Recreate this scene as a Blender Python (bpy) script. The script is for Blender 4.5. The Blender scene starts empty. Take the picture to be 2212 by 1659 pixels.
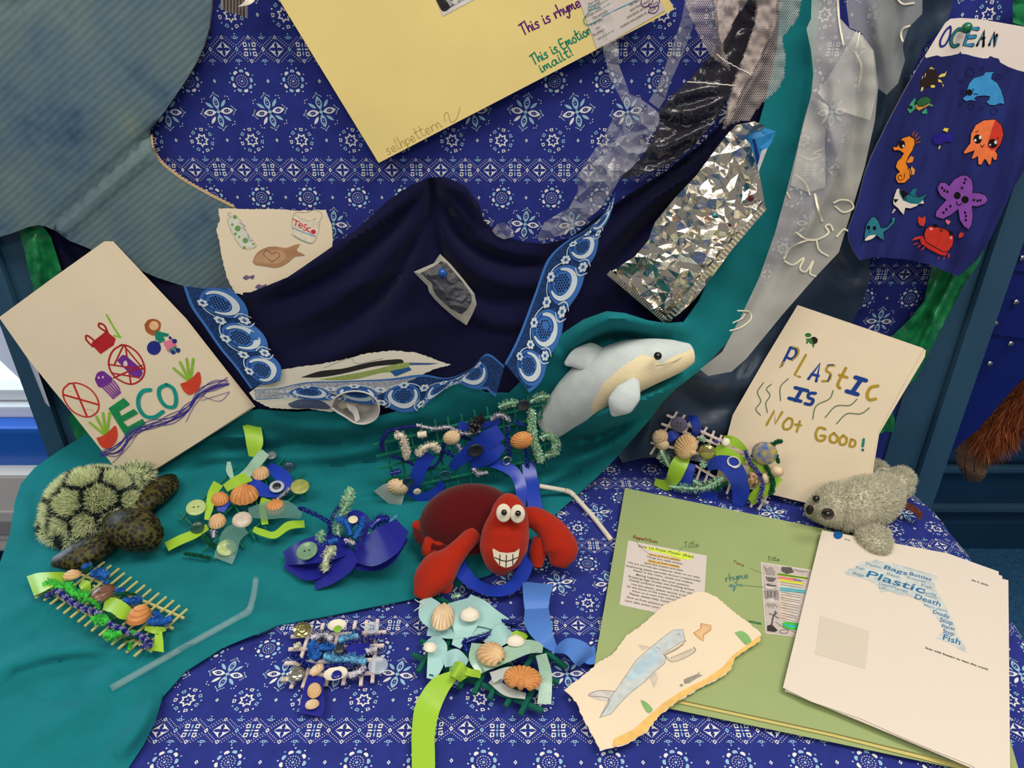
import bpy, bmesh, math, random
import numpy as np
from mathutils import Vector, Matrix, noise
from mathutils.geometry import delaunay_2d_cdt

random.seed(7)
scene = bpy.context.scene
COL = scene.collection

# ------------------------------------------------------------------ camera
CAM_H, PITCH, FPX = 0.64, math.radians(29.0), 1600.0      # metres above the table top, downward tilt, focal length in pixels
WALL_Y = 0.92                                             # the display board stands this far in front of the camera
FLOOR_Z = -0.72
cam_data = bpy.data.cameras.new('camera')
cam_data.sensor_width = 36.0
cam_data.lens = FPX / 2212.0 * 36.0
cam_data.clip_start = 0.02
cam = bpy.data.objects.new('camera', cam_data)
cam.location = (0, 0, CAM_H)
cam.rotation_euler = (math.pi / 2 - PITCH, 0, 0)
COL.objects.link(cam)
scene.camera = cam

# ------------------------------------------------------------------ world, lights, exposure
world = bpy.data.worlds.new('world')
scene.world = world
world.use_nodes = True
bg = world.node_tree.nodes['Background']
bg.inputs['Color'].default_value = (1.0, 0.96, 0.91, 1)
bg.inputs['Strength'].default_value = 0.27

def area_light(name, loc, target, sx, sy, power, color):
    d = bpy.data.lights.new(name, 'AREA')
    d.shape = 'RECTANGLE'; d.size = sx; d.size_y = sy; d.energy = power; d.color = color
    o = bpy.data.objects.new(name, d)
    o.location = loc
    o.rotation_euler = (Vector(target) - Vector(loc)).to_track_quat('-Z', 'Y').to_euler()
    COL.objects.link(o)
    return o
WARM = (1.0, 0.93, 0.83)
area_light('ceiling_lamp', (0.75, 0.15, 1.98), (0.75, 0.15, 0), 1.2, 0.6, 36, WARM)
area_light('ceiling_lamp', (-0.95, -0.1, 1.98), (-0.95, -0.1, 0), 1.2, 0.6, 23, WARM)
area_light('ceiling_lamp', (0.2, -1.6, 1.98), (0.2, -1.6, 0), 1.2, 0.6, 40, WARM)
area_light('window_daylight', (-1.55, 1.45, 0.35), (-0.5, 0.4, 0.0), 0.9, 1.2, 20, (0.62, 0.80, 1.0))

scene.view_settings.view_transform = 'Standard'
scene.view_settings.look = 'None'
scene.view_settings.gamma = 1.0
scene.view_settings.use_curve_mapping = False
scene.view_settings.exposure = -0.36

# ------------------------------------------------------------------ pixels of the photograph -> places on real surfaces
CP, SP = math.cos(PITCH), math.sin(PITCH)
CAMV = Vector((0, 0, CAM_H))
def ray(x, y):
    u = (x - 1106.0) / FPX; v = (y - 829.5) / FPX
    return Vector((u, CP - v * SP, -(SP + v * CP)))
def T(x, y, h=0.0):                       # on the table, h metres above it
    d = ray(x, y); return CAMV + d * ((CAM_H - h) / -d.z)
def W(x, y, off=0.0):                     # on the display board, off metres in front of it
    d = ray(x, y); return CAMV + d * ((WALL_Y - off) / d.y)
def B(x, y, lift=0.0):                    # on board or table, whichever is met first, raised by lift towards the viewer
    d = ray(x, y); t = WALL_Y / d.y
    if d.z < 0:                           # the corner between them is rounded, as cloth falls
        tt = CAM_H / -d.z; k = 0.10; q = max(k - abs(t - tt), 0.0) / k; t = min(t, tt) - q * q * k * 0.25
    return CAMV + d * (t - lift / d.length)
def K(x, y, Y):                           # on an upright plane Y metres away
    d = ray(x, y); return CAMV + d * (Y / d.y)
def px(p):                                # place -> pixel
    q = Vector(p) - CAMV
    zf = q.y * CP - q.z * SP
    return (1106.0 + FPX * q.x / zf, 829.5 + FPX * (-(q.y * SP) - q.z * CP) / zf)

# ------------------------------------------------------------------ materials
def lin(c):
    if isinstance(c, str):
        c = c.lstrip('#'); c = [int(c[i:i+2], 16) for i in (0, 2, 4)]
    return tuple(((v/255/12.92) if v/255 <= 0.04045 else ((v/255+0.055)/1.055)**2.4) for v in c)
MATS = {}
def mat(name, col, rough=0.7, metal=0.0, spec=0.3, sheen=0.0, var=0.0, vscale=40.0, bump=0.0, bscale=300.0,
        trans=0.0, alpha=1.0, col2=None, coat=0.0, ior=1.45, emis=0.0, detail=4.0, stretch=None, sheen_tint=None, backface=None, aniso=0.0):
    if name in MATS: return MATS[name]
    m = bpy.data.materials.new(name); m.use_nodes = True
    nt = m.node_tree; b = nt.nodes['Principled BSDF']
    L = lin(col)
    b.inputs['Base Color'].default_value = (*L, 1)
    b.inputs['Roughness'].default_value = rough
    b.inputs['Metallic'].default_value = metal
    b.inputs['Specular IOR Level'].default_value = spec
    b.inputs['Sheen Weight'].default_value = sheen
    b.inputs['IOR'].default_value = ior
    if sheen_tint: b.inputs['Sheen Tint'].default_value = (*lin(sheen_tint), 1)
    b.inputs['Transmission Weight'].default_value = trans
    b.inputs['Alpha'].default_value = alpha
    b.inputs['Coat Weight'].default_value = coat
    b.inputs['Anisotropic'].default_value = aniso
    if emis:
        b.inputs['Emission Color'].default_value = (*L, 1); b.inputs['Emission Strength'].default_value = emis
    if var or col2 or bump:
        tc = nt.nodes.new('ShaderNodeTexCoord')
        src = tc.outputs['Object']
        if stretch:
            mp = nt.nodes.new('ShaderNodeMapping'); mp.inputs['Scale'].default_value = stretch
            nt.links.new(src, mp.inputs['Vector']); src = mp.outputs['Vector']
        if var or col2:
            n = nt.nodes.new('ShaderNodeTexNoise'); n.inputs['Scale'].default_value = vscale; n.inputs['Detail'].default_value = detail
            nt.links.new(src, n.inputs['Vector'])
            r = nt.nodes.new('ShaderNodeValToRGB')
            if col2:
                a, c = L, lin(col2)
            else:
                a = tuple(max(0, k*(1-var)) for k in L); c = tuple(min(1, k*(1+var)) for k in L)
            r.color_ramp.elements[0].position = 0.33; r.color_ramp.elements[0].color = (*a, 1)
            r.color_ramp.elements[1].position = 0.67; r.color_ramp.elements[1].color = (*c, 1)
            nt.links.new(n.outputs['Fac'], r.inputs['Fac']); nt.links.new(r.outputs['Color'], b.inputs['Base Color'])
        if bump:
            n2 = nt.nodes.new('ShaderNodeTexNoise'); n2.inputs['Scale'].default_value = bscale; n2.inputs['Detail'].default_value = 3
            nt.links.new(src, n2.inputs['Vector'])
            bp = nt.nodes.new('ShaderNodeBump'); bp.inputs['Strength'].default_value = bump; bp.inputs['Distance'].default_value = 0.002
            nt.links.new(n2.outputs['Fac'], bp.inputs['Height']); nt.links.new(bp.outputs['Normal'], b.inputs['Normal'])
    MATS[name] = m
    return m

# ------------------------------------------------------------------ objects
def link(name, me, m=None, parent=None, smooth=True, solid=0.0, sub=0, off=-1.0):
    if isinstance(m, (list, tuple)):
        for k in m: me.materials.append(k)
    elif m: me.materials.append(m)
    if smooth and len(me.polygons):
        me.polygons.foreach_set('use_smooth', [True] * len(me.polygons))
    o = bpy.data.objects.new(name, me); COL.objects.link(o)
    if solid:
        s = o.modifiers.new('thickness', 'SOLIDIFY'); s.thickness = solid; s.offset = off
        if smooth: e = o.modifiers.new('crisp', 'EDGE_SPLIT'); e.split_angle = math.radians(80)
    if sub:
        s = o.modifiers.new('smooth', 'SUBSURF'); s.levels = sub; s.render_levels = sub
    if parent:
        o.parent = parent
        o.matrix_parent_inverse = PINV(parent)
    return o
def PINV(parent):
    M = Matrix.LocRotScale(parent.location, parent.rotation_euler, parent.scale)
    if parent.parent: M = parent.parent.matrix_basis @ parent.matrix_parent_inverse @ M
    return M.inverted()
def mesh(name, verts, faces, mi=None):
    me = bpy.data.meshes.new(name)
    me.from_pydata([tuple(v) for v in verts], [], faces)
    if mi is not None: me.polygons.foreach_set('material_index', mi)
    me.update()
    return me
def obj(name, verts, faces, m=None, parent=None, **kw):
    return link(name, mesh(name, verts, faces), m, parent, **kw)
def thing(name, label, cat, loc=(0, 0, 0), group=None):
    o = bpy.data.objects.new(name, None); COL.objects.link(o)
    o.location = loc; o.empty_display_size = 0.02
    return tag(o, label, cat, group)
def tag(o, label, cat, group=None, kind=None):
    o['label'] = label; o['category'] = cat
    if group: o['group'] = group
    if kind: o['kind'] = kind
    return o
def struct(o, label=None, cat=None):
    o['kind'] = 'structure'
    if label: o['label'] = label
    if cat: o['category'] = cat
    return o

def box_data(cx, cy, cz, sx, sy, sz, bev=0.0):
    bm = bmesh.new(); bmesh.ops.create_cube(bm, size=1.0)
    bmesh.ops.scale(bm, vec=(sx, sy, sz), verts=bm.verts)
    if bev: bmesh.ops.bevel(bm, geom=list(bm.edges), offset=bev, segments=2, affect='EDGES', profile=0.7)
    bmesh.ops.translate(bm, vec=(cx, cy, cz), verts=bm.verts)
    return bm
def bm_obj(name, bm, m=None, parent=None, smooth=False, **kw):
    me = bpy.data.meshes.new(name); bm.to_mesh(me); bm.free()
    return link(name, me, m, parent, smooth=smooth, **kw)
def box(name, x0, x1, y0, y1, z0, z1, m, parent=None, bev=0.004):
    return bm_obj(name, box_data((x0+x1)/2, (y0+y1)/2, (z0+z1)/2, x1-x0, y1-y0, z1-z0, bev), m, parent)

def catmull(pts, n):                      # smooth path through points (any dimension), n samples
    P = np.array([list(p) for p in pts], float)
    if len(P) < 3:
        t = np.linspace(0, 1, n)[:, None]; return P[0]*(1-t) + P[-1]*t
    seg = np.linalg.norm(np.diff(P, axis=0), axis=1)**0.5; k = np.concatenate([[0], np.cumsum(np.maximum(seg, 1e-9))])
    Pe = np.vstack([2*P[0]-P[1], P, 2*P[-1]-P[-2]])
    ke = np.concatenate([[k[0]-(k[1]-k[0])], k, [k[-1]+(k[-1]-k[-2])]])
    out = []
    for t in np.linspace(k[0], k[-1], n):
        i = min(max(np.searchsorted(k, t, 'right')-1, 0), len(P)-2)
        p0, p1, p2, p3 = Pe[i:i+4]; t0, t1, t2, t3 = ke[i:i+4]
        A1 = (t1-t)/(t1-t0)*p0+(t-t0)/(t1-t0)*p1; A2 = (t2-t)/(t2-t1)*p1+(t-t1)/(t2-t1)*p2; A3 = (t3-t)/(t3-t2)*p2+(t-t2)/(t3-t2)*p3
        B1 = (t2-t)/(t2-t0)*A1+(t-t0)/(t2-t0)*A2; B2 = (t3-t)/(t3-t1)*A2+(t-t1)/(t3-t1)*A3
        out.append((t2-t)/(t2-t1)*B1+(t-t1)/(t2-t1)*B2)
    return np.array(out)
def loft(name, rows, nu, nv, m, parent=None, solid=0.0, disp=None, close=False, **kw):
    R = [catmull(r, nu) for r in rows]                        # each row is a 3-D curve
    G = np.stack([catmull([r[i] for r in R], nv) for i in range(nu)])   # nu x nv x 3
    if disp: G = disp(G)
    V = G.reshape(-1, 3)
    F = [(i*nv+j, (i+1)*nv+j, (i+1)*nv+j+1, i*nv+j+1) for i in range(nu-1) for j in range(nv-1)]
    return obj(name, V, F, m, parent, solid=solid, **kw)
def tube_data(pts, rad, n=None, sides=8, caps=True, closed=False):
    n = n or max(2, len(pts)*4)
    P = catmull(pts, n)
    r = np.interp(np.linspace(0, 1, n), np.linspace(0, 1, len(rad)), rad) if hasattr(rad, '__len__') else np.full(n, rad)
    tan = np.gradient(P, axis=0); tan /= np.linalg.norm(tan, axis=1)[:, None]+1e-12
    up = np.array([0, 0, 1.0]) if abs(tan[0][2]) < .9 else np.array([1.0, 0, 0])
    V = []
    a = np.cross(tan[0], up)
    for i in range(n):
        a = a - tan[i]*np.dot(a, tan[i]); a /= np.linalg.norm(a)+1e-12
        b = np.cross(tan[i], a)
        for k in range(sides):
            w = 2*math.pi*k/sides
            V.append(P[i] + r[i]*(math.cos(w)*a + math.sin(w)*b))
    F = [(i*sides+k, i*sides+(k+1) % sides, (i+1)*sides+(k+1) % sides, (i+1)*sides+k) for i in range(n-1) for k in range(sides)]
    if caps:
        F.append(tuple(reversed(range(sides)))); F.append(tuple(range((n-1)*sides, n*sides)))
    return V, F
def tube(name, pts, rad, m, parent=None, n=None, sides=8, **kw):
    V, F = tube_data(pts, rad, n, sides); return obj(name, V, F, m, parent, **kw)

# ------------------------------------------------------------------ cloth laid over board and table, shaped by traced folds
def inside_mask(P, poly):
    poly = np.array(poly, float); x, y = P[:, 0], P[:, 1]; c = np.zeros(len(P), bool)
    j = len(poly)-1
    for i in range(len(poly)):
        xi, yi = poly[i]; xj, yj = poly[j]
        cond = ((yi > y) != (yj > y)) & (x < (xj-xi)*(y-yi)/(yj-yi+1e-12)+xi)
        c ^= cond; j = i
    return c
def seg_dist(P, line):
    P = np.asarray(P, float); L = np.asarray(line, float); best = np.full(len(P), 1e9); par = np.zeros(len(P))
    tot = len(L)-1
    for i in range(tot):
        a, b = L[i], L[i+1]; ab = b-a; t = np.clip(((P-a) @ ab)/(ab @ ab+1e-9), 0, 1)
        d = np.linalg.norm(P-(a+t[:, None]*ab), axis=1)
        m_ = d < best; best[m_] = d[m_]; par[m_] = (i+t[m_])/tot
    return best, par
class Lift:                                # smooth height over the base surface from scattered heights and folds
    def __init__(self, ctrl, ridges=(), nz=0.0, nscale=90.0, seed=0, floor=0.0005):
        self.floor = floor
        C = np.array(ctrl, float); self.C = C[:, :2]/500.0
        n = len(C); D = np.linalg.norm(self.C[:, None]-self.C[None], axis=2)
        K_ = D + np.eye(n)*0.02
        A = np.block([[K_, np.ones((n, 1))], [np.ones((1, n)), np.zeros((1, 1))]])
        self.w = np.linalg.solve(A, np.concatenate([C[:, 2], [0]]))
        self.r = ridges; self.nz = nz; self.ns = nscale; self.seed = seed
    def __call__(self, P):
        P = np.atleast_2d(np.asarray(P, float))[:, :2]
        D = np.linalg.norm(P[:, None]/500.0-self.C[None], axis=2)
        h = D @ self.w[:-1] + self.w[-1]
        for line, wid, amp in self.r:
            ln = catmull(line, max(12, 4*len(line))) if len(line) > 2 else np.array(line, float)
            d, s = seg_dist(P, ln)
            taper = np.sin(np.clip(s, 0.02, 0.98)*math.pi)**0.5
            if isinstance(amp, tuple): a = amp[0]+(amp[1]-amp[0])*s
            else: a = amp*taper
            h = h + a*np.exp(-(d/wid)**2)
        if self.nz:
            h = h + np.array([noise.noise(Vector((p[0]/self.ns, p[1]/self.ns, self.seed)))*self.nz for p in P])
        return np.maximum(h, self.floor)
    def at(self, x, y): return float(self([(x, y)])[0])
def poly_mesh2d(outline, step, inner=()):
    out = np.array(outline, float)
    pts = []
    n = len(out)
    for i in range(n):
        a, b = out[i], out[(i+1) % n]; k = max(1, int(np.linalg.norm(b-a)/step))
        for q in range(k): pts.append(a+(b-a)*q/k)
    nb = len(pts)
    mn, mx = out.min(0), out.max(0)
    gx = np.arange(mn[0]+step/2, mx[0], step); gy = np.arange(mn[1]+step/2, mx[1], step)
    if len(gx) and len(gy):
        G = np.array([(x + (step/2 if j % 2 else 0), y) for j, y in enumerate(gy) for x in gx])
        G = G[inside_mask(G, out)]
        if len(G):
            d, _ = seg_dist(G, np.vstack([out, out[:1]])); G = G[d > step*0.45]
    else: G = np.zeros((0, 2))
    allp = [Vector(p) for p in pts] + [Vector(p) for p in G]
    v, e, f, *_ = delaunay_2d_cdt(allp, [], [list(range(nb))], 1, 1e-5)
    return np.array([list(p) for p in v]), [list(t) for t in f]
def ccw(o):
    o = [tuple(p) for p in o]
    a = sum(o[i][0]*o[(i+1) % len(o)][1]-o[(i+1) % len(o)][0]*o[i][1] for i in range(len(o)))
    return o if a > 0 else o[::-1]
def smooth_outline(pts, n): return [tuple(p) for p in catmull(list(pts)+[pts[0]], n)[:-1]]
def drape(name, outline, lift, m, parent=None, step=14, solid=0.0008, post=None, **kw):
    P, F = poly_mesh2d(ccw(outline), step)
    h = lift(P) if callable(lift) else np.full(len(P), lift)
    V = [B(p[0], p[1], hh) for p, hh in zip(P, h)]
    if post: V = [post(v) for v in V]
    F = [tuple(reversed(f)) for f in F]                        # pixel y runs downwards
    return obj(name, V, F, m, parent, solid=solid, **kw)

# ------------------------------------------------------------------ sheets of paper with drawing and lettering on them
def text_mesh(body, shear=0.0, space=1.0, bold=0.0):
    c = bpy.data.curves.new('lettering', 'FONT'); c.body = body; c.shear = shear; c.space_character = space; c.offset = bold
    c.resolution_u = 3
    o = bpy.data.objects.new('lettering', c); COL.objects.link(o)
    me = bpy.data.meshes.new_from_object(o.evaluated_get(bpy.context.evaluated_depsgraph_get()))
    V = np.array([v.co[:2] for v in me.vertices]).reshape(-1, 2); F = [tuple(p.vertices) for p in me.polygons]
    bpy.data.objects.remove(o); bpy.data.curves.remove(c); bpy.data.meshes.remove(me)
    return V, F
_TC = {}
def text_cached(body, shear, bold):
    k = (body, shear, bold)
    if k not in _TC: _TC[k] = text_mesh(body, shear, 1.0, bold)
    return _TC[k]
class Page:
    def __init__(self, p0, p1, p2, bend=None):                 # three places: origin, along the first edge, anywhere on the sheet
        self.O = Vector(p0); self.ex = (Vector(p1)-self.O).normalized()
        n = self.ex.cross(Vector(p2)-self.O).normalized()
        if n.dot(CAMV-self.O) < 0: n = -n
        self.n = n; self.ey = n.cross(self.ex).normalized(); self.bend = bend
        self.lay = 0
    def uv(self, x, y):
        d = ray(x, y); t = (self.O-CAMV).dot(self.n)/d.dot(self.n); q = CAMV+d*t-self.O
        return (q.dot(self.ex), q.dot(self.ey))
    def P(self, u, v, e=0.0):
        if self.bend: e += self.bend(u, v)
        return self.O+self.ex*u+self.ey*v+self.n*e
    def at(self, x, y, e=0.0):                                 # seen at this pixel, e metres above the sheet
        if self.bend: u, v = self.uv(x, y); return self.P(u, v, e)
        d = ray(x, y); return CAMV+d*((self.O+self.n*e-CAMV).dot(self.n)/d.dot(self.n))
    def _build(self, name, polys, m, parent, e, step):
        V, F = [], []
        for o in polys:
            o = ccw([self.uv(*p) for p in o])
            P, f = poly_mesh2d(o, step); k = len(V)
            V += [self.P(p[0], p[1], e) for p in P]; F += [tuple(i+k for i in t) for t in f]
        return obj(name, V, F, m, parent, smooth=bool(self.bend))
    def sheet(self, name, outline, m, parent=None, th=0.0003, e=0.0, step=0.02, torn=0.0):
        o = ccw([self.uv(*p) for p in outline])
        if torn:
            q = []
            for i in range(len(o)):
                a, b = np.array(o[i]), np.array(o[(i+1) % len(o)]); L = np.linalg.norm(b-a); k = max(1, int(L/0.0025))
                for j in range(k):
                    p = a+(b-a)*j/k; q.append(tuple(p+np.array([random.uniform(-torn, torn), random.uniform(-torn, torn)])*(j > 0)))
            o = q
        P, F = poly_mesh2d(o, step)
        V = [self.P(p[0], p[1], e) for p in P]
        return link(name, mesh(name, V, F), m, parent, smooth=bool(self.bend), solid=th, off=-1.0)
    def fill(self, name, polys, m, parent=None, step=0.02, smooth=0):
        self.lay += 1
        if not isinstance(polys[0][0], (tuple, list)): polys = [polys]
        if smooth: polys = [smooth_outline(p, smooth) for p in polys]
        return self._build(name, polys, m, parent, 0.0002+0.00004*self.lay, step)
    def stroke_data(self, lines, w, e, curve=True):
        V, F = [], []
        for ln in lines:
            pts = np.array([self.uv(*p) for p in ln])
            if curve and len(pts) > 2: pts = catmull(pts, max(8, len(pts)*4))
            t = np.gradient(pts, axis=0); t /= np.linalg.norm(t, axis=1)[:, None]+1e-12
            nn = np.stack([-t[:, 1], t[:, 0]], 1)*w/2
            k = len(V); n = len(pts)
            for p, q in zip(pts, nn):
                V.append(self.P(*(p-q), e)); V.append(self.P(*(p+q), e))
            F += [(k+2*i, k+2*i+2, k+2*i+3, k+2*i+1) for i in range(n-1)]
            for end in (0, n-1):                               # round ends
                c = pts[end]; k2 = len(V)
                for s in range(8): V.append(self.P(c[0]+w/2*math.cos(s*math.pi/4), c[1]+w/2*math.sin(s*math.pi/4), e))
                F.append(tuple(range(k2, k2+8)))
        return V, F
    def stroke(self, name, lines, w, m, parent=None, curve=True):
        self.lay += 1
        if not isinstance(lines[0][0], (tuple, list)): lines = [lines]
        V, F = self.stroke_data(lines, w, 0.0002+0.00004*self.lay, curve)
        return obj(name, V, F, m, parent, smooth=False)
    def text(self, name, items, m, parent=None, shear=0.0, bold=0.0, hscale=None):
        # items: (words, start pixel, end pixel[, cap height in metres])
        self.lay += 1; e = 0.0002+0.00004*self.lay
        Vs, Fs = [], []
        for it in items:
            body, a, b = it[:3]
            V, F = text_cached(body, shear, bold)
            if not len(V): continue
            A, Bq = np.array(self.uv(*a)), np.array(self.uv(*b)); d = Bq-A; L = np.linalg.norm(d); d /= L
            nn = np.array([-d[1], d[0]])
            w0, w1 = V[:, 0].min(), V[:, 0].max(); s = L/(w1-w0)
            sy = (it[3]/0.7) if len(it) > 3 else s
            k = len(Vs)
            for p in V:
                q = A+d*(p[0]-w0)*s+nn*p[1]*sy; Vs.append(self.P(q[0], q[1], e))
            Fs += [tuple(i+k for i in f) for f in F]
        return obj(name, Vs, Fs, m, parent, smooth=False)
def circle_px(cx, cy, rx, ry=None, n=20, rot=0.0):
    ry = ry or rx; c, s = math.cos(rot), math.sin(rot)
    return [(cx+rx*math.cos(a)*c-ry*math.sin(a)*s, cy+rx*math.cos(a)*s+ry*math.sin(a)*c) for a in [2*math.pi*i/n for i in range(n)]]
# ================================================================== the room
BACK_Y = 1.55
M_navy = mat('navy_gloss_paint', (48, 82, 108), rough=0.32, spec=0.5, var=0.10, vscale=6, bump=0.05, bscale=60)
M_wallnavy = mat('navy_wall_paint', (26, 58, 88), rough=0.35, spec=0.5, var=0.08, vscale=5)
M_daylit_sill = mat('daylit_navy_gloss_paint', (32, 94, 186), rough=0.25, spec=0.6, var=0.06, vscale=8)  # wall navy, brightened in the colour to stand for daylight on the sill
M_white_paint = mat('white_window_paint', (226, 228, 228), rough=0.35, spec=0.5)
M_cream = mat('cream_wall_paint', (205, 196, 182), rough=0.6)
M_carpet = mat('blue_carpet', (44, 84, 118), rough=0.95, spec=0.05, var=0.35, vscale=220, bump=0.6, bscale=500)
M_sky = mat('daylight_outside', (214, 232, 255), rough=1, emis=1.1)
M_black = mat('dark_gap', (10, 12, 16), rough=0.8)

fl = box('floor', -3.0, 3.0, -2.2, BACK_Y+0.1, FLOOR_Z-0.05, FLOOR_Z, M_carpet, bev=0)
struct(fl)
def zback(y, Y=BACK_Y): return K(1106, y, Y).z
z_s0, z_s1 = zback(1022, BACK_Y-0.07), zback(926, BACK_Y-0.07)      # window board, bottom and top
wl = box('wall_back', -3.0, 3.0, BACK_Y, BACK_Y+0.12, FLOOR_Z, z_s0, M_wallnavy, bev=0)
struct(wl)
up = box('wall_back', -3.0, 3.0, BACK_Y+0.02, BACK_Y+0.12, 0.95, 2.0, M_cream, bev=0); struct(up)
for n, (x0, x1) in enumerate(((-2.6, -0.72), (0.80, 2.4))):          # a window on either side of the board
    wn = bpy.data.objects.new('window_%d' % (n+1), None); COL.objects.link(wn); wn.location = (x0, BACK_Y, z_s1); struct(wn)
    box('pane', x0, x1, BACK_Y+0.05, BACK_Y+0.055, z_s1, 0.95, M_sky, wn, bev=0)
    h = zback(842)-z_s1
    box('window_frame', x0-0.05, x1+0.05, BACK_Y-0.02, BACK_Y+0.05, z_s1, z_s1+h*0.46, M_white_paint, wn)
    box('window_frame', x0-0.05, x1+0.05, BACK_Y, BACK_Y+0.05, z_s1+h*0.56, z_s1+h, M_white_paint, wn)
    box('mullion', x0-0.05, x0+0.01, BACK_Y-0.01, BACK_Y+0.05, z_s1+h, 0.95, M_white_paint, wn)
    box('mullion', x1-0.01, x1+0.05, BACK_Y-0.01, BACK_Y+0.05, z_s1+h, 0.95, M_white_paint, wn)
    box('mullion', (x0+x1)/2-0.03, (x0+x1)/2+0.03, BACK_Y-0.01, BACK_Y+0.05, z_s1+h, 0.95, M_white_paint, wn)
mid = box('wall_back', -0.72, 0.80, BACK_Y+0.02, BACK_Y+0.12, z_s1, 0.95, M_cream, bev=0); struct(mid)
t1 = box('trim_1', -3.0, 0.2, BACK_Y-0.07, BACK_Y+0.02, z_s0, z_s1, M_daylit_sill, bev=0.012); struct(t1)
t2 = box('trim_2', 0.2, 3.0, BACK_Y-0.02, BACK_Y+0.02, z_s0, z_s1, M_wallnavy, bev=0.006); struct(t2)
for n, (ya, yb, d) in enumerate(((1000, 1012, 0.022), (1086, 1098, 0.018))):
    t = box('trim_%d' % (n+3), 0.4, 3.0, BACK_Y-d, BACK_Y, zback(yb), zback(ya), M_navy, bev=0.004); struct(t)
bb = box('baseboard_back', -3.0, 3.0, BACK_Y-0.015, BACK_Y, FLOOR_Z, FLOOR_Z+0.09, M_wallnavy, bev=0.004); struct(bb)

# white convector heater under the left window
ht = thing('panel_heater', 'cream white panel heater under the left window', 'heater', (-1.45, BACK_Y-0.06, FLOOR_Z))
hz0, hz1 = zback(1172, 1.44), zback(1026, 1.44)
box('casing', -2.0, -0.95, 1.44, BACK_Y-0.005, hz0-0.03, hz1, mat('heater_white', (214, 206, 196), rough=0.45), ht, bev=0.01)
box('vent_panel', -1.9, -1.0, 1.436, 1.441, hz0+0.01, (hz0+hz1)/2-0.005, mat('heater_grey', (196, 190, 186), rough=0.5), ht, bev=0.004)
for a, b in ((-1.85, -1.48), (-1.44, -1.05)):
    box('vent_slot', a, b, 1.432, 1.437, hz0+0.03, hz0+0.075, mat('heater_outline', (150, 146, 144), rough=0.5), ht, bev=0.004)

# ------------------------------------------------------------------ display board with painted frame
bd = thing('display_board', 'dark navy painted wooden display board frame standing behind the table', 'display board', (0, WALL_Y+0.02, FLOOR_Z))
box('backing_panel', -0.62, 0.58, WALL_Y+0.003, WALL_Y+0.02, -0.35, 0.95, mat('board_backing', (40, 48, 90), rough=0.8), bd, bev=0)
pl = box('post', -0.682, -0.600, WALL_Y-0.012, WALL_Y+0.045, FLOOR_Z, 0.98, M_navy, bd, bev=0.006)
pr = box('post', 0.555, 0.645, WALL_Y-0.008, WALL_Y+0.045, FLOOR_Z, 0.98, M_navy, bd, bev=0.006)
box('moulding', 0.606, 0.643, WALL_Y-0.022, WALL_Y-0.006, FLOOR_Z, 0.98, M_navy, bd, bev=0.007)
box('moulding', -0.680, -0.650, WALL_Y-0.024, WALL_Y-0.010, FLOOR_Z, 0.98, M_navy, bd, bev=0.006)
box('rail', -0.60, 0.555, WALL_Y-0.002, WALL_Y+0.04, -0.42, -0.34, M_navy, bd, bev=0.006)
box('rail', -0.60, 0.555, WALL_Y-0.002, WALL_Y+0.04, 0.90, 0.98, M_navy, bd, bev=0.006)

# ------------------------------------------------------------------ table
tb = thing('table', 'table under the blue batik cloth', 'table', (-0.06, 0.6, FLOOR_Z))
M_wood = mat('table_wood', (150, 112, 78), rough=0.5)
box('table_top', -0.615, 0.525, 0.24, 0.888, -0.028, -0.004, M_wood, tb)
for x in (-0.57, 0.47):
    for y in (0.30, 0.84): box('leg', x-0.025, x+0.025, y-0.025, y+0.025, FLOOR_Z, -0.028, mat('table_leg', (70, 72, 76), rough=0.4), tb)

# ------------------------------------------------------------------ batik print
def ell(cx, cy, rx, ry, rot=0.0, n=10):
    c, s = math.cos(rot), math.sin(rot)
    return [(cx+rx*math.cos(a)*c-ry*math.sin(a)*s, cy+rx*math.cos(a)*s+ry*math.sin(a)*c) for a in [2*math.pi*i/n for i in range(n)]]
def leaf(cx, cy, L, w, rot, n=6):
    c, s = math.cos(rot), math.sin(rot); o = []
    for i in range(n+1): t = i/n; o.append((L*t, w*math.sin(math.pi*t)**0.8 if 0 < t < 1 else 0))
    for i in range(n-1, 0, -1): t = i/n; o.append((L*t, -w*math.sin(math.pi*t)**0.8))
    return [(cx+a*c-b*s, cy+a*s+b*c) for a, b in o]
def scale_poly(p, k):
    cx = sum(a for a, b in p)/len(p); cy = sum(b for a, b in p)/len(p)
    return [(cx+(a-cx)*k, cy+(b-cy)*k) for a, b in p]
class Motif:                                      # list of (polygon, colour 1 white / 2 pale blue); a ring is a strip of quads
    def __init__(self): self.p = []
    def add(self, poly, c): self.p.append((poly, c))
    def ring(self, poly, k, c):
        q = scale_poly(poly, k); n = len(poly)
        for i in range(n): self.p.append(([poly[i], poly[(i+1) % n], q[(i+1) % n], q[i]], c))
    def dot(self, x, y, r, c, n=6): self.p.append((ell(x, y, r, r, 0.3, n), c))
def motif_circle():
    m = Motif(); m.dot(0, 0, .022, 2, 8)
    for i in range(9): a = i*2*math.pi/9; m.dot(.055*math.cos(a), .055*math.sin(a), .009, 1, 5)
    for i in range(16): a = i*2*math.pi/16; m.dot(.100*math.cos(a), .100*math.sin(a), .010, 1, 5)
    for i in range(9):
        a = i*2*math.pi/9+.1; c, s = math.cos(a), math.sin(a); r = .175
        P = [(-.024, -.036), (-.024, .036), (.0, .042), (.022, .026), (.028, 0), (.022, -.026), (0, -.042)]
        m.add([(r*c+x*c-y*s, r*s+x*s+y*c) for x, y in P], 1 if i % 2 else 2)
        a += math.pi/9; m.dot(.235*math.cos(a), .235*math.sin(a), .014, 1 if i % 3 else 2)
    return m
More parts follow.
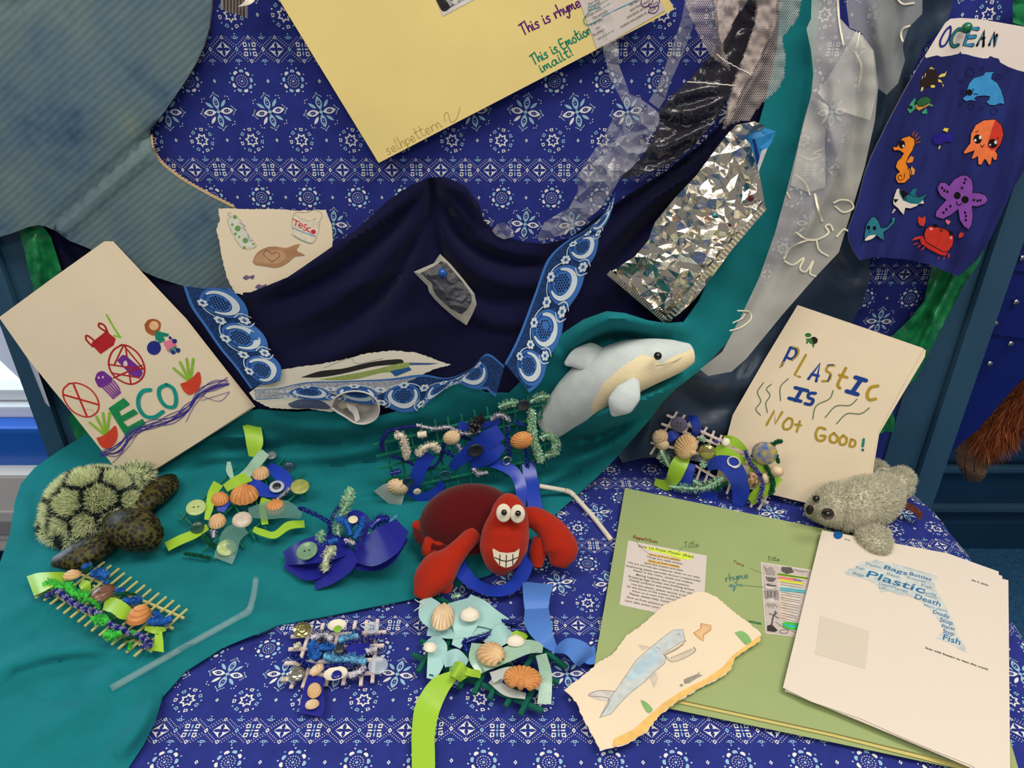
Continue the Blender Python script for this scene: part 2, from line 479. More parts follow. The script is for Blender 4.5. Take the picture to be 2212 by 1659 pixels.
def motif_flower():
    m = Motif(); m.dot(0, 0, .032, 2, 8)
    for i in range(4):
        a = i*math.pi/2+.06; c, s = math.cos(a), math.sin(a)
        P = leaf(.035*c, .035*s, .235, .055, a); m.ring(P, .57, 2 if i % 2 else 1)
        for k in (.10, .145, .19): m.dot(k*c, k*s, .010, 1, 5)
        b = a+math.pi/4; c2, s2 = math.cos(b), math.sin(b)
        m.add(leaf(.10*c2, .10*s2, .16, .026, b+.05), 2 if i != 2 else 1)
        for t in range(-3, 4):
            if t == 0: continue
            m.dot(*(lambda q: ((.30-.012*abs(t))*math.cos(q), (.30-.012*abs(t))*math.sin(q)))(a+t*.095), .010, 1, 5)
        m.dot(.315*c, .315*s, .018, 2)
        for d in (-.12, .12, 0): m.dot((.31+(.02 if d == 0 else 0))*math.cos(b+d), (.31+(.02 if d == 0 else 0))*math.sin(b+d), .011, 1, 5)
    return m
def motif_star():
    m = Motif(); m.dot(0, 0, .015, 1, 6); n = 7; pts = []
    for i in range(2*n): r = .135 if i % 2 == 0 else .085; a = i*math.pi/n+.2; pts.append((r*math.cos(a), r*math.sin(a)))
    m.ring(pts, .68, 1)
    for i in range(n):
        a = i*2*math.pi/n+.2+math.pi/n; c, s = math.cos(a), math.sin(a); r = .195
        P = [(-.028, -.026), (-.02, .03), (.028, .036), (.032, -.034)]
        m.ring([(r*c+x*c-y*s, r*s+x*s+y*c) for x, y in P], .50, 1 if i % 2 else 2)
        a += math.pi/n; m.dot(.225*math.cos(a), .225*math.sin(a), .016, 1 if i % 3 else 2)
    return m
def diamond(cx, cy, w, h): return [(cx+w, cy), (cx, cy+h), (cx-w, cy), (cx, cy-h)]
def motif_band():                                 # one repeat, 1 unit wide: diamond, block flower, dotted zigzag, crowns
    m = Motif()
    for q in (0, 2):                              # carved diamond: four corners round a dark cross of petals
        a = q*math.pi/2; c, s = math.cos(a), math.sin(a)
        for sg in (1, -1):
            P = [(.145, 0), (.004, sg*.135), (.020, sg*.095), (.034, sg*.065), (.022, sg*.024), (.065, sg*.032), (.10, sg*.022)]
            m.add([(x*c-y*s, x*s+y*c) for x, y in P], 1 if q == 0 else 1)
    B_ = .5                                        # block flower
    for ix in (-1, 1):
        for iy in (-1, 1):
            P = [(B_+ix*.045, iy*.045), (B_+ix*.115, iy*.04), (B_+ix*.12, iy*.115), (B_+ix*.05, iy*.12)]
            m.ring(P, .52, 1)
        m.add(ell(B_+ix*.075, 0, .042, .015), 1); m.add(ell(B_, ix*.075, .014, .042), 2)
    m.dot(B_, 0, .02, 2)
    for k in (0, .5):                              # zigzag of dots and small squares
        m.ring(diamond(k, .205, .032, .038), .5, 1); m.ring(diamond(k, -.205, .036, .042), .5, 1)
    for k in (.25, .75):
        m.ring(diamond(k, 0, .035, .05), .38, 2 if k < .5 else 1)
        for sg in (1, -1):                         # crowns in the gaps
            P = [(k-.04, sg*.175), (k+.04, sg*.175), (k+.03, sg*.215), (k, sg*.235), (k-.03, sg*.215)]
            m.ring(P, .45, 2); m.dot(k, sg*.262, .014, 2)
            for d in (-.055, .055): m.dot(k+d, sg*.205, .012, 2, 5)
    for k0 in (0, .5):
        for sg in (1, -1):
            for d in (1, -1):
                for t in range(6):
                    f = .16+.14*t/1.0*.95/1.0*0+t*.125
                    m.dot(k0+d*.25*f, sg*.205*(1-f)*1.05, .0095, 1, 5)
                    m.dot(k0+d*(.25*f+.035), sg*(.205*(1-f)*1.05+.03), .0085, 1, 5)
    return m
MOTIFS = {'circle': motif_circle(), 'flower': motif_flower(), 'star': motif_star(), 'band': motif_band()}
def batik(S, a0, a1, b0, b1, s, per, band0, offs, keep=None, eps=0.0004):
    V, F, MI = [], [], []
    def put(mo, ca, cb, rot=0.0, k=1.0):
        c, sn = math.cos(rot), math.sin(rot)
        for poly, col in mo.p:
            n0 = len(V)
            for x, y in poly:
                x, y = x*k, y*k
                V.append(S(ca+s*(x*c-y*sn), cb+s*(x*sn+y*c), eps))
            ar = sum(poly[i][0]*poly[(i+1) % len(poly)][1]-poly[(i+1) % len(poly)][0]*poly[i][1] for i in range(len(poly)))
            idx = list(range(n0, len(V)))
            F.append(idx if ar > 0 else idx[::-1]); MI.append(col)
    dia = Motif(); dia.ring(diamond(0, 0, .030, .038), .40, 1)
    j0, j1 = int((b0-band0)/per)-1, int((b1-band0)/per)+1
    for j in range(j0, j1+1):
        for name, fr in (('band', 0.0), ('star', .26), ('flower', .5), ('circle', .75)):
            b = band0+(j+fr)*per
            if not b0 <= b <= b1: continue
            x0 = offs[name]
            for i in range(int((a0-x0)/s)-1, int((a1-x0)/s)+2):
                a = x0+i*s+random.uniform(-1, 1)*.02*s*(name != 'band')
                if not a0 <= a <= a1: continue
                if keep and not keep(a, b): continue
                put(MOTIFS[name], a, b, random.uniform(-.25, .25) if name != 'band' else 0, {'band': 1.0, 'flower': 1.10, 'circle': 1.04, 'star': 1.04}[name])
                if name in ('star', 'circle'): put(dia, a+s/2, b)
    return V, F, MI
M_batik = mat('batik_blue_cotton', (42, 52, 132), rough=0.85, spec=0.15, var=0.10, vscale=60, bump=0.15, bscale=1800)
M_bwhite = mat('batik_white_print', (228, 230, 228), rough=0.85, spec=0.15)
M_bpale = mat('batik_pale_blue_print', (150, 192, 216), rough=0.85, spec=0.15)
def cloth_obj(name, S, a0, a1, b0, b1, na, nb, print_data, label):
    V, F = [], []
    for i in range(na+1):
        for j in range(nb+1): V.append(S(a0+(a1-a0)*i/na, b0+(b1-b0)*j/nb, 0))
    F = [(i*(nb+1)+j, (i+1)*(nb+1)+j, (i+1)*(nb+1)+j+1, i*(nb+1)+j+1) for i in range(na) for j in range(nb)]
    k = len(V); pv, pf, pm = print_data
    mi = [0]*len(F)+list(pm)
    V = V+pv; F = F+[tuple(q+k for q in f) for f in pf]
    me = mesh(name, V, F, mi)
    return tag(link(name, me, [M_batik, M_bwhite, M_bpale], smooth=True), label, 'cloth')
# backdrop on the board (a across, b up)
def S_wall(a, b, e):
    w = 0.0012*math.sin(a*9+b*3)+0.001*noise.noise(Vector((a*6, b*4, 1)))
    return (a, WALL_Y-0.004-w-e, b)
pd = batik(S_wall, -0.595, 0.595, 0.03, 0.90, 0.060, 0.1345, 0.4305-0.1345*3, {'band': -.3265, 'circle': -.312, 'flower': -.3445, 'star': -.372},
           keep=lambda a, b: -30 < px((a, WALL_Y, b))[0] < 2260 and -60 < px((a, WALL_Y, b))[1] < 800)
cloth_obj('batik_backdrop', S_wall, -0.60, 0.60, -0.05, 0.90, 60, 44, pd, 'royal blue batik cloth with white flowers hung flat on the upright display board')
# tablecloth: lies flat, falls over the right, left and front edges
ED_R = lambda Y: float(np.interp(Y, [.2, .42, .55, .70, .80, .92], [.50, .515, .545, .560, .560, .535]))
def S_table(a, b, e):
    x, y, z = a, b, 0.0006
    nx, ny, nz = 0, 0, 1
    r = 0.028; er = ED_R(b); el = -0.668; ef = 0.225
    if a > er:
        s = a-er; q = min(s/r, math.pi/2-.12); x = er+r*math.sin(q); z -= r*(1-math.cos(q)); rest = max(0, s-r*q)
        z -= rest*math.sin(q); x += rest*math.cos(q)+0.012*min(1, rest/.06)*math.sin(b*42)
        nx, nz = math.sin(q), math.cos(q)
    elif a < el:
        s = el-a; q = min(s/r, math.pi/2-.12); x = el-r*math.sin(q); z -= r*(1-math.cos(q)); rest = max(0, s-r*q)
        z -= rest*math.sin(q); x -= rest*math.cos(q); nx, nz = -math.sin(q), math.cos(q)
    elif b < ef:
        s = ef-b; q = min(s/r, math.pi/2-.12); y = ef-r*math.sin(q); z -= r*(1-math.cos(q)); rest = max(0, s-r*q)
        z -= rest*math.sin(q); y -= rest*math.cos(q); ny, nz = -math.sin(q), math.cos(q)
    else:
        z += 0.0016*noise.noise(Vector((a*7, b*9, 3)))+0.0016
        if b < .60:
            z += 0.0035*math.exp(-((a+.045-.05*(b-.45))/.012)**2)+0.003*math.exp(-((a+.066-.04*(b-.45))/.010)**2)
    return (x+nx*e, y+ny*e, z+nz*e)
pd = batik(S_table, -0.66, 0.80, 0.24, 0.915, 0.059, 0.1315, 0.462-0.1315*2, {'band': -.2207, 'circle': -.2023, 'flower': -.297, 'star': -.267},
           keep=lambda a, b: not (b < .235) and px((min(a, .55), b, 0))[0] > 300)
cloth_obj('batik_tablecloth', S_table, -0.622, 0.82, 0.10, 0.916, 200, 60, pd, 'royal blue batik cloth with white flowers spread over the table')
# ================================================================== big hangings
# painted cardboard cutout, upper left
def mat_cardboard():
    m = bpy.data.materials.new('painted_cardboard'); m.use_nodes = True; nt = m.node_tree; b = nt.nodes['Principled BSDF']
    tc = nt.nodes.new('ShaderNodeTexCoord'); mp = nt.nodes.new('ShaderNodeMapping')
    mp.inputs['Rotation'].default_value = (0, math.radians(35), 0)
    nt.links.new(tc.outputs['Object'], mp.inputs['Vector'])
    wv = nt.nodes.new('ShaderNodeTexWave'); wv.wave_type = 'BANDS'; wv.bands_direction = 'Z'
    wv.inputs['Scale'].default_value = 44; wv.inputs['Distortion'].default_value = 0.6; wv.inputs['Detail'].default_value = 1
    nt.links.new(mp.outputs['Vector'], wv.inputs['Vector'])
    n = nt.nodes.new('ShaderNodeTexNoise'); n.inputs['Scale'].default_value = 9; n.inputs['Detail'].default_value = 7; n.inputs['Roughness'].default_value = 0.65
    nt.links.new(mp.outputs['Vector'], n.inputs['Vector'])
    r = nt.nodes.new('ShaderNodeValToRGB'); el = r.color_ramp.elements
    el[0].position = 0.30; el[0].color = (*lin((58, 86, 116)), 1); el[1].position = 0.72; el[1].color = (*lin((128, 134, 120)), 1)
    for p, c in ((0.42, (86, 112, 128)), (0.52, (98, 120, 128)), (0.62, (104, 128, 130))):
        q = el.new(p); q.color = (*lin(c), 1)
    nt.links.new(n.outputs['Fac'], r.inputs['Fac']); 
    mx = nt.nodes.new('ShaderNodeMix'); mx.data_type = 'RGBA'; mx.blend_type = 'MULTIPLY'; mx.inputs['Factor'].default_value = 0.06
    nt.links.new(r.outputs['Color'], mx.inputs['A']); nt.links.new(wv.outputs['Color'], mx.inputs['B'])
    nt.links.new(mx.outputs['Result'], b.inputs['Base Color'])
    bp = nt.nodes.new('ShaderNodeBump'); bp.inputs['Strength'].default_value = 0.22; bp.inputs['Distance'].default_value = 0.0015
    nt.links.new(wv.outputs['Fac'], bp.inputs['Height']); nt.links.new(bp.outputs['Normal'], b.inputs['Normal'])
    b.inputs['Roughness'].default_value = 0.6; b.inputs['Specular IOR Level'].default_value = 0.35
    return m
M_kraft = mat('kraft_edge', (156, 132, 100), rough=0.9, var=0.3, vscale=400)
card_out = [(-120, -120), (456, -120), (457, 15), (452, 60), (440, 100), (424, 135), (405, 168), (380, 205), (350, 248), (326, 280), (323, 296), (330, 325), (345, 350),
            (385, 382), (440, 415), (505, 448), (520, 470), (560, 620), (505, 632), (470, 628), (396, 618), (340, 600), (290, 578), (240, 560), (190, 536), (150, 520),
            (116, 497), (98, 489), (84, 486), (62, 490), (40, 499), (0, 512), (-120, 540)]
card_lift = Lift([(0, 0, .035), (450, 0, .022), (330, 290, .026), (0, 500, .05), (110, 490, .046), (500, 600, .020), (400, 610, .026), (200, 250, .040)],
                 ridges=[([(105, 500), (330, 285)], 8, (-.008, -.008)), ([(125, 505), (345, 305)], 11, (.007, .007)), ([(20, 20), (200, -60)], 12, (-.003, -.003)),
                         ([(110, 0), (330, 215)], 6, (-.0015, -.0015))])
cb = drape('cardboard_cutout', card_out, card_lift, [mat_cardboard(), M_kraft], step=16, solid=0.0045)
cb.modifiers['thickness'].material_offset_rim = 1; cb.modifiers['thickness'].use_even_offset = True
tag(cb, 'large painted grey-blue corrugated cardboard cutout filling the upper left corner', 'cardboard')
for o0, o1 in (((323, 292), (505, 447)),):           # bare corrugated edge: liner and flutes
    L0 = [(324, 294), (331, 326), (347, 352), (386, 384), (440, 416), (504, 449)]
    Lr = catmull(L0, 150); V = []; F = []
    for i, p in enumerate(Lr):
        wob = 2.2*math.sin(i*1.3); q = Vector(B(p[0], p[1], card_lift.at(p[0], p[1])+.0005)); 
        V += [q, Vector(B(p[0]+4+wob*.5, p[1]-5-wob*.3, card_lift.at(p[0], p[1])-.002))]
    F = [(2*i, 2*i+2, 2*i+3, 2*i+1) for i in range(149)]
    obj('corrugated_edge', V, F, mat('kraft_flute', (176, 150, 116), rough=0.9), cb, solid=0.0008)

# navy jersey cloth
M_jersey = mat('navy_jersey', (19, 20, 52), rough=0.95, spec=0.06, sheen=0.08, bump=0.12, bscale=1500)
navy_out = [(60, 470), (150, 500), (240, 545), (330, 590), (396, 622), (470, 632), (540, 632), (620, 600), (700, 545), (770, 495), (840, 432), (890, 398), (930, 384), (965, 383),
            (1005, 402), (1035, 440), (1046, 478), (1080, 508), (1130, 522), (1180, 527), (1230, 515), (1290, 470), (1360, 420), (1440, 370), (1510, 315), (1570, 255), (1600, 150), (1630, -200), (1690, -200),
            (1650, 400), (1600, 560), (1520, 690), (1440, 740), (1300, 800), (1180, 880), (1000, 920), (800, 930), (600, 920), (540, 880), (470, 860), (300, 820), (150, 700), (80, 560)]
RN = [([(935, 395), (935, 450), (930, 540), (925, 620)], 16, (-.020, -.002)), ([(930, 405), (870, 445), (780, 510), (650, 590), (540, 640)], 16, .016),
      ([(915, 425), (840, 500), (720, 590), (590, 650)], 17, -.012), ([(920, 440), (850, 540), (740, 640), (600, 710)], 20, .014), ([(925, 470), (890, 600), (800, 720), (680, 790)], 24, .012),
      ([(905, 480), (850, 590), (760, 690), (640, 760)], 14, -.010),
      ([(950, 395), (1000, 415), (1030, 460), (1042, 490)], 13, .016), ([(955, 415), (990, 450), (1020, 500), (1080, 535), (1170, 550)], 12, .012), ([(950, 430), (975, 490), (1040, 545), (1150, 575), (1260, 540)], 13, -.012),
      ([(948, 450), (975, 530), (1040, 590), (1140, 612), (1260, 580)], 18, .014), ([(945, 520), (980, 600), (1060, 650), (1180, 650)], 16, -.010), ([(940, 560), (990, 650), (1080, 700), (1180, 690)], 20, .010),
      ([(560, 820), (750, 760), (900, 700), (1000, 690)], 26, .010), ([(600, 860), (800, 800), (950, 770)], 20, -.008),
      ([(1285, 560), (1400, 440), (1500, 370), (1570, 280)], 12, .016), ([(1290, 610), (1400, 490), (1510, 400), (1590, 300)], 12, -.014), ([(1300, 640), (1420, 520), (1530, 420), (1610, 300)], 13, .016),
      ([(1250, 520), (1350, 440), (1480, 350), (1560, 275)], 9, -.012), ([(1310, 680), (1430, 570), (1530, 470), (1620, 360)], 14, -.012),
      ([(935, 400), (900, 430), (820, 490), (720, 560)], 7, -.010), ([(940, 400), (960, 440), (990, 480), (1050, 520)], 6, -.010), ([(935, 420), (910, 500), (860, 600), (780, 690)], 9, -.010), ([(940, 430), (950, 520), (985, 600), (1050, 640)], 8, -.009), ([(700, 640), (820, 600), (900, 560)], 9, .006), ([(1000, 690), (1090, 720), (1170, 710)], 10, -.006), ([(140, 520), (170, 560), (200, 600)], 9, -.010), ([(115, 510), (150, 570), (170, 620)], 9, .008)]
navy_lift = Lift([(100, 520, .02), (300, 650, .02), (420, 700, .030), (540, 640, .046), (620, 605, .046), (700, 555, .040), (840, 440, .024), (940, 390, .034), (1040, 470, .024), (1120, 520, .022), (1290, 470, .02),
                  (1500, 330, .024), (1620, 200, .022), (1600, 500, .03), (700, 700, .040), (930, 650, .044), (1150, 650, .040), (600, 850, .060), (900, 850, .066), (1150, 840, .062), (1400, 640, .028), (1400, 730, .05)], RN)
nv = drape('navy_cloth', navy_out, navy_lift, M_jersey, step=10, solid=0.001)
tag(nv, 'dark navy jersey cloth gathered to a peak and swagged across the board', 'cloth')

# dark slate satin hanging behind the sheer cloths
M_slate = mat('slate_satin', (38, 56, 78), rough=0.42, spec=0.5, sheen=0.1, var=0.05, vscale=30)
slate_out = [(1930, -260), (2070, -260), (2058, 10), (2045, 50), (1995, 100), (1968, 160), (1945, 230), (1925, 290), (1908, 360), (1890, 450), (1878, 555), (1880, 600), (1868, 640), (1840, 700), (1780, 760), (1720, 860), (1660, 950),
             (1590, 1000), (1520, 1000), (1450, 985), (1385, 990), (1345, 1000), (1330, 975), (1360, 940), (1420, 860), (1480, 780), (1560, 720), (1640, 640), (1730, 520), (1800, 400), (1850, 260), (1890, 120)]
slate_lift = Lift([(1960, 0, .02), (1900, 300, .02), (1860, 620, .022), (1750, 700, .02), (1600, 700, .022), (1500, 850, .05), (1400, 960, .035), (1580, 960, .04), (1340, 990, .01), (1650, 900, .04)],
                  ridges=[([(1480, 800), (1560, 830), (1640, 800)], 22, .018), ([(1470, 850), (1540, 880), (1620, 860)], 16, -.014), ([(1450, 900), (1530, 930), (1620, 920)], 18, .016),
                          ([(1780, 560), (1830, 600), (1870, 590)], 14, -.010), ([(1420, 870), (1400, 930), (1370, 980)], 14, .014), ([(1960, 40), (1920, 200), (1880, 380)], 14, .012), ([(1985, 40), (1945, 200), (1905, 360)], 8, -.008),
                          ([(1480, 950), (1560, 975), (1600, 960)], 12, -.010), ([(1620, 720), (1600, 800), (1560, 860)], 16, -.012)], nz=.006, nscale=45)
sl = drape('slate_cloth', slate_out, slate_lift, M_slate, step=11, solid=0.0006)
tag(sl, 'dark slate blue satin cloth hanging behind the sheer white cloth', 'cloth')

# teal felt cloth: hangs at the right of the board, sweeps over the table to the lower left
M_teal = mat('teal_felt', (26, 120, 128), rough=0.95, spec=0.06, sheen=0.12, var=0.07, vscale=25, bump=0.35, bscale=1100, sheen_tint=(120, 200, 205))
teal_out = [(1700, -260), (1775, -260), (1768, 30), (1762, 110), (1760, 170), (1748, 215), (1737, 260), (1722, 320), (1708, 385), (1690, 450), (1668, 520), (1640, 600), (1610, 670), (1570, 740), (1520, 795), (1462, 838),
            (1430, 870), (1405, 905), (1370, 945), (1335, 985), (1290, 1030), (1240, 1075), (1195, 1115), (1150, 1170), (1060, 1240), (930, 1285), (760, 1320), (600, 1350), (480, 1400), (400, 1450), (352, 1505), (335, 1560), (310, 1610), (270, 1670), (255, 1720),
            (-150, 1720), (-150, 1400), (-60, 1300), (0, 1215), (22, 1150), (30, 1090), (45, 1045), (75, 1010), (125, 975), (190, 935), (260, 925), (330, 935), (420, 935), (500, 890), (560, 885), (640, 890), (720, 885), (790, 905), (850, 890), (905, 870), (960, 830), (990, 815), (1050, 850), (1100, 850), (1150, 800), (1180, 770), (1215, 720),
            (1260, 690), (1310, 672), (1350, 676), (1400, 692), (1440, 698), (1478, 695), (1510, 650), (1560, 540), (1600, 440), (1620, 330), (1650, 230), (1680, 100)]
RT = [([(1215, 760), (1260, 720), (1320, 690), (1400, 700), (1470, 705)], 26, .030), ([(1240, 800), (1300, 740), (1380, 730)], 20, -.020),
      ([(1470, 720), (1420, 800), (1360, 860), (1300, 900), (1230, 940)], 24, .006),
      ([(560, 905), (660, 925), (760, 925), (860, 915), (960, 890)], 22, .012), ([(380, 950), (520, 965), (640, 960), (760, 955), (900, 920)], 14, -.008), ([(400, 985), (560, 990), (720, 980), (860, 950), (1000, 905)], 18, .008),
      ([(740, 1085), (900, 1065), (1050, 1080), (1180, 1060), (1330, 975)], 9, -.010), ([(730, 1062), (900, 1045), (1060, 1055), (1180, 1035), (1330, 950)], 16, .006),
      ([(1210, 920), (1300, 905), (1420, 850), (1500, 790)], 16, .016), ([(1190, 960), (1300, 945), (1400, 880)], 12, -.014), ([(1190, 1000), (1300, 975), (1400, 900)], 16, .012),
      ([(380, 1385), (500, 1355), (650, 1340)], 9, -.012), ([(200, 1450), (350, 1400), (480, 1370), (640, 1350)], 22, .006), ([(-60, 1480), (60, 1420), (180, 1400), (320, 1400)], 18, .010), ([(-40, 1520), (100, 1450), (240, 1430)], 14, -.007),
      ([(0, 1340), (80, 1300), (160, 1310)], 20, .006), ([(260, 1440), (180, 1520), (60, 1600)], 30, .008), ([(340, 1500), (300, 1570), (240, 1640)], 22, .012), ([(285, 1520), (230, 1580), (130, 1640)], 18, -.010),
      ([(70, 1060), (90, 1120), (70, 1200)], 20, -.006), ([(1650, 260), (1620, 420), (1560, 600)], 18, .008), ([(1740, 60), (1715, 300), (1650, 520)], 14, -.004), ([(600, 990), (450, 1010), (380, 1040)], 16, -.008), ([(330, 955), (420, 950), (520, 948), (640, 955)], 11, .010), ([(690, 1010), (800, 1000), (880, 985)], 10, -.006), ([(60, 1380), (160, 1350), (300, 1360)], 12, -.006), ([(20, 1450), (120, 1500), (230, 1500)], 16, -.007), ([(200, 1250), (330, 1330), (420, 1420)], 22, .005),
      ([(440, 1200), (560, 1220), (680, 1270), (820, 1290)], 25, .004), ([(500, 1080), (640, 1100), (740, 1090)], 20, .005)]
teal_lift = Lift([(1740, 0, .022), (1720, 300, .030), (1620, 350, .034), (1600, 640, .040), (1480, 700, .070), (1320, 680, .100), (1230, 730, .08), (1200, 800, .085), (1440, 850, .085), (1500, 760, .080), (1330, 900, .085), (1230, 900, .060), (1100, 860, .085), (1000, 830, .090),
                  (900, 880, .080), (700, 890, .075), (560, 890, .065), (400, 940, .04), (300, 960, .04), (190, 940, .035), (120, 1000, .03), (40, 1080, .02), (20, 1160, .018), (-60, 1300, .016), (-140, 1500, .016), (100, 1150, .014), (200, 1200, .014), (100, 1300, .014), (60, 1500, .012), (0, 1650, .012),
                  (250, 1650, .010), (400, 1440, .012), (600, 1345, .012), (800, 1305, .012), (1000, 1255, .012), (1180, 1120, .014), (1320, 990, .030), (600, 1150, .014), (800, 1180, .014), (1000, 1100, .018), (900, 1000, .035), (600, 1020, .03), (1150, 980, .045), (350, 1300, .014)], [(l, w, tuple(v*1.9 for v in a) if isinstance(a, tuple) else a*1.9) for l, w, a in RT]+[([(1192, 912), (1260, 896), (1340, 880), (1420, 852), (1495, 805)], 23, .056)], nz=.0025, nscale=60, floor=.0075)
def over_edge(v):                                  # past the left end of the table the felt hangs down
    s = -.665-v.x; k = min(1, max(0, (.80-v.y)/.08))
    if s <= 0 or k <= 0: return v
    return Vector((v.x+s*.75*k, v.y, v.z-s*1.2*k))
tl = drape('teal_cloth', teal_out, teal_lift, M_teal, step=8, solid=0.0015, post=over_edge)
tag(tl, 'teal felt cloth swept from the board down over the table to the lower left', 'cloth')
# ================================================================== papers, posters, drawings
def Zc(x0, y0, s):
    def f(*a):
        if len(a) == 2 and not isinstance(a[0], (tuple, list)): return (x0+a[0]/s, y0+a[1]/s)
        q = a[0]
        if isinstance(q[0], (tuple, list)): return [f(*p) for p in q]
        return (x0+q[0]/s, y0+q[1]/s)
    return f
Z1, Z2, Z3 = Zc(0, 0, 2.989), Zc(740, 0, 2.989), Zc(1472, 0, 2.989)
Z4, Z5, Z6 = Zc(0, 500, 2.989), Zc(740, 500, 2.989), Zc(1472, 500, 2.989)
P5, P6, O1, O2 = Zc(1200, 1040, 2.765), Zc(1650, 960, 2.374), Zc(1830, 30, 5.72), Zc(1830, 310, 5.72)
R4, R5, Y6 = Zc(1330, 1140, 8.296), Zc(1540, 1190, 8.296), Zc(1240, 0, 9.217)
def ink(c): return mat('ink_%s' % ('%02x%02x%02x' % tuple(c) if not isinstance(c, str) else c.lstrip('#')), c, rough=0.8, spec=0.15, var=0.10, vscale=120)
def art(page, name, layers, parent, label=None):
    """layers: ('f', polygon or polygons, colour[, smooth]) filled, or ('s', line or lines, width in mm, colour) drawn with a pen"""
    V, F, MI, ms = [], [], [], []
    for L in layers:
        page.lay += 1; e = 0.0002+0.00003*page.lay
        if L[0] == 'f':
            polys = L[1] if isinstance(L[1][0][0], (tuple, list)) else [L[1]]
            c = ink(L[2])
            if c not in ms: ms.append(c)
            for o in polys:
                if len(L) > 3 and L[3]: o = smooth_outline(o, L[3])
                o = ccw([page.uv(*p) for p in o])
                P, f = poly_mesh2d(o, 0.03 if not page.bend else 0.012); k = len(V)
                V += [page.P(p[0], p[1], e) for p in P]; F += [tuple(i+k for i in t) for t in f]; MI += [ms.index(c)]*len(f)
        else:
            lines = L[1] if isinstance(L[1][0][0], (tuple, list)) else [L[1]]
            c = ink(L[3])
            if c not in ms: ms.append(c)
            v, f = page.stroke_data(lines, L[2]/1000, e, curve=(len(L) < 5)); k = len(V)
            V += v; F += [tuple(i+k for i in t) for t in f]; MI += [ms.index(c)]*len(f)
    o = link(name, mesh(name, V, F, MI), ms, parent, smooth=False)
    if label: o['label'] = label
    return o
# a plain handwriting alphabet, drawn with single strokes; x height 0.5, ascender 1
GL = {
 'a': [[(.42, .45), (.2, .5), (.02, .25), (.15, 0), (.38, .2), (.42, .48), (.44, .05), (.55, .05)]], 'b': [[(.08, 1), (.06, .0), (.3, .05), (.4, .28), (.25, .48), (.08, .35)]],
 'c': [[(.4, .42), (.2, .5), (.02, .25), (.18, 0), (.42, .08)]], 'd': [[(.42, .4), (.2, .48), (.02, .22), (.18, 0), (.4, .2), (.45, 1), (.44, .02)]],
 'e': [[(.05, .22), (.38, .28), (.3, .48), (.08, .4), (.04, .15), (.2, 0), (.45, .1)]], 'f': [[(.4, .95), (.25, 1), (.18, .8), (.16, -.3)], [(.02, .5), (.36, .5)]],
 'h': [[(.05, 1), (.05, 0), (.08, .3), (.28, .5), (.38, .3), (.38, .02)]], 'i': [[(.08, .48), (.08, .04), (.2, .04)], [(.09, .68), (.1, .72)]],
 'k': [[(.05, 1), (.05, 0)], [(.36, .5), (.06, .22), (.38, 0)]], 'l': [[(.08, 1), (.08, .05), (.22, .03)]],
 'm': [[(.04, .5), (.05, 0), (.1, .35), (.24, .5), (.3, .1), (.34, .35), (.5, .5), (.55, .05), (.66, .05)]], 'n': [[(.05, .5), (.05, 0), (.1, .35), (.28, .5), (.36, .3), (.36, .03), (.48, .05)]],
 'o': [[(.24, .5), (.03, .3), (.1, .04), (.3, 0), (.42, .25), (.24, .5)]], 'p': [[(.06, .5), (.05, -.4), (.06, .3), (.26, .5), (.4, .28), (.25, .02), (.08, .1)]],
 'q': [[(.4, .45), (.2, .5), (.03, .25), (.18, 0), (.4, .2), (.42, .5), (.4, -.4)]], 'r': [[(.05, .5), (.06, 0), (.1, .32), (.3, .5), (.38, .42)]],
 's': [[(.38, .45), (.2, .5), (.08, .38), (.3, .2), (.26, .02), (.04, .04)]], 't': [[(.18, .95), (.15, .1), (.26, .02), (.36, .08)], [(.0, .6), (.36, .62)]],
 'u': [[(.05, .5), (.06, .1), (.2, 0), (.36, .2), (.38, .5), (.4, .03), (.5, .03)]], 'w': [[(.02, .5), (.12, .02), (.26, .4), (.38, .02), (.52, .5)]],
 'y': [[(.05, .5), (.1, .15), (.3, .15), (.4, .5), (.36, -.2), (.18, -.4), (.06, -.25)]],
 'T': [[(.0, .88), (.5, .95)], [(.24, .92), (.2, .0)]], 'E': [[(.42, .9), (.06, .9), (.06, .0), (.44, .0)], [(.06, .48), (.34, .5)]], 'R': [[(.06, 0), (.06, .9), (.36, .8), (.34, .52), (.08, .45), (.42, 0)]],
 '!': [[(.1, .9), (.1, .3)], [(.1, .08), (.11, .03)]], '.': [[(.08, .02), (.1, .05)]], ' ': [], "'": [[(.1, 1), (.08, .8)]],
}
def hand(text, a, b, h):               # handwriting from pixel a to pixel b, letters h pixels tall: returns strokes
    W_ = []; x = 0; out = []
    for ch in text:
        g = GL.get(ch, [])
        mx = max([p[0] for s in g for p in s], default=.3)
        for s in g: out.append([(x+p[0], p[1]) for p in s])
        x += mx+.10
    dx, dy = (b[0]-a[0])/x, (b[1]-a[1])/x; L = math.hypot(b[0]-a[0], b[1]-a[1]); nx, ny = (b[1]-a[1])/L, -(b[0]-a[0])/L
    return [[(a[0]+px_*dx+nx*h*py, a[1]+px_*dy+ny*h*py) for px_, py in s] for s in out]

M_cream_paper = mat('cream_sketch_paper', (233, 217, 190), rough=0.9, spec=0.1, var=0.03, vscale=12)
M_white_paper = mat('white_printer_paper', (225, 214, 201), rough=0.85, spec=0.12)
M_grey_print = mat('poem_print_paper', (216, 206, 200), rough=0.85, spec=0.12)
M_yellow = mat('yellow_sugar_paper', (244, 221, 146), rough=0.9, spec=0.1, var=0.05, vscale=8)
M_green_card = mat('sage_green_card', (156, 172, 118), rough=0.85, spec=0.12, var=0.03, vscale=10)
DK = (58, 54, 56)

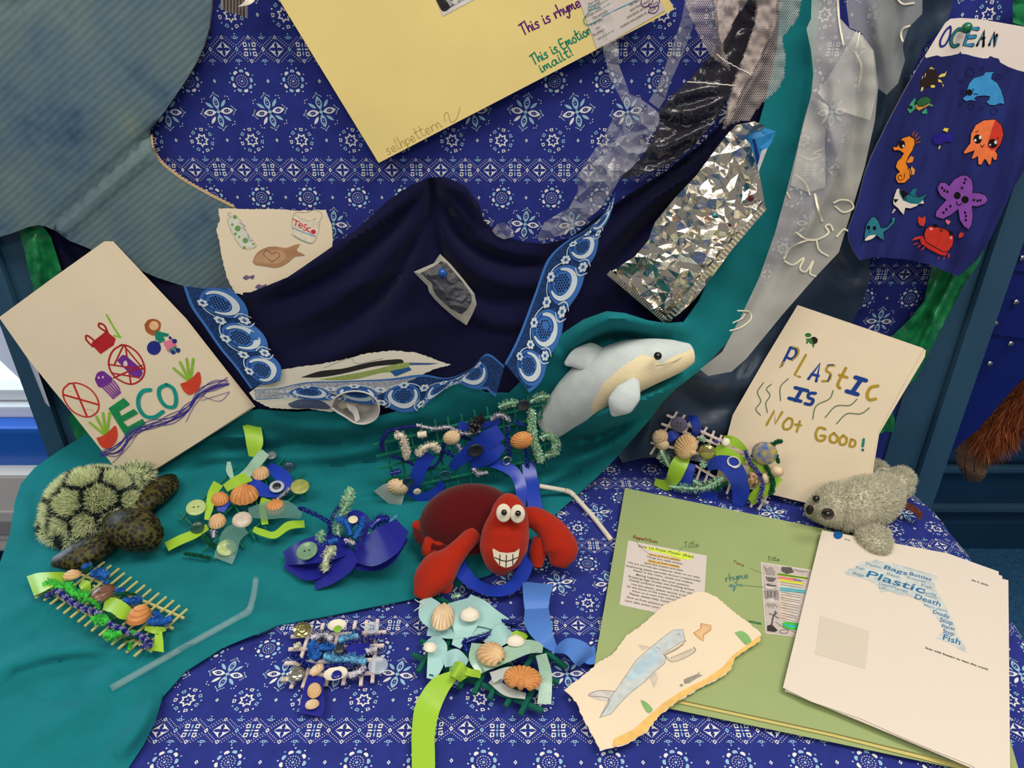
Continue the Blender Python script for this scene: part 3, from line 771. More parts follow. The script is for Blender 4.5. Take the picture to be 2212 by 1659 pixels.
# ---- yellow paper pinned high on the board
yp = Page(W(818, 352, .022), W(1457, 20, .030), W(605, 0, .024))
ys = yp.sheet('yellow_paper', [(818, 352), (1457, 20), (1300, -270), (430, -290), (602, -2)], M_yellow, th=0.0004)
tag(ys, 'large yellow paper with coloured handwriting tilted on the board', 'paper')
art(yp, 'purple_handwriting', [('s', hand('This is rhyme.', (1131, 76), (1262, 10), 27), 1.5, (96, 40, 120))], ys)
art(yp, 'green_handwriting', [('s', hand('This is Emotion', (1154, 140), (1282, 70), 24), 1.4, (30, 140, 110)), ('s', hand('imailt!', (1170, 157), (1240, 118), 22), 1.4, (30, 140, 110))], ys)
art(yp, 'pencil_scribble', [('s', hand('selhpettern', (838, 335), (958, 272), 26), .6, (176, 150, 92)), ('s', [(962, 262), (960, 248), (966, 242), (975, 264), (985, 258), (994, 232)], .6, (176, 150, 92))], ys)
art(yp, 'printed_picture', [('f', [(925, -40), (957, 35), (1030, -4), (1000, -70)], (226, 220, 214)), ('f', [(936, -38), (958, 26), (1012, -5), (990, -60)], (168, 166, 166)),
    ('f', [(942, 0), (957, 25), (972, 17), (966, 4), (955, -4)], (52, 50, 52), 14), ('s', [[(950, 5), (962, 16), (968, 8)], [(975, 2), (985, -5), (1000, -8)], [(972, 16), (985, 5), (992, 4)], [(955, 20), (964, 8)], [(945, -8), (965, -12)]], .8, (40, 38, 40)),
    ('f', circle_px(983, 4, 7, 5), (210, 208, 206))], ys)
ps = yp.sheet('poem_sheet', Y6([(90, -30), (455, 970), (890, 730), (1815, 205), (1700, -60)]), M_grey_print, ys, th=.0002, e=.0006); yp.lay += 10
dxy = (215, -121)
def yl(t, x, y, w): return (t, Y6(x, y), Y6(x+w, y-w*.56))
art(yp, 'pen_underlines', [('s', [Y6([(285, 145), (380, 110), (510, 30)]), Y6([(250, 290), (350, 200), (515, 140)]), Y6([(560, 330), (800, 210), (1230, 10)])], .9, (70, 150, 170)),
    ('s', Y6([(240, 310), (190, 390), (210, 460), (260, 495), (400, 440), (520, 370)]), .9, (60, 150, 150)),
    ('s', [Y6([(1340, 0), (1330, 90), (1400, 135), (1480, 110), (1560, 30), (1570, -20)]), Y6([(1500, 60), (1480, 110), (1530, 150), (1620, 130), (1690, 60), (1700, -10)]), Y6([(1480, 260), (1500, 180), (1600, 130), (1680, 120), (1670, 190), (1600, 260), (1520, 255), (1490, 240)])], .9, (96, 40, 130))], ys)
yp.text('poem_print', [yl('Our oceans, our seas', 290, 110, 500), yl('But the plastic in them', 290, 220, 520), yl('It wraps round the fish', 225, 360, 500), yl('The animals', 375, 392, 290), yl('If we stop', 345, 518, 230), yl('Our', 440, 588, 80), yl('So please', 380, 722, 240), yl('Let us save our', 480, 790, 330),
    yl('be less', 1120, 115, 185), yl('happily', 1360, 100, 160), yl('and live', 1120, 230, 200), yl('rhyme', 1520, 135, 150), yl('and think of this', 1060, 370, 415), yl('time', 1525, 235, 110), yl('oceans one piece at', 930, 555, 520)], ink(DK), ys)

# ---- torn paper with bottle, bag and fish
bp_ = Page(W(472, 450, .030), W(704, 455, .026), W(508, 633, .040))
b_out = [(472, 450), (530, 452), (590, 451), (650, 455), (704, 453), (709, 470), (717, 487), (719, 520), (716, 545), (690, 562), (640, 596), (590, 624), (550, 640), (508, 634), (490, 600), (480, 560), (474, 522), (467, 495), (475, 475)]
bs = bp_.sheet('bottle_drawing_paper', b_out, M_cream_paper, th=.0004, torn=.0006)
tag(bs, 'torn cream paper with painted bottle, shopping bag and brown fish', 'drawing')
art(bp_, 'bottle_drawing', [('f', Z1([(1490, 1395), (1515, 1388), (1545, 1415), (1580, 1470), (1605, 1520), (1655, 1590), (1570, 1605), (1510, 1530), (1478, 1450), (1470, 1410)]), (214, 214, 196)),
    ('f', [circle_px(*Z1(1517, 1402), 4.5), circle_px(*Z1(1535, 1475), 6.5), circle_px(*Z1(1585, 1553), 6), circle_px(*Z1(1520, 1510), 3.5), circle_px(*Z1(1500, 1450), 3), circle_px(*Z1(1578, 1598), 3), circle_px(*Z1(1635, 1575), 2.5), circle_px(*Z1(1545, 1530), 2.5)], (112, 158, 92)),
    ('s', [Z1([(1490, 1395), (1470, 1385), (1480, 1372), (1500, 1385)]), Z1([(1495, 1395), (1470, 1420), (1480, 1460), (1515, 1535), (1572, 1606), (1655, 1590), (1600, 1510), (1560, 1430), (1520, 1388)])], .4, (140, 140, 132)),
    ('s', [Z1([(1550, 1440), (1585, 1460)]), Z1([(1560, 1465), (1590, 1490)]), Z1([(1600, 1510), (1615, 1560), (1630, 1550)])], .8, (130, 140, 190))], bs)
art(bp_, 'bag_drawing', [('f', Z1([(1905, 1385), (1960, 1400), (2035, 1420), (2065, 1440), (2050, 1520), (2010, 1572), (1930, 1545), (1880, 1510), (1885, 1440)]), (226, 214, 192)),
    ('s', [Z1([(1895, 1500), (1885, 1440), (1905, 1375), (1985, 1370), (2030, 1355), (2080, 1380), (2050, 1455)]), Z1([(1905, 1385), (1940, 1410), (2000, 1425), (2040, 1410)]), Z1([(2065, 1440), (2055, 1500), (2020, 1570), (1930, 1545), (1880, 1510)])], .5, (158, 156, 146)),
    ('s', Z1([(1890, 1470), (1960, 1500), (2035, 1525)]), 2.0, (150, 170, 190)), ('s', Z1([(1900, 1520), (1960, 1555), (2010, 1570)]), 1.4, (140, 170, 150)),
    ('s', [Z1([(1893, 1415), (1935, 1432)]), Z1([(1915, 1424), (1908, 1458)]), Z1([(1930, 1452), (1952, 1458), (1948, 1444), (1932, 1446), (1932, 1464), (1950, 1472)]), Z1([(1982, 1452), (1965, 1452), (1965, 1466), (1980, 1474), (1974, 1488), (1958, 1482)]), Z1([(2004, 1470), (1990, 1470), (1986, 1488), (2002, 1498)])], 1.3, (206, 70, 92)),
    ('f', circle_px(*Z1(2024, 1496), 5.5, 5), (200, 50, 76))], bs)
art(bp_, 'fish_drawing', [('f', Z4([(1632, 195), (1650, 150), (1690, 115), (1760, 95), (1850, 105), (1905, 85), (1938, 82), (1915, 120), (1970, 152), (1905, 162), (1860, 200), (1790, 232), (1700, 222), (1645, 212)]), (176, 134, 98), 40),
    ('f', Z4([(1640, 190), (1670, 150), (1720, 125), (1800, 120), (1850, 150), (1810, 200), (1720, 205)]), (192, 152, 118), 24),
    ('s', Z4([(1755, 195), (1705, 150), (1710, 128), (1735, 125), (1757, 145), (1785, 132), (1808, 148), (1795, 172), (1755, 195)]), .7, (96, 60, 44))], bs)
for cx, cy in ((1605, 293), (1685, 352)):
    art(bp_, 'small_fish_drawing', [('f', [Z4(cx-38, cy+6), Z4(cx-15, cy-12), Z4(cx+10, cy-4), Z4(cx+36, cy-14), Z4(cx+30, cy+14), Z4(cx+8, cy+6), Z4(cx-15, cy+18)], (92, 92, 140), 18), ('f', circle_px(*Z4(cx-5, cy+2), 4, 2.5), (150, 100, 112))], bs)

# ---- torn striped paper tucked behind the lace
sp_ = Page(B(548, 863, .085), B(720, 890, .098), B(850, 757, .082))
s_out = [(538, 848), (560, 832), (590, 812), (607, 799), (650, 792), (700, 785), (740, 777), (790, 764), (850, 757), (900, 762), (934, 774), (954, 782), (974, 788), (940, 797), (917, 807), (880, 825), (850, 840), (800, 860), (760, 880), (712, 890), (669, 883), (620, 884), (583, 881), (548, 863)]
ss = sp_.sheet('striped_drawing_paper', s_out, mat('grey_cream_paper', (206, 202, 186), rough=0.9), th=.0004, torn=.0006)
tag(ss, 'torn paper with black, green and blue brushstrokes tucked behind the lace', 'drawing')
art(sp_, 'brushstrokes', [('f', [(650, 815), (690, 802), *Z5([(0, 885), (160, 848), (300, 828), (385, 828), (395, 845), (200, 872), (0, 918)]), (690, 815)], (40, 40, 38), 50), ('f', [(690, 820), *Z5([(0, 930), (200, 892), (380, 850), (432, 848), (425, 880), (330, 905), (250, 912), (90, 952), (10, 960)])], (134, 154, 86), 40),
    ('f', Z5([(305, 902), (430, 875), (447, 893), (342, 936)]), (40, 84, 138)), ('f', Z5([(430, 846), (620, 850), (560, 860), (435, 862)]), (60, 90, 140)), ('s', Z5([(-120, 880), (60, 820), (80, 850), (260, 820)]), .4, (90, 90, 88)),
    ('f', [(622, 872), (650, 862), (700, 868), (714, 882), (670, 882), (630, 880)], (74, 84, 112), 24), ('f', [(650, 852), (690, 846), (740, 860), (700, 864)], (30, 34, 50), 20)], ss)

# ---- ECO booklet leaning on the left
ep = Page(K(300, 1035, .843), K(543, 881, .86), K(222, 524, .88), bend=lambda u, v: 0.006*math.sin(max(0, min(1, v/.29))*math.pi)*(1-u/.2*.6)-0.002)
eco = thing('eco_booklet', 'cream paper booklet with felt pen ECO drawing leaning at left', 'booklet', K(300, 1035, .843))
ep.sheet('page', [(-2, 686), (224, 524), (240, 523), (400, 690), (549, 882), (312, 1033), (140, 868)], M_cream_paper, eco, th=.0003, e=-.0035)
ep.sheet('page', [(-2, 686), (222, 523), (232, 522), (390, 682), (546, 881), (310, 1030), (140, 868)], M_cream_paper, eco, th=.0003, e=-.0018)
ep.sheet('cover', [(-3, 686), (110, 603), (221, 524), (330, 638), (440, 757), (543, 881), (430, 955), (306, 1033), (243, 1003), (216, 965), (180, 917), (140, 866), (60, 770)], M_cream_paper, eco, th=.0003)
lf = Page(K(60, 780, .90), K(20, 700, .92), K(100, 880, .90))
lf.sheet('back_leaf', [(-20, 690), (20, 690), (60, 740), (108, 880), (60, 835), (-20, 760)], mat('lavender_white_paper', (206, 206, 220), rough=0.9), eco, th=.0003)
RED, DRED, LIME, PURP, INDG, TEALK = (214, 72, 52), (176, 40, 48), (140, 190, 60), (116, 52, 150), (66, 54, 150), (30, 150, 142)
art(ep, 'bag_drawing', [('f', Z4([(598, 712), (690, 640), (752, 690), (740, 730), (655, 788), (600, 730)]), DRED), ('s', [Z4([(605, 740), (560, 690), (565, 668), (600, 690), (625, 715)]), Z4([(690, 645), (642, 610), (645, 592), (675, 602), (700, 650)])], 2.6, DRED)], eco)
art(ep, 'tick_drawing', [('s', [Z4([(692, 537), (740, 620), (775, 672)]), Z4([(740, 670), (782, 678)])], 2.6, LIME, 0)], eco)
art(ep, 'crossed_bottle_drawing', [('f', Z4([(762, 830), (800, 792), (850, 825), (925, 905), (905, 940), (860, 930), (830, 900), (790, 860)]), PURP, 30), ('f', circle_px(*Z4(815, 850), 4.5, 7), (226, 208, 206)),
    ('s', Z4([(790, 728), (735, 765), (708, 850), (745, 930), (850, 982), (920, 945), (938, 880), (900, 790), (830, 735), (790, 728)]), 2.2, DRED), ('s', [Z4([(800, 735), (742, 860)]), Z4([(705, 853), (925, 885)]), Z4([(735, 910), (905, 940)]), Z4([(810, 740), (930, 885)]), Z4([(815, 740), (850, 980)]), Z4([(740, 940), (920, 860)])], 2.0, DRED)], eco)
art(ep, 'crossed_circle_drawing', [('s', Z4([(455, 975), (418, 1015), (430, 1085), (490, 1160), (580, 1190), (640, 1150), (640, 1080), (590, 1010), (510, 972), (455, 975)]), 2.0, (196, 54, 48)), ('s', [Z4([(485, 982), (570, 1185)]), Z4([(420, 1045), (640, 1110)])], 2.6, (196, 50, 44)),
    ('s', [Z4([(450, 1020), (475, 1025)]), Z4([(560, 1140), (610, 1145), (605, 1165)])], .4, (190, 170, 150))], eco)
art(ep, 'jellyfish_drawing', [('f', Z4([(620, 950), (635, 908), (670, 895), (705, 918), (735, 950), (700, 985), (650, 1000)]), PURP, 28), ('s', [Z4([(660+i*16, 990-i*6), (700+i*14, 1030-i*6), (738+i*9, 1072-i*7)]) for i in range(6)], 2.2, (136, 66, 160)), ('f', [circle_px(*Z4(645, 938), 2, 2.6), circle_px(*Z4(672, 935), 2, 2.6)], (226, 206, 190))], eco)
art(ep, 'girl_drawing', [('f', Z4([(935, 600), (960, 568), (1010, 565), (1040, 590), (1030, 640), (1000, 668), (950, 645)]), (170, 96, 48), 30), ('f', circle_px(*Z4(997, 606), 10, 10), (230, 186, 140)), ('f', Z4([(1005, 640), (1040, 645), (1095, 660), (1085, 675), (1055, 675), (1070, 700), (1030, 720), (1015, 690), (1012, 710), (1005, 680)]), (30, 134, 112)),
    ('f', Z4([(1055, 712), (1110, 695), (1145, 735), (1090, 778)]), (226, 122, 150)), ('f', [Z4([(1095, 760), (1115, 750), (1130, 765), (1105, 780)]), Z4([(1120, 745), (1135, 738), (1150, 755), (1135, 765)])], (30, 134, 112)), ('f', [circle_px(*Z4(1122, 778), 5, 4), circle_px(*Z4(1152, 765), 5, 5), circle_px(*Z4(998, 748), 15, 15), circle_px(*Z4(1130, 706), 5, 5), circle_px(*Z4(1100, 683), 3, 3)], (40, 48, 130)), ('s', Z4([(1100, 685), (1125, 700), (1120, 715)]), 1.4, (40, 48, 130))], eco)
for dx, dy in ((0, 0), (-535, 345)):
    art(ep, 'plant_drawing', [('s', [Z4([(1125+dx, 880+dy), (1210+dx, 955+dy)]), Z4([(1165+dx, 840+dy), (1218+dx, 950+dy)]), Z4([(1208+dx, 820+dy), (1225+dx, 950+dy)]), Z4([(1250+dx, 820+dy), (1235+dx, 935+dy)])], 3.4, LIME), ('f', Z4([(1165+dx, 980+dy), (1210+dx, 965+dy), (1250+dx, 935+dy), (1285+dx, 902+dy), (1300+dx, 960+dy), (1280+dx, 1020+dy), (1225+dx, 1053+dy), (1190+dx, 1030+dy)]), RED, 30)], eco)
art(ep, 'lettering', [('f', Z4([(708, 1135), (805, 1068), (845, 1110), (775, 1155), (790, 1185), (870, 1140), (898, 1170), (800, 1222), (830, 1255), (925, 1205), (945, 1240), (820, 1325)]), (34, 140, 84)),
    ('s', Z4([(975, 1018), (930, 1025), (900, 1070), (905, 1140), (945, 1190), (1000, 1195), (1055, 1160)]), 5.4, TEALK), ('s', Z4([(1080, 985), (1035, 1010), (1035, 1070), (1075, 1125), (1125, 1130), (1140, 1080), (1120, 1010), (1080, 985)]), 5.2, TEALK)], eco)
rng = random.Random(3)
waves = []
for k in range(9):
    b0 = [(660, 1440), (760, 1405), (860, 1300), (960, 1262), (1100, 1215), (1200, 1150), (1290, 1040), (1380, 1000), (1470, 965)]
    waves.append(Z4([(x+rng.uniform(-14, 14), y+rng.uniform(-26, 26)+(k-4)*5) for x, y in b0]))
art(ep, 'wave_scribble', [('s', waves, 1.0, INDG), ('s', [Z4([(730, 1490), (830, 1390), (900, 1290)]), Z4([(1200, 1230), (1260, 1120), (1330, 1040)]), Z4([(1280, 1050), (1420, 1095), (1480, 1040)]), Z4([(1300, 1090), (1400, 1060), (1480, 1035)])], .7, INDG)], eco)

# ---- PLASTIC IS NOT GOOD sheet
np_ = Page(T(1560, 1042, .016), T(1741, 1086, .014), W(1723, 659, .034), bend=lambda u, v: -0.004*math.sin(max(0, min(1, v/.27))*math.pi))
pg = thing('not_good_sheet', 'cream sheet lettered in yellow and blue, leaning on the right', 'drawing', T(1660, 1070, .01))
np_.sheet('page', [(1728, 662), (2001, 757), (1999, 772), (1900, 940), (1870, 1118), (1741, 1088), (1548, 1040), (1584, 898)], M_cream_paper, pg, th=.0003, e=-.002)
np_.sheet('front_page', [(1723, 659), (1860, 706), (1996, 753), (1945, 845), (1897, 935), (1893, 960), (1885, 1005), (1862, 1118), (1741, 1086), (1645, 1063), (1545, 1038), (1562, 975), (1582, 898), (1650, 780)], M_cream_paper, pg, th=.0003)
MUS, RB, SEA = (174, 146, 52), (34, 66, 140), (84, 112, 88)
art(np_, 'turtle_drawing', [('f', circle_px(*Z6(855, 705), 8.5, 8), (40, 36, 30)), ('f', [circle_px(*Z6(818, 670), 7, 4.5), Z6([(800, 695), (840, 690), (855, 735), (830, 725)]), Z6([(845, 730), (860, 728), (855, 752), (845, 745)]), Z6([(805, 710), (820, 705), (815, 728), (806, 725)])], (58, 120, 64))], pg)
art(np_, 'lettering', [
    ('s', [Z6([(705, 750), (645, 870)]), Z6([(700, 755), (735, 760), (740, 795), (710, 825), (680, 815)])], 3.4, RB), ('s', [Z6([(715, 745), (755, 760), (750, 800), (715, 835)]), Z6([(635, 880), (660, 845)])], 2.1, MUS),
    ('s', Z6([(803, 800), (730, 930), (765, 942)]), 3.1, MUS, 0), ('s', [Z6([(820, 955), (895, 855), (870, 970)]), Z6([(840, 925), (885, 935)])], 3.6, RB, 0),
    ('s', Z6([(988, 868), (950, 870), (935, 900), (965, 925), (950, 965), (910, 970)]), 2.9, MUS), ('s', Z6([(980, 862), (945, 865)]), 1.6, RB), ('s', Z6([(960, 930), (945, 972)]), 1.6, RB),
    ('s', [Z6([(1062, 885), (1010, 1000), (1025, 1015)]), Z6([(1020, 930), (1070, 945)])], 3.6, MUS), ('s', [Z6([(1160, 960), (1105, 1040)]), Z6([(1125, 945), (1192, 965)]), Z6([(1068, 1035), (1138, 1055)])], 5.5, RB, 0), ('s', Z6([(1270, 1000), (1225, 1010), (1200, 1060), (1215, 1090), (1255, 1085)]), 3.9, MUS),
    ('s', [Z6([(775, 1025), (735, 1095)]), Z6([(735, 1012), (815, 1032)]), Z6([(695, 1080), (770, 1100)])], 4.7, RB, 0), ('s', Z6([(865, 1048), (825, 1050), (820, 1075), (850, 1090), (835, 1120), (798, 1115)]), 4.2, RB),
    ('s', Z6([(550, 1250), (600, 1160), (605, 1245), (650, 1170)]), 3.4, MUS, 0), ('s', Z6([(690, 1208), (660, 1240), (660, 1275), (690, 1280), (715, 1250), (712, 1215), (690, 1208)]), 2.9, MUS), ('s', [Z6([(765, 1228), (745, 1295)]), Z6([(735, 1250), (772, 1255)])], 2.9, MUS),
    ('s', Z6([(930, 1280), (890, 1270), (868, 1310), (880, 1350), (915, 1352), (930, 1325), (900, 1322)]), 3.1, MUS), ('s', Z6([(985, 1305), (960, 1325), (965, 1360), (995, 1365), (1010, 1335), (985, 1305)]), 2.9, MUS), ('s', Z6([(1045, 1320), (1022, 1345), (1030, 1378), (1058, 1375), (1068, 1340), (1045, 1320)]), 2.9, MUS),
    ('s', Z6([(1098, 1345), (1088, 1390), (1118, 1388), (1122, 1355), (1098, 1345)]), 2.6, MUS), ('s', [Z6([(1178, 1345), (1172, 1390)]), Z6([(1171, 1412), (1173, 1416)])], 3.1, (40, 130, 110))], pg)
art(np_, 'wave_lines', [('s', [Z6([(530, 978), (490, 1040), (512, 1100), (480, 1150), (510, 1190)]), Z6([(580, 988), (548, 1020), (572, 1060), (545, 1110), (555, 1172)]), Z6([(690, 952), (640, 1005), (640, 1095)]), Z6([(980, 1030), (960, 1080), (870, 1130), (848, 1215)]), Z6([(1135, 1085), (1090, 1125), (1000, 1130), (928, 1205)]), Z6([(1215, 1142), (1160, 1180), (1070, 1180), (1002, 1245)])], 1.1, SEA)], pg)

# ---- sage green folder with two poems stuck on it
gp = Page(T(1350, 1054, .013), T(2062, 1200, .013), T(1278, 1470, .012))
gf = thing('green_folder', 'sage green card folder lying on the table at right', 'folder', T(1750, 1350, .0))
gp.sheet('back_cover', [(1352, 1058), (2070, 1204), (2216, 1700), (2150, 1672), (1800, 1598), (1300, 1495), (1280, 1480)], M_green_card, gf, th=.0005, e=-.0035)
gp.sheet('inner_sheet', [(1352, 1058), (2066, 1202), (2206, 1690), (1800, 1588), (1290, 1478)], mat('pale_yellow_card', (206, 192, 120), rough=.9), gf, th=.0005, e=-.0020)
gp.sheet('front_cover', [(1350, 1054), (2062, 1200), (2200, 1680), (1800, 1583), (1278, 1470)], M_green_card, gf, th=.0005)
gp.lay = 6
gp.sheet('poem_sheet', R4([(222, 232), (1632, 505), (1560, 1700), (700, 1530), (600, 1495), (520, 1485), (66, 1385)]), M_grey_print, gf, th=.0002, e=.0005)
gp.lay = 12
art(gp, 'highlighter', [('f', R4([(500, 330), (900, 400), (1120, 430), (1370, 500), (1380, 560), (1200, 570), (900, 480), (560, 390)]), (214, 236, 80), 30), ('f', [R4([(600, 462), (1160, 560), (1165, 612), (600, 505)]), R4([(565, 590), (600, 575), (1150, 690), (1145, 735), (590, 635)])], (226, 186, 112))], gf)
poem = [('Save Us From Plastic (Rap)', (400, 350), (1390, 548)), ('Save us from plastic,', (600, 497), (1155, 606)), ('Things are really drastic.', (550, 538), (1205, 672)), ('Save us from plastic,', (590, 610), (1150, 722)),
        ('Save the oceans and seas.', (512, 652), (1215, 792)), ('We are worried sea creatures, listen to our plea,', (212, 640), (1515, 918)), ('Swallowing plastic particles thrown irresponsibly', (180, 700), (1520, 982)), ('Plastic in the rivers, canals and oceans,', (315, 785), (1385, 1015)),
        ('Mixing together like toxic potions.', (362, 862), (1320, 1065)), ('Shopping bags, bottles and drinking straws', (222, 892), (1400, 1140)), ('Deadly pollution and plastic are the cause', (240, 955), (1420, 1210)), ('Use less plastic, please recycle at home', (278, 1030), (1350, 1262)),
        ('Or the future of the oceans will be', (195, 1070), (1140, 1275)), ('Allow us to swim free without', (290, 1152), (1080, 1320)), ('Please, please help, humans', (245, 1205), (1020, 1368)), ('Save us from plastics in', (195, 1262), (855, 1412)), ("Let's take action now", (165, 1325), (770, 1458))]
gp.text('poem_print', [(t, R4(*a), R4(*b)) for t, a, b in poem], ink((74, 70, 62)), gf, bold=.006)
art(gp, 'pencil_notes', [('s', hand('Repetition', R4(310, 190), R4(760, 285), 7), .8, (146, 84, 50)), ('s', R4([(370, 240), (430, 340), (600, 480)]), .5, (140, 100, 60)), ('s', hand('Title', R4(1235, 370), R4(1500, 350), 14), .7, (96, 124, 84)), ('s', R4([(1210, 345), (1160, 400), (1125, 440)]), .5, (110, 128, 90)),
    ('s', hand('Title', R5(980, 175), R5(1200, 190), 9), .7, (96, 124, 84)), ('s', hand('Tone', R5(360, 215), R5(560, 290), 6), .7, (150, 120, 60)), ('s', R5([(660, 315), (760, 360), (940, 425)]), .4, (90, 96, 70)), ('s', hand('rhyme', R5(230, 560), R5(650, 490), 16), .8, (80, 130, 120)),
    ('s', [R5([(280, 640), (340, 600), (320, 660), (380, 620), (370, 730), (440, 600), (470, 640), (500, 600), (520, 640)])], .8, (70, 130, 150)), ('s', R5([(520, 622), (900, 660), (1190, 690)]), .5, (80, 110, 90)), ('s', hand('unison', R5(640, 1280), R5(870, 1330), 6), .8, (60, 130, 80))], gf)
gp.sheet('picture_poem_sheet', R5([(855, 205), (1790, 350), (1500, 1552), (940, 1482)]), M_grey_print, gf, th=.0002, e=.0005)
art(gp, 'line_drawings', [('f', R5([(885, 235), (1770, 375), (1480, 1530), (965, 1465)]), (196, 186, 180)), ('f', R5([(1150, 400), (1720, 480), (1560, 1330), (1240, 1280)]), (212, 202, 194)),
    ('f', R5([(915, 290), (960, 330), (1040, 300), (1110, 380), (1105, 450), (955, 435)]), (160, 152, 148)), ('s', R5([(915, 290), (960, 330), (1040, 300), (1110, 380), (1105, 450), (955, 435), (950, 370), (915, 290)]), .3, (74, 70, 70), 0),
    ('f', R5([(930, 470), (1140, 500), (1080, 570), (980, 560)]), (110, 104, 102)), ('f', circle_px(*R5(1030, 650), 13, 6.5), (214, 206, 200)), ('s', circle_px(*R5(1030, 650), 13, 6.5)+[circle_px(*R5(1030, 650), 13, 6.5)[0]], .4, (70, 66, 66)), ('f', R5([(960, 600), (1130, 630), (1120, 660), (960, 640)]), (96, 92, 92)),
    ('f', R5([(910, 720), (1170, 720), (1175, 900), (930, 870)]), (150, 144, 140)), ('s', [R5([(980, 740), (985, 840)]), R5([(1040, 740), (1035, 850)]), R5([(1110, 740), (1105, 850)])], .9, (80, 76, 76)),
    ('f', circle_px(*R5(1035, 900), 8, 5), (204, 196, 190)), ('f', R5([(985, 950), (1090, 960), (1100, 1050), (985, 1040)]), (170, 164, 160)), ('s', [R5([(985, 950), (940, 1020)]), R5([(1095, 960), (1150, 1030)]), R5([(985, 975), (1095, 985)]), R5([(985, 1005), (1095, 1015)])], .5, (84, 80, 80)),
    ('f', R5([(965, 1360), (1050, 1330), (1160, 1440), (1100, 1470), (970, 1450)]), (60, 56, 56)), ('s', R5([(1050, 1370), (1070, 1220), (1090, 1170)]), 1.6, (90, 86, 84)), ('s', [R5([(1090, 1170), (1150, 1120)]), R5([(1090, 1170), (1170, 1220)]), R5([(1090, 1170), (1010, 1140)]), R5([(1090, 1170), (1120, 1090)])], 1.2, (96, 92, 90)),
    ('f', [R5([(1230, 300), (1400, 310), (1450, 400), (1320, 430), (1220, 370)])], (92, 88, 88)), ('s', R5([(1450, 350), (1560, 380), (1680, 385)]), .6, (90, 86, 86)), ('s', [circle_px(*R5(1270, 1460), 9, 4), R5([(1120, 1290), (1250, 1380), (1480, 1480)])], .5, (80, 76, 76))], gf)
art(gp, 'colour_highlights', [('f', R5([(1150, 410), (1690, 490), (1690, 530), (1150, 455)]), (150, 196, 60)), ('f', R5([(1160, 475), (1440, 510), (1440, 550), (1160, 515)]), (236, 130, 130)), ('f', R5([(1440, 510), (1600, 545), (1590, 575), (1440, 550)]), (150, 110, 170)), ('f', R5([(1190, 520), (1610, 580), (1610, 625), (1190, 560)]), (228, 232, 70)),
    ('f', R5([(1200, 665), (1650, 720), (1640, 780), (1200, 735)]), (96, 190, 206)), ('f', R5([(1240, 1310), (1300, 1295), (1540, 1330), (1520, 1420), (1260, 1385)]), (70, 190, 70), 24), ('f', R5([(1280, 1335), (1510, 1360), (1505, 1395), (1280, 1370)]), (60, 180, 190)),
    ('f', [R5([(1215, 840+k*92), (1310, 852+k*92), (1310, 870+k*92), (1215, 858+k*92)]) for k in range(5)], (226, 176, 100))], gf)
art(gp, 'verse_lines', [('s', [R5([(1165, 435), (1690, 510)])], 1.1, (50, 60, 40)), ('s', [R5([(1200+k*3, y), (1640-k*10, y+60)]) for k, y in enumerate((495, 540, 580, 620, 680, 715, 760, 800, 855, 890, 945, 985, 1035, 1080, 1135, 1175, 1225, 1265))], .55, (122, 114, 110))], gf)

# ---- torn paper with the shark
kp = Page(T(1250, 1530, .016), T(1640, 1370, .020), T(1500, 1300, .020))
k_out = P5([(50, 1245), (110, 1200), (190, 1140), (255, 1080), (330, 1040), (390, 970), (420, 920), (500, 870), (580, 800), (650, 735), (740, 700), (850, 655), (890, 660), (965, 690), (1060, 775), (1140, 835), (1200, 880), (1228, 910), (1222, 955), (1170, 985), (1075, 1050), (1045, 1125), (990, 1170), (850, 1240), (720, 1320), (620, 1400), (540, 1500), (420, 1570), (265, 1610), (235, 1540), (200, 1480), (165, 1420), (130, 1330), (90, 1280)])
ks = kp.sheet('shark_drawing_paper', k_out, M_cream_paper, th=.0006, torn=.0007)
tag(ks, 'torn cream paper with pencil shark drawing lying across the green folder', 'drawing')
SHB, SHG, PEN = (196, 204, 204), (206, 194, 178), (150, 142, 136)
body = P5([(760, 885), (700, 890), (620, 950), (560, 1000), (480, 1070), (420, 1160), (360, 1250), (320, 1300), (265, 1412), (330, 1390), (390, 1320), (440, 1270), (540, 1190), (600, 1130), (650, 1090), (660, 1060), (645, 1030), (720, 980), (775, 950)])
art(kp, 'shark_drawing', [('f', body, SHB), ('f', P5([(600, 1000), (540, 1040), (480, 1100), (430, 1180), (480, 1180), (560, 1120), (620, 1060)]), (180, 204, 216), 24), ('f', P5([(560, 985), (490, 975), (520, 1010), (560, 1000)]), SHG), ('f', P5([(350, 1255), (260, 1250), (195, 1275), (250, 1305), (320, 1308)]), (206, 202, 196), 20), ('f', P5([(560, 1170), (590, 1235), (612, 1180), (600, 1140)]), SHG),
    ('f', P5([(645, 1030), (690, 1075), (760, 1055), (838, 1015), (825, 992), (780, 1020), (700, 1062), (665, 1045)]), SHG), ('s', body+[body[0]], .5, PEN, 0), ('s', [P5([(645, 1030), (690, 1078), (838, 1010), (825, 990)]), P5([(648, 1040), (730, 1000), (778, 952)]), P5([(730, 910), (745, 918)]), P5([(600, 990), (625, 1000)]), P5([(265, 1412), (320, 1300), (195, 1280), (250, 1252), (355, 1255)])], .5, (110, 104, 104)),
    ('s', [P5([(660+i*12, 1040-i*7), (664+i*12, 1026-i*7), (670+i*12, 1034-i*7)]) for i in range(9)]+[P5([(690+i*14, 1062-i*6), (692+i*14, 1050-i*6), (700+i*14, 1056-i*6)]) for i in range(9)], .35, (130, 122, 116))], ks)
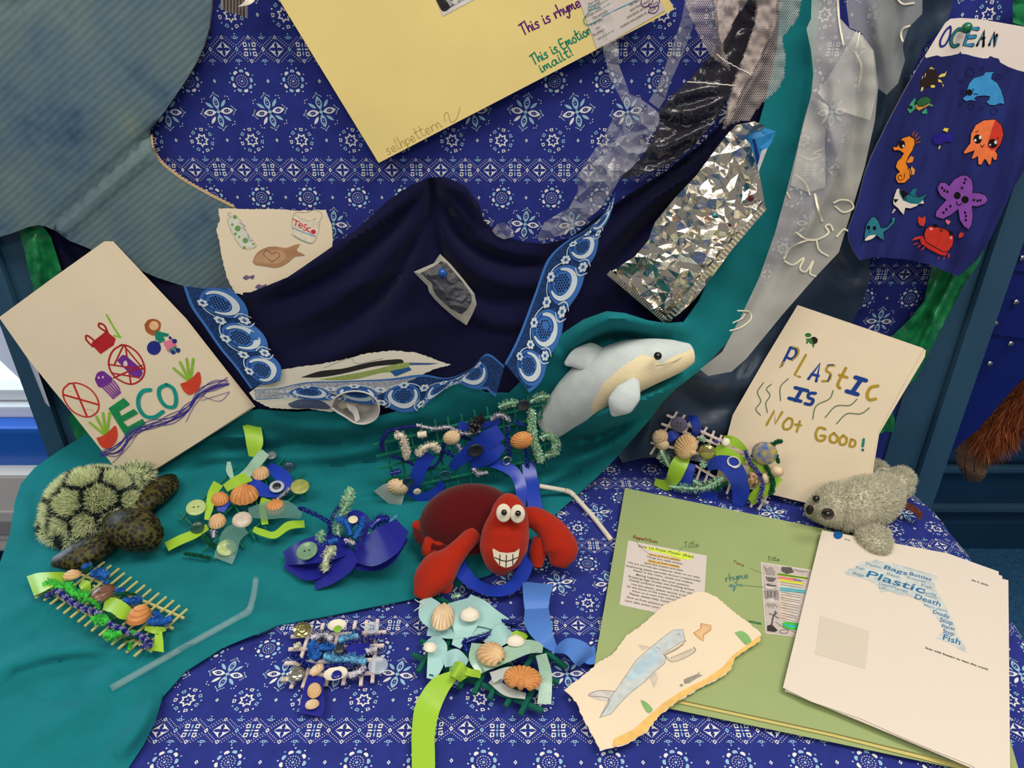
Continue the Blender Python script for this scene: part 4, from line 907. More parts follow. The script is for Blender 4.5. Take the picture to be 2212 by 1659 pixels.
art(kp, 'orange_fish_drawing', [('f', P5([(868, 850), (900, 855), (930, 860), (930, 885), (905, 910), (880, 920), (885, 955), (850, 940), (822, 905), (860, 890)]), (228, 188, 140)), ('s', P5([(868, 850), (930, 862), (925, 890), (885, 915), (885, 955), (825, 905), (870, 880), (868, 850)]), .7, (180, 120, 80), 0)], ks)
art(kp, 'grey_fish_drawing', [('f', P5([(765, 1185), (800, 1170), (850, 1150), (862, 1135), (858, 1155), (880, 1158), (840, 1178), (800, 1205), (770, 1210)]), (150, 144, 136)), ('f', circle_px(*P5(752, 1219), 3.5, 2.5), (150, 144, 136))], ks)
for poly in ([(1070, 905), (1110, 895), (1150, 920), (1170, 960), (1140, 978), (1100, 940)], [(508, 1305), (540, 1320), (580, 1365), (555, 1385), (520, 1340)]):
    art(kp, 'seaweed_drawing', [('f', P5(poly), (132, 180, 112), 22)], ks)
art(kp, 'sand_stripe', [('f', P5([(1222, 920), (1222, 955), (1075, 1050), (1040, 1125), (990, 1165), (850, 1237), (720, 1317), (615, 1400), (540, 1497), (420, 1567), (340, 1585), (350, 1540), (470, 1480), (560, 1400), (640, 1330), (760, 1250), (900, 1180), (1000, 1110), (1060, 1040), (1150, 975)]), (234, 190, 112))], ks)

# ---- printed word cloud sheets
wp = Page(T(1776, 1140, .022), T(2155, 1236, .022), T(1692, 1482, .021), bend=lambda u, v: 0.0008*math.sin(u*20)+0.0035*math.exp(-((v+.22)/.05)**2)*0)
wc = thing('word_cloud_print', 'white printed sheets with a blue dolphin of words on the green folder', 'printout', T(1900, 1400, .01))
wp.sheet('under_sheet', P6([(310, 470), (1258, 687), (1268, 1700), (1215, 1715), (110, 1255), (130, 1180)]), M_white_paper, wc, th=.0003, e=-.0022)
wp.sheet('under_sheet', P6([(300, 445), (1225, 668), (1240, 1700), (1200, 1712), (125, 1262), (115, 1200)]), M_white_paper, wc, th=.0003, e=-.0011)
wp.sheet('top_sheet', P6([(298, 440), (560, 490), (945, 560), (1205, 650), (1215, 1000), (1222, 1740), (1060, 1645), (880, 1575), (700, 1500), (500, 1410), (240, 1318), (98, 1246)]), M_white_paper, wc, th=.0003)
wp.fill('show_through', [P6([(290, 880), (540, 960), (520, 1155), (262, 1075)])], mat('pale_show_through', (213, 203, 187), rough=.85), wc)
art(wp, 'logo', [('f', circle_px(*P6(380, 466), 10, 9), (30, 96, 160))], wc)
dol = P6([(415, 655), (440, 640), (470, 635), (500, 605), (560, 598), (650, 612), (750, 635), (830, 665), (895, 680), (870, 705), (880, 740), (920, 810), (950, 870), (980, 930), (990, 980), (1030, 1030), (1040, 1068), (1000, 1050), (940, 1015), (880, 995), (900, 975), (930, 960), (900, 910), (870, 860), (810, 810), (740, 780), (690, 775), (640, 755), (600, 762), (585, 730), (540, 700), (470, 680), (420, 668)])
big = [('Plastic', (520, 680), (828, 772), .0125), ('Bags', (612, 640), (735, 676), .0075), ('Bottles', (745, 674), (860, 704), .0062), ('Death', (770, 792), (905, 836), .0085), ('Deadly', (865, 868), (952, 896), .006), ('Stop', (900, 910), (968, 930), .007), ('Planet', (912, 940), (980, 957), .005), ('Stop', (918, 968), (975, 984), .006), ('Fish', (915, 1002), (1008, 1032), .009),
       ('Fish', (470, 640), (515, 650), .005), ('Plastic', (520, 620), (602, 642), .005), ('Bags', (455, 668), (515, 684), .005), ('Death', (588, 724), (650, 738), .005), ('Planet', (652, 742), (737, 766), .0055), ('Fish', (590, 742), (620, 748), .0035), ('Fish', (805, 732), (860, 747), .006), ('Bottles', (815, 765), (885, 782), .0045), ('Deadly', (828, 782), (890, 796), .004), ('Micro plastic', (820, 832), (942, 864), .004), ('Death', (628, 672), (695, 692), .005), ('Ecosystem', (735, 690), (830, 714), .004)]
inuse = [(P6(*a), P6(*b)) for t, a, b, h in big]
fill_words = []; words = ['Fish', 'Plastic', 'Death', 'Bags', 'Stop', 'Planet', 'Bottles', 'Deadly', 'Ocean']; rg = random.Random(5)
dirx, diry = .962, .272
for r in range(-30, 70):
    x, y = 1810.0-diry*r*3.3*1.0, 1190+r*3.3
    s = 0
    while s < 330:
        w = rg.choice(words); L = len(w)*2.1
        a = (x+dirx*s, y+diry*s); b = (x+dirx*(s+L), y+diry*(s+L)); s += L+1.5
        mid = ((a[0]+b[0])/2, (a[1]+b[1])/2)
        if not inside_mask(np.array([a, b, mid]), dol).all(): continue
        bad = False
        for (p, q), (t_, a_, b_, h_) in zip(inuse, big):
            d, _ = seg_dist([(mid[0], mid[1]+h_*650)], [p, q])
            if d[0] < h_*1100: bad = True; break
        if not bad: fill_words.append((w, a, b))
wp.text('word_cloud_small_print', fill_words, ink((112, 158, 184)), wc, shear=.15, bold=.01)
art(wp, 'word_cloud_tint', [('f', dol, (200, 206, 204))], wc)
wp.lay += 2
wp.text('word_cloud_print', [(t, P6(*a), P6(*b), h) for t, a, b, h in big[:9]], ink((48, 112, 160)), wc, shear=.18, bold=.012)
wp.text('word_cloud_print', [(t, P6(*a), P6(*b), h) for t, a, b, h in big[9:]], ink((84, 136, 168)), wc, shear=.18)
wp.text('small_print', [('Jan 5, 2023', P6(1065, 698), P6(1150, 727)), ('Scan with Seesaw to view this work!', P6(828, 1050), P6(1150, 1160)), ('Arun', P6(412, 490), P6(442, 498))], ink((70, 64, 64)), wc, bold=.016)

# ---- OCEAN poster
op = Page(W(1985, 70, .045), W(2212, 100, .045), W(1900, 560, .060), bend=lambda u, v: 0.010*max(0, (-v-.22)/.08)**2*.6)
ob = thing('ocean_poster', 'curved felt pen OCEAN poster with sea creatures pinned at upper right', 'poster', W(2000, 560, .05))
o_out = O1([(1280, 60), (1400, 50), (1600, 62), (1850, 100), (2190, 160), (2300, 180)])+[(2290, 240), (2225, 345), (2184, 415), (2140, 515), (2110, 562), (2068, 597)]+O2([(1000, 1490), (720, 1430), (420, 1405), (290, 1405), (155, 1442), (80, 1340), (20, 1200), (5, 1060), (80, 880), (150, 640), (220, 350), (300, 150), (380, -20)])+O1([(520, 1300), (700, 960), (870, 660), (960, 520), (1100, 290), (1215, 110)])
op.sheet('paper', o_out, mat('poster_white', (228, 216, 208), rough=.8), ob, th=.0004)
sea = O1([(960, 520), (975, 545), (1050, 525), (1110, 512), (1160, 530), (1280, 515), (1380, 490), (1400, 460), (1410, 492), (1470, 498), (1560, 525), (1680, 550), (1740, 548), (1765, 518), (1810, 540), (1870, 552), (1890, 600), (1990, 655), (2100, 695), (2190, 718), (2290, 740)])+[(2290, 240), (2225, 345), (2184, 415), (2140, 515), (2110, 562), (2068, 597)]+O2([(1000, 1490), (720, 1430), (420, 1405), (290, 1405), (155, 1442), (80, 1340), (20, 1200), (5, 1060), (80, 880), (150, 640), (220, 350), (300, 150), (380, -20)])+O1([(520, 1300), (700, 960), (870, 660)])
m_sea = mat('felt_pen_sea_blue', (24, 26, 80), rough=.5, spec=.3, col2=(38, 48, 118), vscale=14, stretch=(3, 3, .6))
op.lay += 1
op._build('sea_colouring', [sea], m_sea, ob, .0003, .012)
op.lay = 6
BK = (22, 16, 22)
art(op, 'lettering', [('s', O1([(1270, 155), (1220, 200), (1150, 330), (1155, 400), (1200, 390), (1260, 290), (1278, 180), (1270, 155)]), 2.2, (44, 52, 130)), ('s', O1([(1440, 200), (1370, 190), (1300, 270), (1280, 350), (1310, 400), (1370, 385)]), 3.6, BK), ('s', O1([(1440, 200), (1370, 190), (1300, 270), (1280, 350), (1310, 400), (1370, 385)]), 2.4, (40, 120, 120)),
    ('s', [O1([(1615, 185), (1515, 180), (1445, 380), (1550, 385)]), O1([(1480, 290), (1580, 280)])], 4.0, BK, 0), ('s', [O1([(1615, 185), (1515, 180), (1445, 380), (1550, 385)]), O1([(1480, 290), (1580, 280)])], 2.8, (60, 146, 196), 0),
    ('s', [O1([(1605, 385), (1690, 205), (1680, 395)]), O1([(1650, 300), (1690, 300)])], 2.8, BK, 0), ('s', [O1([(1620, 365), (1675, 240)])], 1.3, (60, 130, 150)), ('s', O1([(1755, 380), (1810, 225), (1820, 400), (1845, 260)]), 2.8, BK, 0), ('s', [O1([(1765, 365), (1800, 260)]), O1([(1825, 390), (1840, 290)])], 1.3, (60, 130, 170))], ob)
def outl(poly, w=.7, c=BK): return ('s', list(poly)+[poly[0]], w, c, 0)
p = O1([(900, 900), (905, 800), (950, 720), (1020, 680), (1080, 690), (1110, 770), (1100, 850), (1030, 895), (950, 905)])
art(op, 'black_fish_drawing', [('f', O1([(1005, 690), (1030, 655), (1075, 680), (1070, 700)]), (226, 196, 70)), ('f', p, (46, 32, 30), 26), ('f', [O1([(1120, 775), (1160, 740), (1200, 735), (1228, 705), (1205, 770), (1140, 785)]), O1([(1120, 805), (1150, 815), (1175, 850), (1120, 840)]), O1([(905, 960), (915, 905), (940, 905), (930, 945)]), circle_px(*O1(1055, 895), 5, 3.2), O1([(1170, 860), (1190, 880), (1180, 905)])], (226, 206, 96)), ('s', [O1([(965, 735), (955, 780)]), O1([(930, 770), (920, 800)])], .7, (220, 214, 200))], ob)
d1 = O1([(1420, 1055), (1440, 1020), (1470, 1010), (1465, 960), (1500, 860), (1560, 790), (1680, 755), (1700, 720), (1815, 710), (1790, 740), (1775, 800), (1850, 850), (1900, 940), (1930, 1040), (1938, 1115), (1880, 1105), (1820, 1130), (1750, 1125), (1710, 1085), (1745, 1060), (1758, 1020), (1690, 1010), (1600, 1018), (1565, 1045), (1590, 1080), (1520, 1065), (1470, 1080)])
art(op, 'dolphin_drawing', [('f', d1, (62, 146, 206)), outl(d1, .6), ('f', circle_px(*O1(1505, 970), 7, 7), BK), ('s', [O1([(1550, 925), (1555, 945)]), O1([(1560, 990), (1605, 990)])], .9, BK)]+[('s', circle_px(*O1(x, y), r, n=10)+[circle_px(*O1(x, y), r, n=10)[0]], .5, (30, 22, 60)) for x, y, r in ((1512, 720, 9), (1660, 680, 4), (1865, 775, 5), (1395, 835, 3.5), (1410, 965, 4), (1385, 1118, 3), (1525, 1135, 6), (1655, 1165, 3.5), (1805, 1200, 7))], ob)
t1_ = O1([(850, 1090), (900, 1035), (980, 1018), (1028, 1045), (1020, 1090), (930, 1140), (870, 1140)])
art(op, 'turtle_drawing', [('f', O1([(845, 1120), (1028, 1080), (1000, 1130), (880, 1195), (845, 1165)]), (200, 140, 64)), ('f', t1_, (44, 96, 58), 24), ('f', [O1([(770, 1110), (830, 1035), (850, 1090), (835, 1170), (770, 1230), (735, 1180)]), O1([(915, 1215), (970, 1160), (985, 1228), (930, 1235)]), O1([(1000, 1120), (1035, 1110), (1060, 1135), (1020, 1145)])], (60, 150, 118)), ('f', [circle_px(*O1(775, 1155), 5, 4), circle_px(*O1(835, 1100), 2, 5)], (20, 40, 34)), outl(t1_, .5)], ob)
oc = O1([(1510, 1600), (1520, 1480), (1580, 1370), (1680, 1310), (1820, 1300), (1900, 1370), (1925, 1480), (1895, 1590), (1860, 1670)])+O2([(1880, 20), (1820, 90), (1850, 130), (1840, 200), (1800, 200), (1785, 160), (1770, 250), (1740, 265), (1705, 200), (1690, 190), (1650, 262), (1610, 255), (1605, 150), (1560, 185), (1525, 185), (1565, 85), (1440, 130), (1430, 100), (1490, 20)])
art(op, 'octopus_drawing', [('f', oc, (240, 122, 70)), ('f', O1([(1820, 1302), (1900, 1370), (1925, 1480), (1895, 1590), (1850, 1660), (1780, 1690), (1720, 1640), (1760, 1480)]), (206, 60, 46)), outl(oc, .7), ('f', [circle_px(*O1(1603, 1545), 9, 10), circle_px(*O1(1790, 1600), 10, 10)], BK), ('f', [circle_px(*O1(1635, 1525), 3, 4), circle_px(*O1(1575, 1560), 2.5, 3), circle_px(*O1(1825, 1585), 3, 4), circle_px(*O1(1758, 1615), 2, 2)], (230, 222, 214)), ('s', [O1([(1640, 1620), (1660, 1645), (1685, 1610)]), O1([(1580, 1460), (1610, 1445)]), O1([(1850, 1520), (1852, 1540)])], .9, BK)], ob)
sh = O1([(565, 1640), (610, 1640), (640, 1570), (680, 1530), (760, 1505), (820, 1540), (830, 1620)])+O2([(820, 20), (800, 80), (760, 140), (720, 230), (760, 330), (770, 420), (700, 485), (620, 485), (590, 430), (600, 380), (640, 350), (590, 290), (610, 220), (660, 170), (690, 120), (640, 85), (600, 80), (570, 85), (555, 40)])
art(op, 'seahorse_drawing', [('f', O2([(720, 230), (780, 150), (815, 170), (800, 225), (750, 240)]), (234, 140, 56)), ('f', O2([(740, 310), (790, 280), (830, 320), (820, 380), (780, 390)]), (226, 150, 80)), ('s', [O1([(800, 1500), (820, 1455)]), O1([(825, 1520), (860, 1475)]), O1([(835, 1560), (885, 1520)]), O1([(840, 1590), (890, 1580)])], 1.6, (150, 80, 44)), ('f', sh, (236, 136, 40)), outl(sh, .7), ('f', circle_px(*O1(668, 1610), 7, 9), BK), ('s', [O2([(700, 370), (690, 430), (640, 450), (620, 410), (650, 385), (665, 410)]), O2([(770, 290), (790, 380)]), O2([(740, 310), (780, 290)])], .8, BK), ('f', circle_px(*O1(685, 1630), 2, 3), (226, 210, 200))], ob)
art(op, 'blue_fish_drawing', [('f', O1([(1040, 1530), (1090, 1475), (1180, 1470), (1230, 1490), (1300, 1460), (1280, 1590), (1220, 1570), (1140, 1610), (1060, 1590)]), (40, 32, 134), 26), ('f', [O1([(1170, 1435), (1195, 1405), (1245, 1415), (1225, 1460)]), O2([(1115, 65), (1130, 20), (1145, 30), (1130, 68)])], (228, 204, 70)), ('s', [O1([(1080, 1490), (1060, 1540), (1090, 1580)]), O1([(1100, 1500), (1110, 1540)])], .6, (22, 16, 60))], ob)
st = O2([(1100, 550), (1140, 480), (1200, 478), (1250, 520), (1310, 440), (1400, 390), (1470, 390), (1530, 440), (1545, 540), (1540, 605), (1620, 605), (1700, 635), (1730, 690), (1690, 740), (1600, 775), (1530, 765), (1545, 880), (1530, 1000), (1490, 1060), (1430, 1020), (1380, 940), (1360, 805), (1270, 880), (1170, 930), (1080, 900), (1090, 830), (1150, 760), (1215, 695), (1140, 640)])
art(op, 'starfish_drawing', [('f', st, (134, 74, 166)), outl(st, .8), ('f', [circle_px(*O2(1350, 640), 7.5, 8), circle_px(*O2(1445, 690), 8, 8)], BK), ('f', [circle_px(*O2(x, y), 2.6, 3) for x, y in ((1450, 440), (1435, 482), (1408, 545), (1162, 545), (1190, 577), (1228, 592), (1555, 695), (1600, 703), (1635, 697), (1265, 770), (1215, 810), (1180, 850), (1445, 850), (1455, 893), (1455, 942))], BK), ('s', O2([(1340, 715), (1350, 750), (1385, 755), (1400, 735)]), 1.2, BK)], ob)
wk = O2([(600, 560), (630, 545), (680, 580), (770, 630), (860, 660), (930, 640), (985, 605), (930, 690), (940, 740), (880, 740), (850, 770), (770, 800), (710, 790), (690, 880), (640, 830), (620, 800), (560, 750), (555, 690), (575, 630)])
art(op, 'white_shark_drawing', [('f', wk, (226, 214, 204)), ('f', O2([(630, 545), (680, 580), (760, 620), (800, 560), (850, 548), (830, 630), (870, 660), (930, 640), (985, 605), (930, 690), (900, 720), (860, 745), (770, 735), (680, 700), (635, 620)]), (34, 112, 124)), outl(wk, .7), ('f', [O2([(555, 680), (625, 685), (585, 730)]), O2([(640, 580), (690, 580), (750, 620), (680, 680)])], BK), ('s', [O2([(690, 660), (700, 690)]), O2([(715, 665), (720, 695)])], .8, BK), ('f', O2([(540, 860), (570, 800), (590, 810), (560, 850)]), (226, 214, 204))], ob)
nw = O2([(205, 1190), (205, 1110), (230, 990), (290, 905), (330, 898), (375, 950), (410, 1040), (480, 1030), (540, 960), (545, 910), (590, 910), (570, 980), (500, 1050), (440, 1090), (450, 1190), (400, 1170), (350, 1130), (270, 1160)])
art(op, 'narwhal_drawing', [('f', nw, (44, 122, 140)), outl(nw, .7), ('f', O2([(205, 1190), (250, 1140), (345, 1125), (300, 1170), (220, 1195)]), (232, 218, 206), 20), ('f', [circle_px(*O2(253, 1035), 3.6, 5), circle_px(*O2(327, 1040), 3.6, 5)], BK), ('s', [O2([(262, 1080), (270, 1092), (280, 1080)]), O2([(190, 1160), (165, 1240)])], .7, BK)], ob)
cr = O2([(935, 1120), (960, 1050), (1010, 1010), (1100, 1025), (1200, 1050), (1290, 1110), (1305, 1180), (1290, 1260), (1230, 1330), (1170, 1330), (1060, 1270), (960, 1210)])
art(op, 'crab_drawing', [('f', O2([(890, 1180), (920, 1130), (960, 1210), (1060, 1270), (1170, 1330), (1230, 1335), (1200, 1380), (1140, 1370), (1000, 1300), (900, 1230)]), (196, 48, 40)), ('f', cr, (200, 52, 42)), outl(cr, .9), ('f', [O2([(865, 900), (890, 900), (905, 920), (925, 905), (955, 895), (955, 960), (930, 1020), (880, 1000), (862, 960)]), O2([(1370, 1110), (1400, 1085), (1405, 1105), (1435, 1100), (1410, 1150), (1360, 1160)]), O2([(780, 1195), (830, 1150), (910, 1135), (890, 1170)]), O2([(800, 1250), (840, 1220), (880, 1225)]), O2([(850, 1290), (880, 1245), (905, 1250)]), O2([(890, 1325), (930, 1270), (950, 1280)]), O2([(1105, 1430), (1115, 1390), (1130, 1395)]), O2([(1170, 1440), (1180, 1390), (1195, 1400)]), O2([(1235, 1410), (1230, 1360), (1250, 1350), (1250, 1400)])], (200, 60, 46)), ('s', [O2([(930, 1020), (955, 1050)]), O2([(1305, 1170), (1360, 1155)]), O2([(1130, 1055), (1150, 1080), (1165, 1055)])], .9, BK), ('f', [circle_px(*O2(1075, 1010), 6, 4), circle_px(*O2(1270, 1100), 5, 5)], BK), ('f', [circle_px(*O2(1025, 1050), 4, 3), circle_px(*O2(1270, 1160), 3, 3)], (226, 150, 150))], ob)
art(op, 'heart_drawing', [('f', O2([(1230, 1000), (1205, 960), (1205, 935), (1225, 935), (1235, 950), (1255, 945), (1262, 965)]), (220, 110, 110))], ob)
# ================================================================== lace, nets, films, foil, bags
def inside_teal(P): return inside_mask(np.atleast_2d(np.array(P, float)), TEAL_POLY)
TEAL_POLY = teal_out
def under(P):
    P = np.atleast_2d(np.array(P, float))
    return np.maximum(navy_lift(P)*inside_mask(P, navy_out), teal_lift(P)*inside_mask(P, teal_out))
M_lace = mat('lace_blue', (62, 112, 184), rough=.8, spec=.15)
M_laced = mat('lace_blue_deep', (44, 84, 152), rough=.8, spec=.15)
M_lacew = mat('lace_white_thread', (206, 218, 226), rough=.8, spec=.15)
M_hole = mat('lace_gap_navy', (18, 22, 58), rough=.95)
def mat_lacenet():
    m = bpy.data.materials.new('lace_net'); m.use_nodes = True; nt = m.node_tree; b = nt.nodes['Principled BSDF']
    b.inputs['Base Color'].default_value = (*lin((50, 88, 150)), 1); b.inputs['Roughness'].default_value = .85; b.inputs['Specular IOR Level'].default_value = .1
    tc = nt.nodes.new('ShaderNodeTexCoord'); v = nt.nodes.new('ShaderNodeTexVoronoi'); v.feature = 'DISTANCE_TO_EDGE'; v.inputs['Scale'].default_value = 700
    nt.links.new(tc.outputs['Object'], v.inputs['Vector'])
    mr = nt.nodes.new('ShaderNodeMapRange'); mr.inputs['From Min'].default_value = .06; mr.inputs['From Max'].default_value = .16; mr.inputs['To Min'].default_value = .9; mr.inputs['To Max'].default_value = .05
    nt.links.new(v.outputs['Distance'], mr.inputs['Value']); nt.links.new(mr.outputs['Result'], b.inputs['Alpha'])
    return m
M_lacenet = mat_lacenet()
lace = thing('lace_trim', 'blue and white lace ribbon looped across the navy cloth', 'lace', B(850, 850, .08))
def lace_run(inner, outer, reps, floor, extra=.006, phase=0.0, name='lace_length'):
    n = 240
    I_, O_ = catmull(inner, n), catmull(outer, n)
    def q(s, w):                             # s in repeats, w across
        f = np.clip((s)/reps, 0, 1)*(n-1); i = int(min(f, n-2)); t = f-i
        a = I_[i]*(1-t)+I_[i+1]*t; b = O_[i]*(1-t)+O_[i+1]*t
        return a+(b-a)*w
    polys = []                               # (list of (s,w), material, level)
    N = int(reps*16)
    for k in range(N):
        s0, s1 = k/16, (k+1)/16
        if s1 > reps: s1 = reps
        polys.append(([(s0, 0), (s1, 0), (s1, .06), (s0, .06)], 0, 1))
        for w0, w1 in ((.06, .3), (.3, .5), (.5, .74)): polys.append(([(s0, w0), (s1, w0), (s1, w1), (s0, w1)], 4, 0))
        e0, e1 = .86+.13*abs(math.sin((s0+phase)*math.pi)), .86+.13*abs(math.sin((s1+phase)*math.pi))
        polys.append(([(s0, .70), (s1, .70), (s1, e1), (s0, e0)], 4, 0)); polys.append(([(s0, e0-.07), (s1, e1-.07), (s1, e1), (s0, e0)], 0, 1))
    def el_(cs, cw, rs, rw, m, lev, n_=20, a0=0, a1=2*math.pi): polys.append(([(cs+rs*math.cos(a0+(a1-a0)*i/n_), cw+rw*math.sin(a0+(a1-a0)*i/n_)) for i in range(n_)], m, lev))
    def crescent(cs, cw, rs, rw):            # white moon open to the border
        m_ = 22; out, inn = [], []
        for i in range(m_+1):
            a = -.75+(math.pi+1.5)*i/m_; k = .10+.90*math.sin(math.pi*i/m_)**.8
            out.append((cs+rs*math.cos(a), cw+rw*math.sin(a))); inn.append((cs+rs*(1-.10-.26*k)*math.cos(a), cw+rw*(1-.10-.34*k)*math.sin(a)))
        for i in range(m_): polys.append(([out[i], out[i+1], inn[i+1], inn[i]], 2, 4))
    k = 0
    while k+.5 <= reps+.3:
        c = k+.5-phase
        if .2 < c < reps-.2:
            el_(c, .60, .43, .385, 0, 2, 26); el_(c, .57, .37, .315, 1, 3, 24); crescent(c, .57, .355, .31)
            el_(c, .53, .25, .21, 0, 5, 20)
            for gx in range(-3, 4):
                for gy in range(-3, 4):
                    xx, yy = gx*.062+(.031 if gy % 2 else 0), gy*.055
                    if (xx/.21)**2+(yy/.18)**2 < 1: el_(c+xx, .53+yy, .025, .023, 3, 6, 6)
            for i in range(6): a = i*math.pi/3; el_(c+.075*math.cos(a), .24+.062*math.sin(a), .040, .034, 2, 6, 8)
        d = k-phase
        if .08 < d < reps-.08:
            for cw in (.36, .80):
                for i in range(6): a = i*math.pi/3; el_(d+.085*math.cos(a), cw+.068*math.sin(a), .046, .038, 2, 4, 8)
                el_(d, cw, .03, .026, 0, 5, 8)
            for sg in (-1, 1):
                for j in range(7):
                    t0, t1 = j/7, (j+1)/7
                    f = lambda t: (d+sg*(.10+.34*t), .33-.13*t-.03*math.sin(t*math.pi))
                    (x0, y0), (x1, y1) = f(t0), f(t1); polys.append(([(x0, y0-.012), (x1, y1-.012), (x1, y1+.012), (x0, y0+.012)], 2, 3))
                    g = lambda t: (d+sg*(.08+.12*math.sin(t*math.pi)), .80-.30*(t-.5))
                    (x0, y0), (x1, y1) = g(t0), g(t1); polys.append(([(x0-.016, y0), (x0+.016, y0), (x1+.016, y1), (x1-.016, y1)], 2, 3))
        k += 1
    V, F, MI = [], [], []; PX = []
    for pl_, m, lev in polys:
        k0 = len(PX)
        for s, w in pl_: PX.append((*q(s, w), lev))
        F.append(list(range(k0, len(PX)))); MI.append(m)
    PX = np.array(PX); h = (floor(PX[:, :2]) if callable(floor) else floor)+PX[:, 2]*.0006
    V = [B(p[0], p[1], hh) for p, hh in zip(PX, h)]
    return link(name, mesh(name, V, F, MI), [M_lace, M_laced, M_lacew, M_hole, M_lacenet], lace, smooth=False)
lace_run([(396, 618), (411, 660), (440, 703), (476, 755), (507, 792), (543, 842)], [(508, 622), (540, 672), (566, 715), (590, 755), (607, 790), (612, 822)], 2.9, Lift([(400, 620, .050), (500, 640, .056), (470, 740, .060), (560, 720, .064), (543, 842, .082), (610, 820, .088)]), phase=.05)
lace_run([(548, 842), (600, 838), (660, 826), (740, 823), (840, 818), (914, 809), (967, 816), (1018, 796), (1052, 764), (1090, 790)], [(552, 864), (636, 862), (719, 868), (790, 874), (850, 888), (900, 892), (935, 862), (985, 832), (1030, 845), (1070, 860)], 6.0, .112, phase=.3)
lace_run([(1090, 785), (1110, 748), (1125, 714), (1155, 634), (1185, 557), (1225, 520), (1262, 498), (1300, 466), (1322, 432)], [(1152, 858), (1180, 805), (1206, 745), (1240, 655), (1280, 575), (1296, 520), (1312, 480), (1324, 450), (1330, 412)], 5.4, Lift([(1330, 412, .062), (1290, 490, .066), (1250, 600, .070), (1180, 700, .084), (1120, 760, .100), (1150, 850, .112)]), phase=.0)

# ---- sheer cloths
def film_mat(name, col, alpha, rough=.12, gloss=.5, bump=.6, bscale=60, metal=0):
    m = mat(name, col, rough=rough, spec=gloss, alpha=alpha, bump=bump, bscale=bscale, metal=metal)
    return m
M_organza = mat('white_organza', (232, 230, 220), rough=.6, spec=.35, alpha=.40)
M_organza2 = mat('white_organza_double', (200, 200, 190), rough=.6, spec=.35, alpha=.62)
M_cord = mat('cream_embroidery', (232, 226, 200), rough=.6)
org_out = [(1752, 40), (1742, 62), (1752, 110), (1757, 160), (1752, 205), (1735, 265), (1720, 330), (1700, 410), (1675, 500), (1640, 600), (1600, 685), (1560, 760), (1512, 798), (1530, 812), (1580, 803), (1612, 775), (1690, 680), (1760, 600), (1812, 545), (1835, 470), (1868, 360), (1890, 260), (1897, 190), (1888, 110), (1862, 75), (1835, 62), (1815, 40), (1800, -240), (1760, -240)]
org_lift = Lift([(1770, 0, .045), (1850, 100, .06), (1880, 240, .06), (1740, 260, .052), (1650, 580, .066), (1800, 500, .070), (1530, 800, .11), (1700, 660, .085), (1600, 780, .11)],
                ridges=[([(1760, 190), (1790, 280), (1790, 400), (1700, 560)], 12, .012), ([(1830, 70), (1800, 180), (1820, 300), (1800, 420)], 14, .010), ([(1850, 120), (1850, 260), (1830, 400)], 12, -.010), ([(1790, 240), (1815, 350), (1830, 430)], 8, .010), ([(1740, 400), (1690, 560), (1600, 720)], 16, -.010)], nz=.003, nscale=40)
og = drape('organza_cloth', org_out, org_lift, M_organza, step=12, solid=0)
tag(og, 'sheer white organza cloth with cream embroidered flowers hanging beside the teal cloth', 'cloth')
fold_out = [(1757, 160), (1800, 180), (1860, 90), (1890, 130), (1890, 240), (1850, 330), (1790, 420), (1740, 420), (1712, 385), (1730, 300), (1770, 230)]
drape('folded_layer', [(1752, 205), (1790, 230), (1782, 300), (1783, 405), (1745, 415), (1708, 400), (1722, 330), (1738, 262)], lambda P: org_lift(P)+.004, M_organza, og, step=12, solid=0)
drape('folded_layer', [(1800, 150), (1850, 66), (1885, 110), (1894, 200), (1880, 260), (1800, 235), (1765, 200)], lambda P: org_lift(P)+.006, M_organza, og, step=12, solid=0)
def cord(name, pts, w, parent, lift, e=.001):
    P = catmull(pts, max(10, len(pts)*6)); t = np.gradient(P, axis=0); t /= np.linalg.norm(t, axis=1)[:, None]+1e-9; nn = np.stack([-t[:, 1], t[:, 0]], 1)*w/2
    L, Rr = P-nn, P+nn; h = lift(P)+e
    V = []; 
    for a, b, hh in zip(L, Rr, h): V += [B(a[0], a[1], hh), B(b[0], b[1], hh)]
    return obj(name, V, [(2*i, 2*i+2, 2*i+3, 2*i+1) for i in range(len(P)-1)], M_cord, parent, solid=.0005)
for ln, w in (([(1809, 0), (1813, 50), (1822, 98)], 5), ([(1857, 70), (1848, 108)], 4), ([(1848, 112), (1860, 140), (1858, 170), (1853, 195)], 7), (Z3([(980, 1310), (1030, 1290), (1090, 1300), (1110, 1340), (1050, 1370), (990, 1330)]), 4), (Z3([(860, 1250), (880, 1340), (910, 1430)]), 6), (Z3([(740, 1500), (810, 1545), (880, 1545), (950, 1500), (930, 1460), (960, 1450), (980, 1490)]), 5),
              (Z6([(660, 180), (700, 110), (800, 60), (890, 50)]), 4), (Z6([(665, 190), (720, 215), (790, 170), (765, 240), (800, 260), (850, 190), (830, 270), (870, 290)]), 4.5), (Z6([(870, 50), (890, 120), (950, 160)]), 4.5), (Z3([(1000, 1530), (1050, 1480), (1075, 1490)]), 4.5), (Z6([(360, 510), (440, 520), (450, 560), (380, 620), (310, 640)]), 3.5), (Z6([(330, 590), (390, 560), (410, 530)]), 3), (Z3([(680, 1240), (700, 1280)]), 4), (Z3([(740, 1130), (800, 1180), (830, 1260)]), 5), (Z3([(760, 1000), (830, 1030), (900, 1000), (850, 990), (920, 960)]), 3)):
    cord('embroidery', ln, w*.8, og, org_lift)
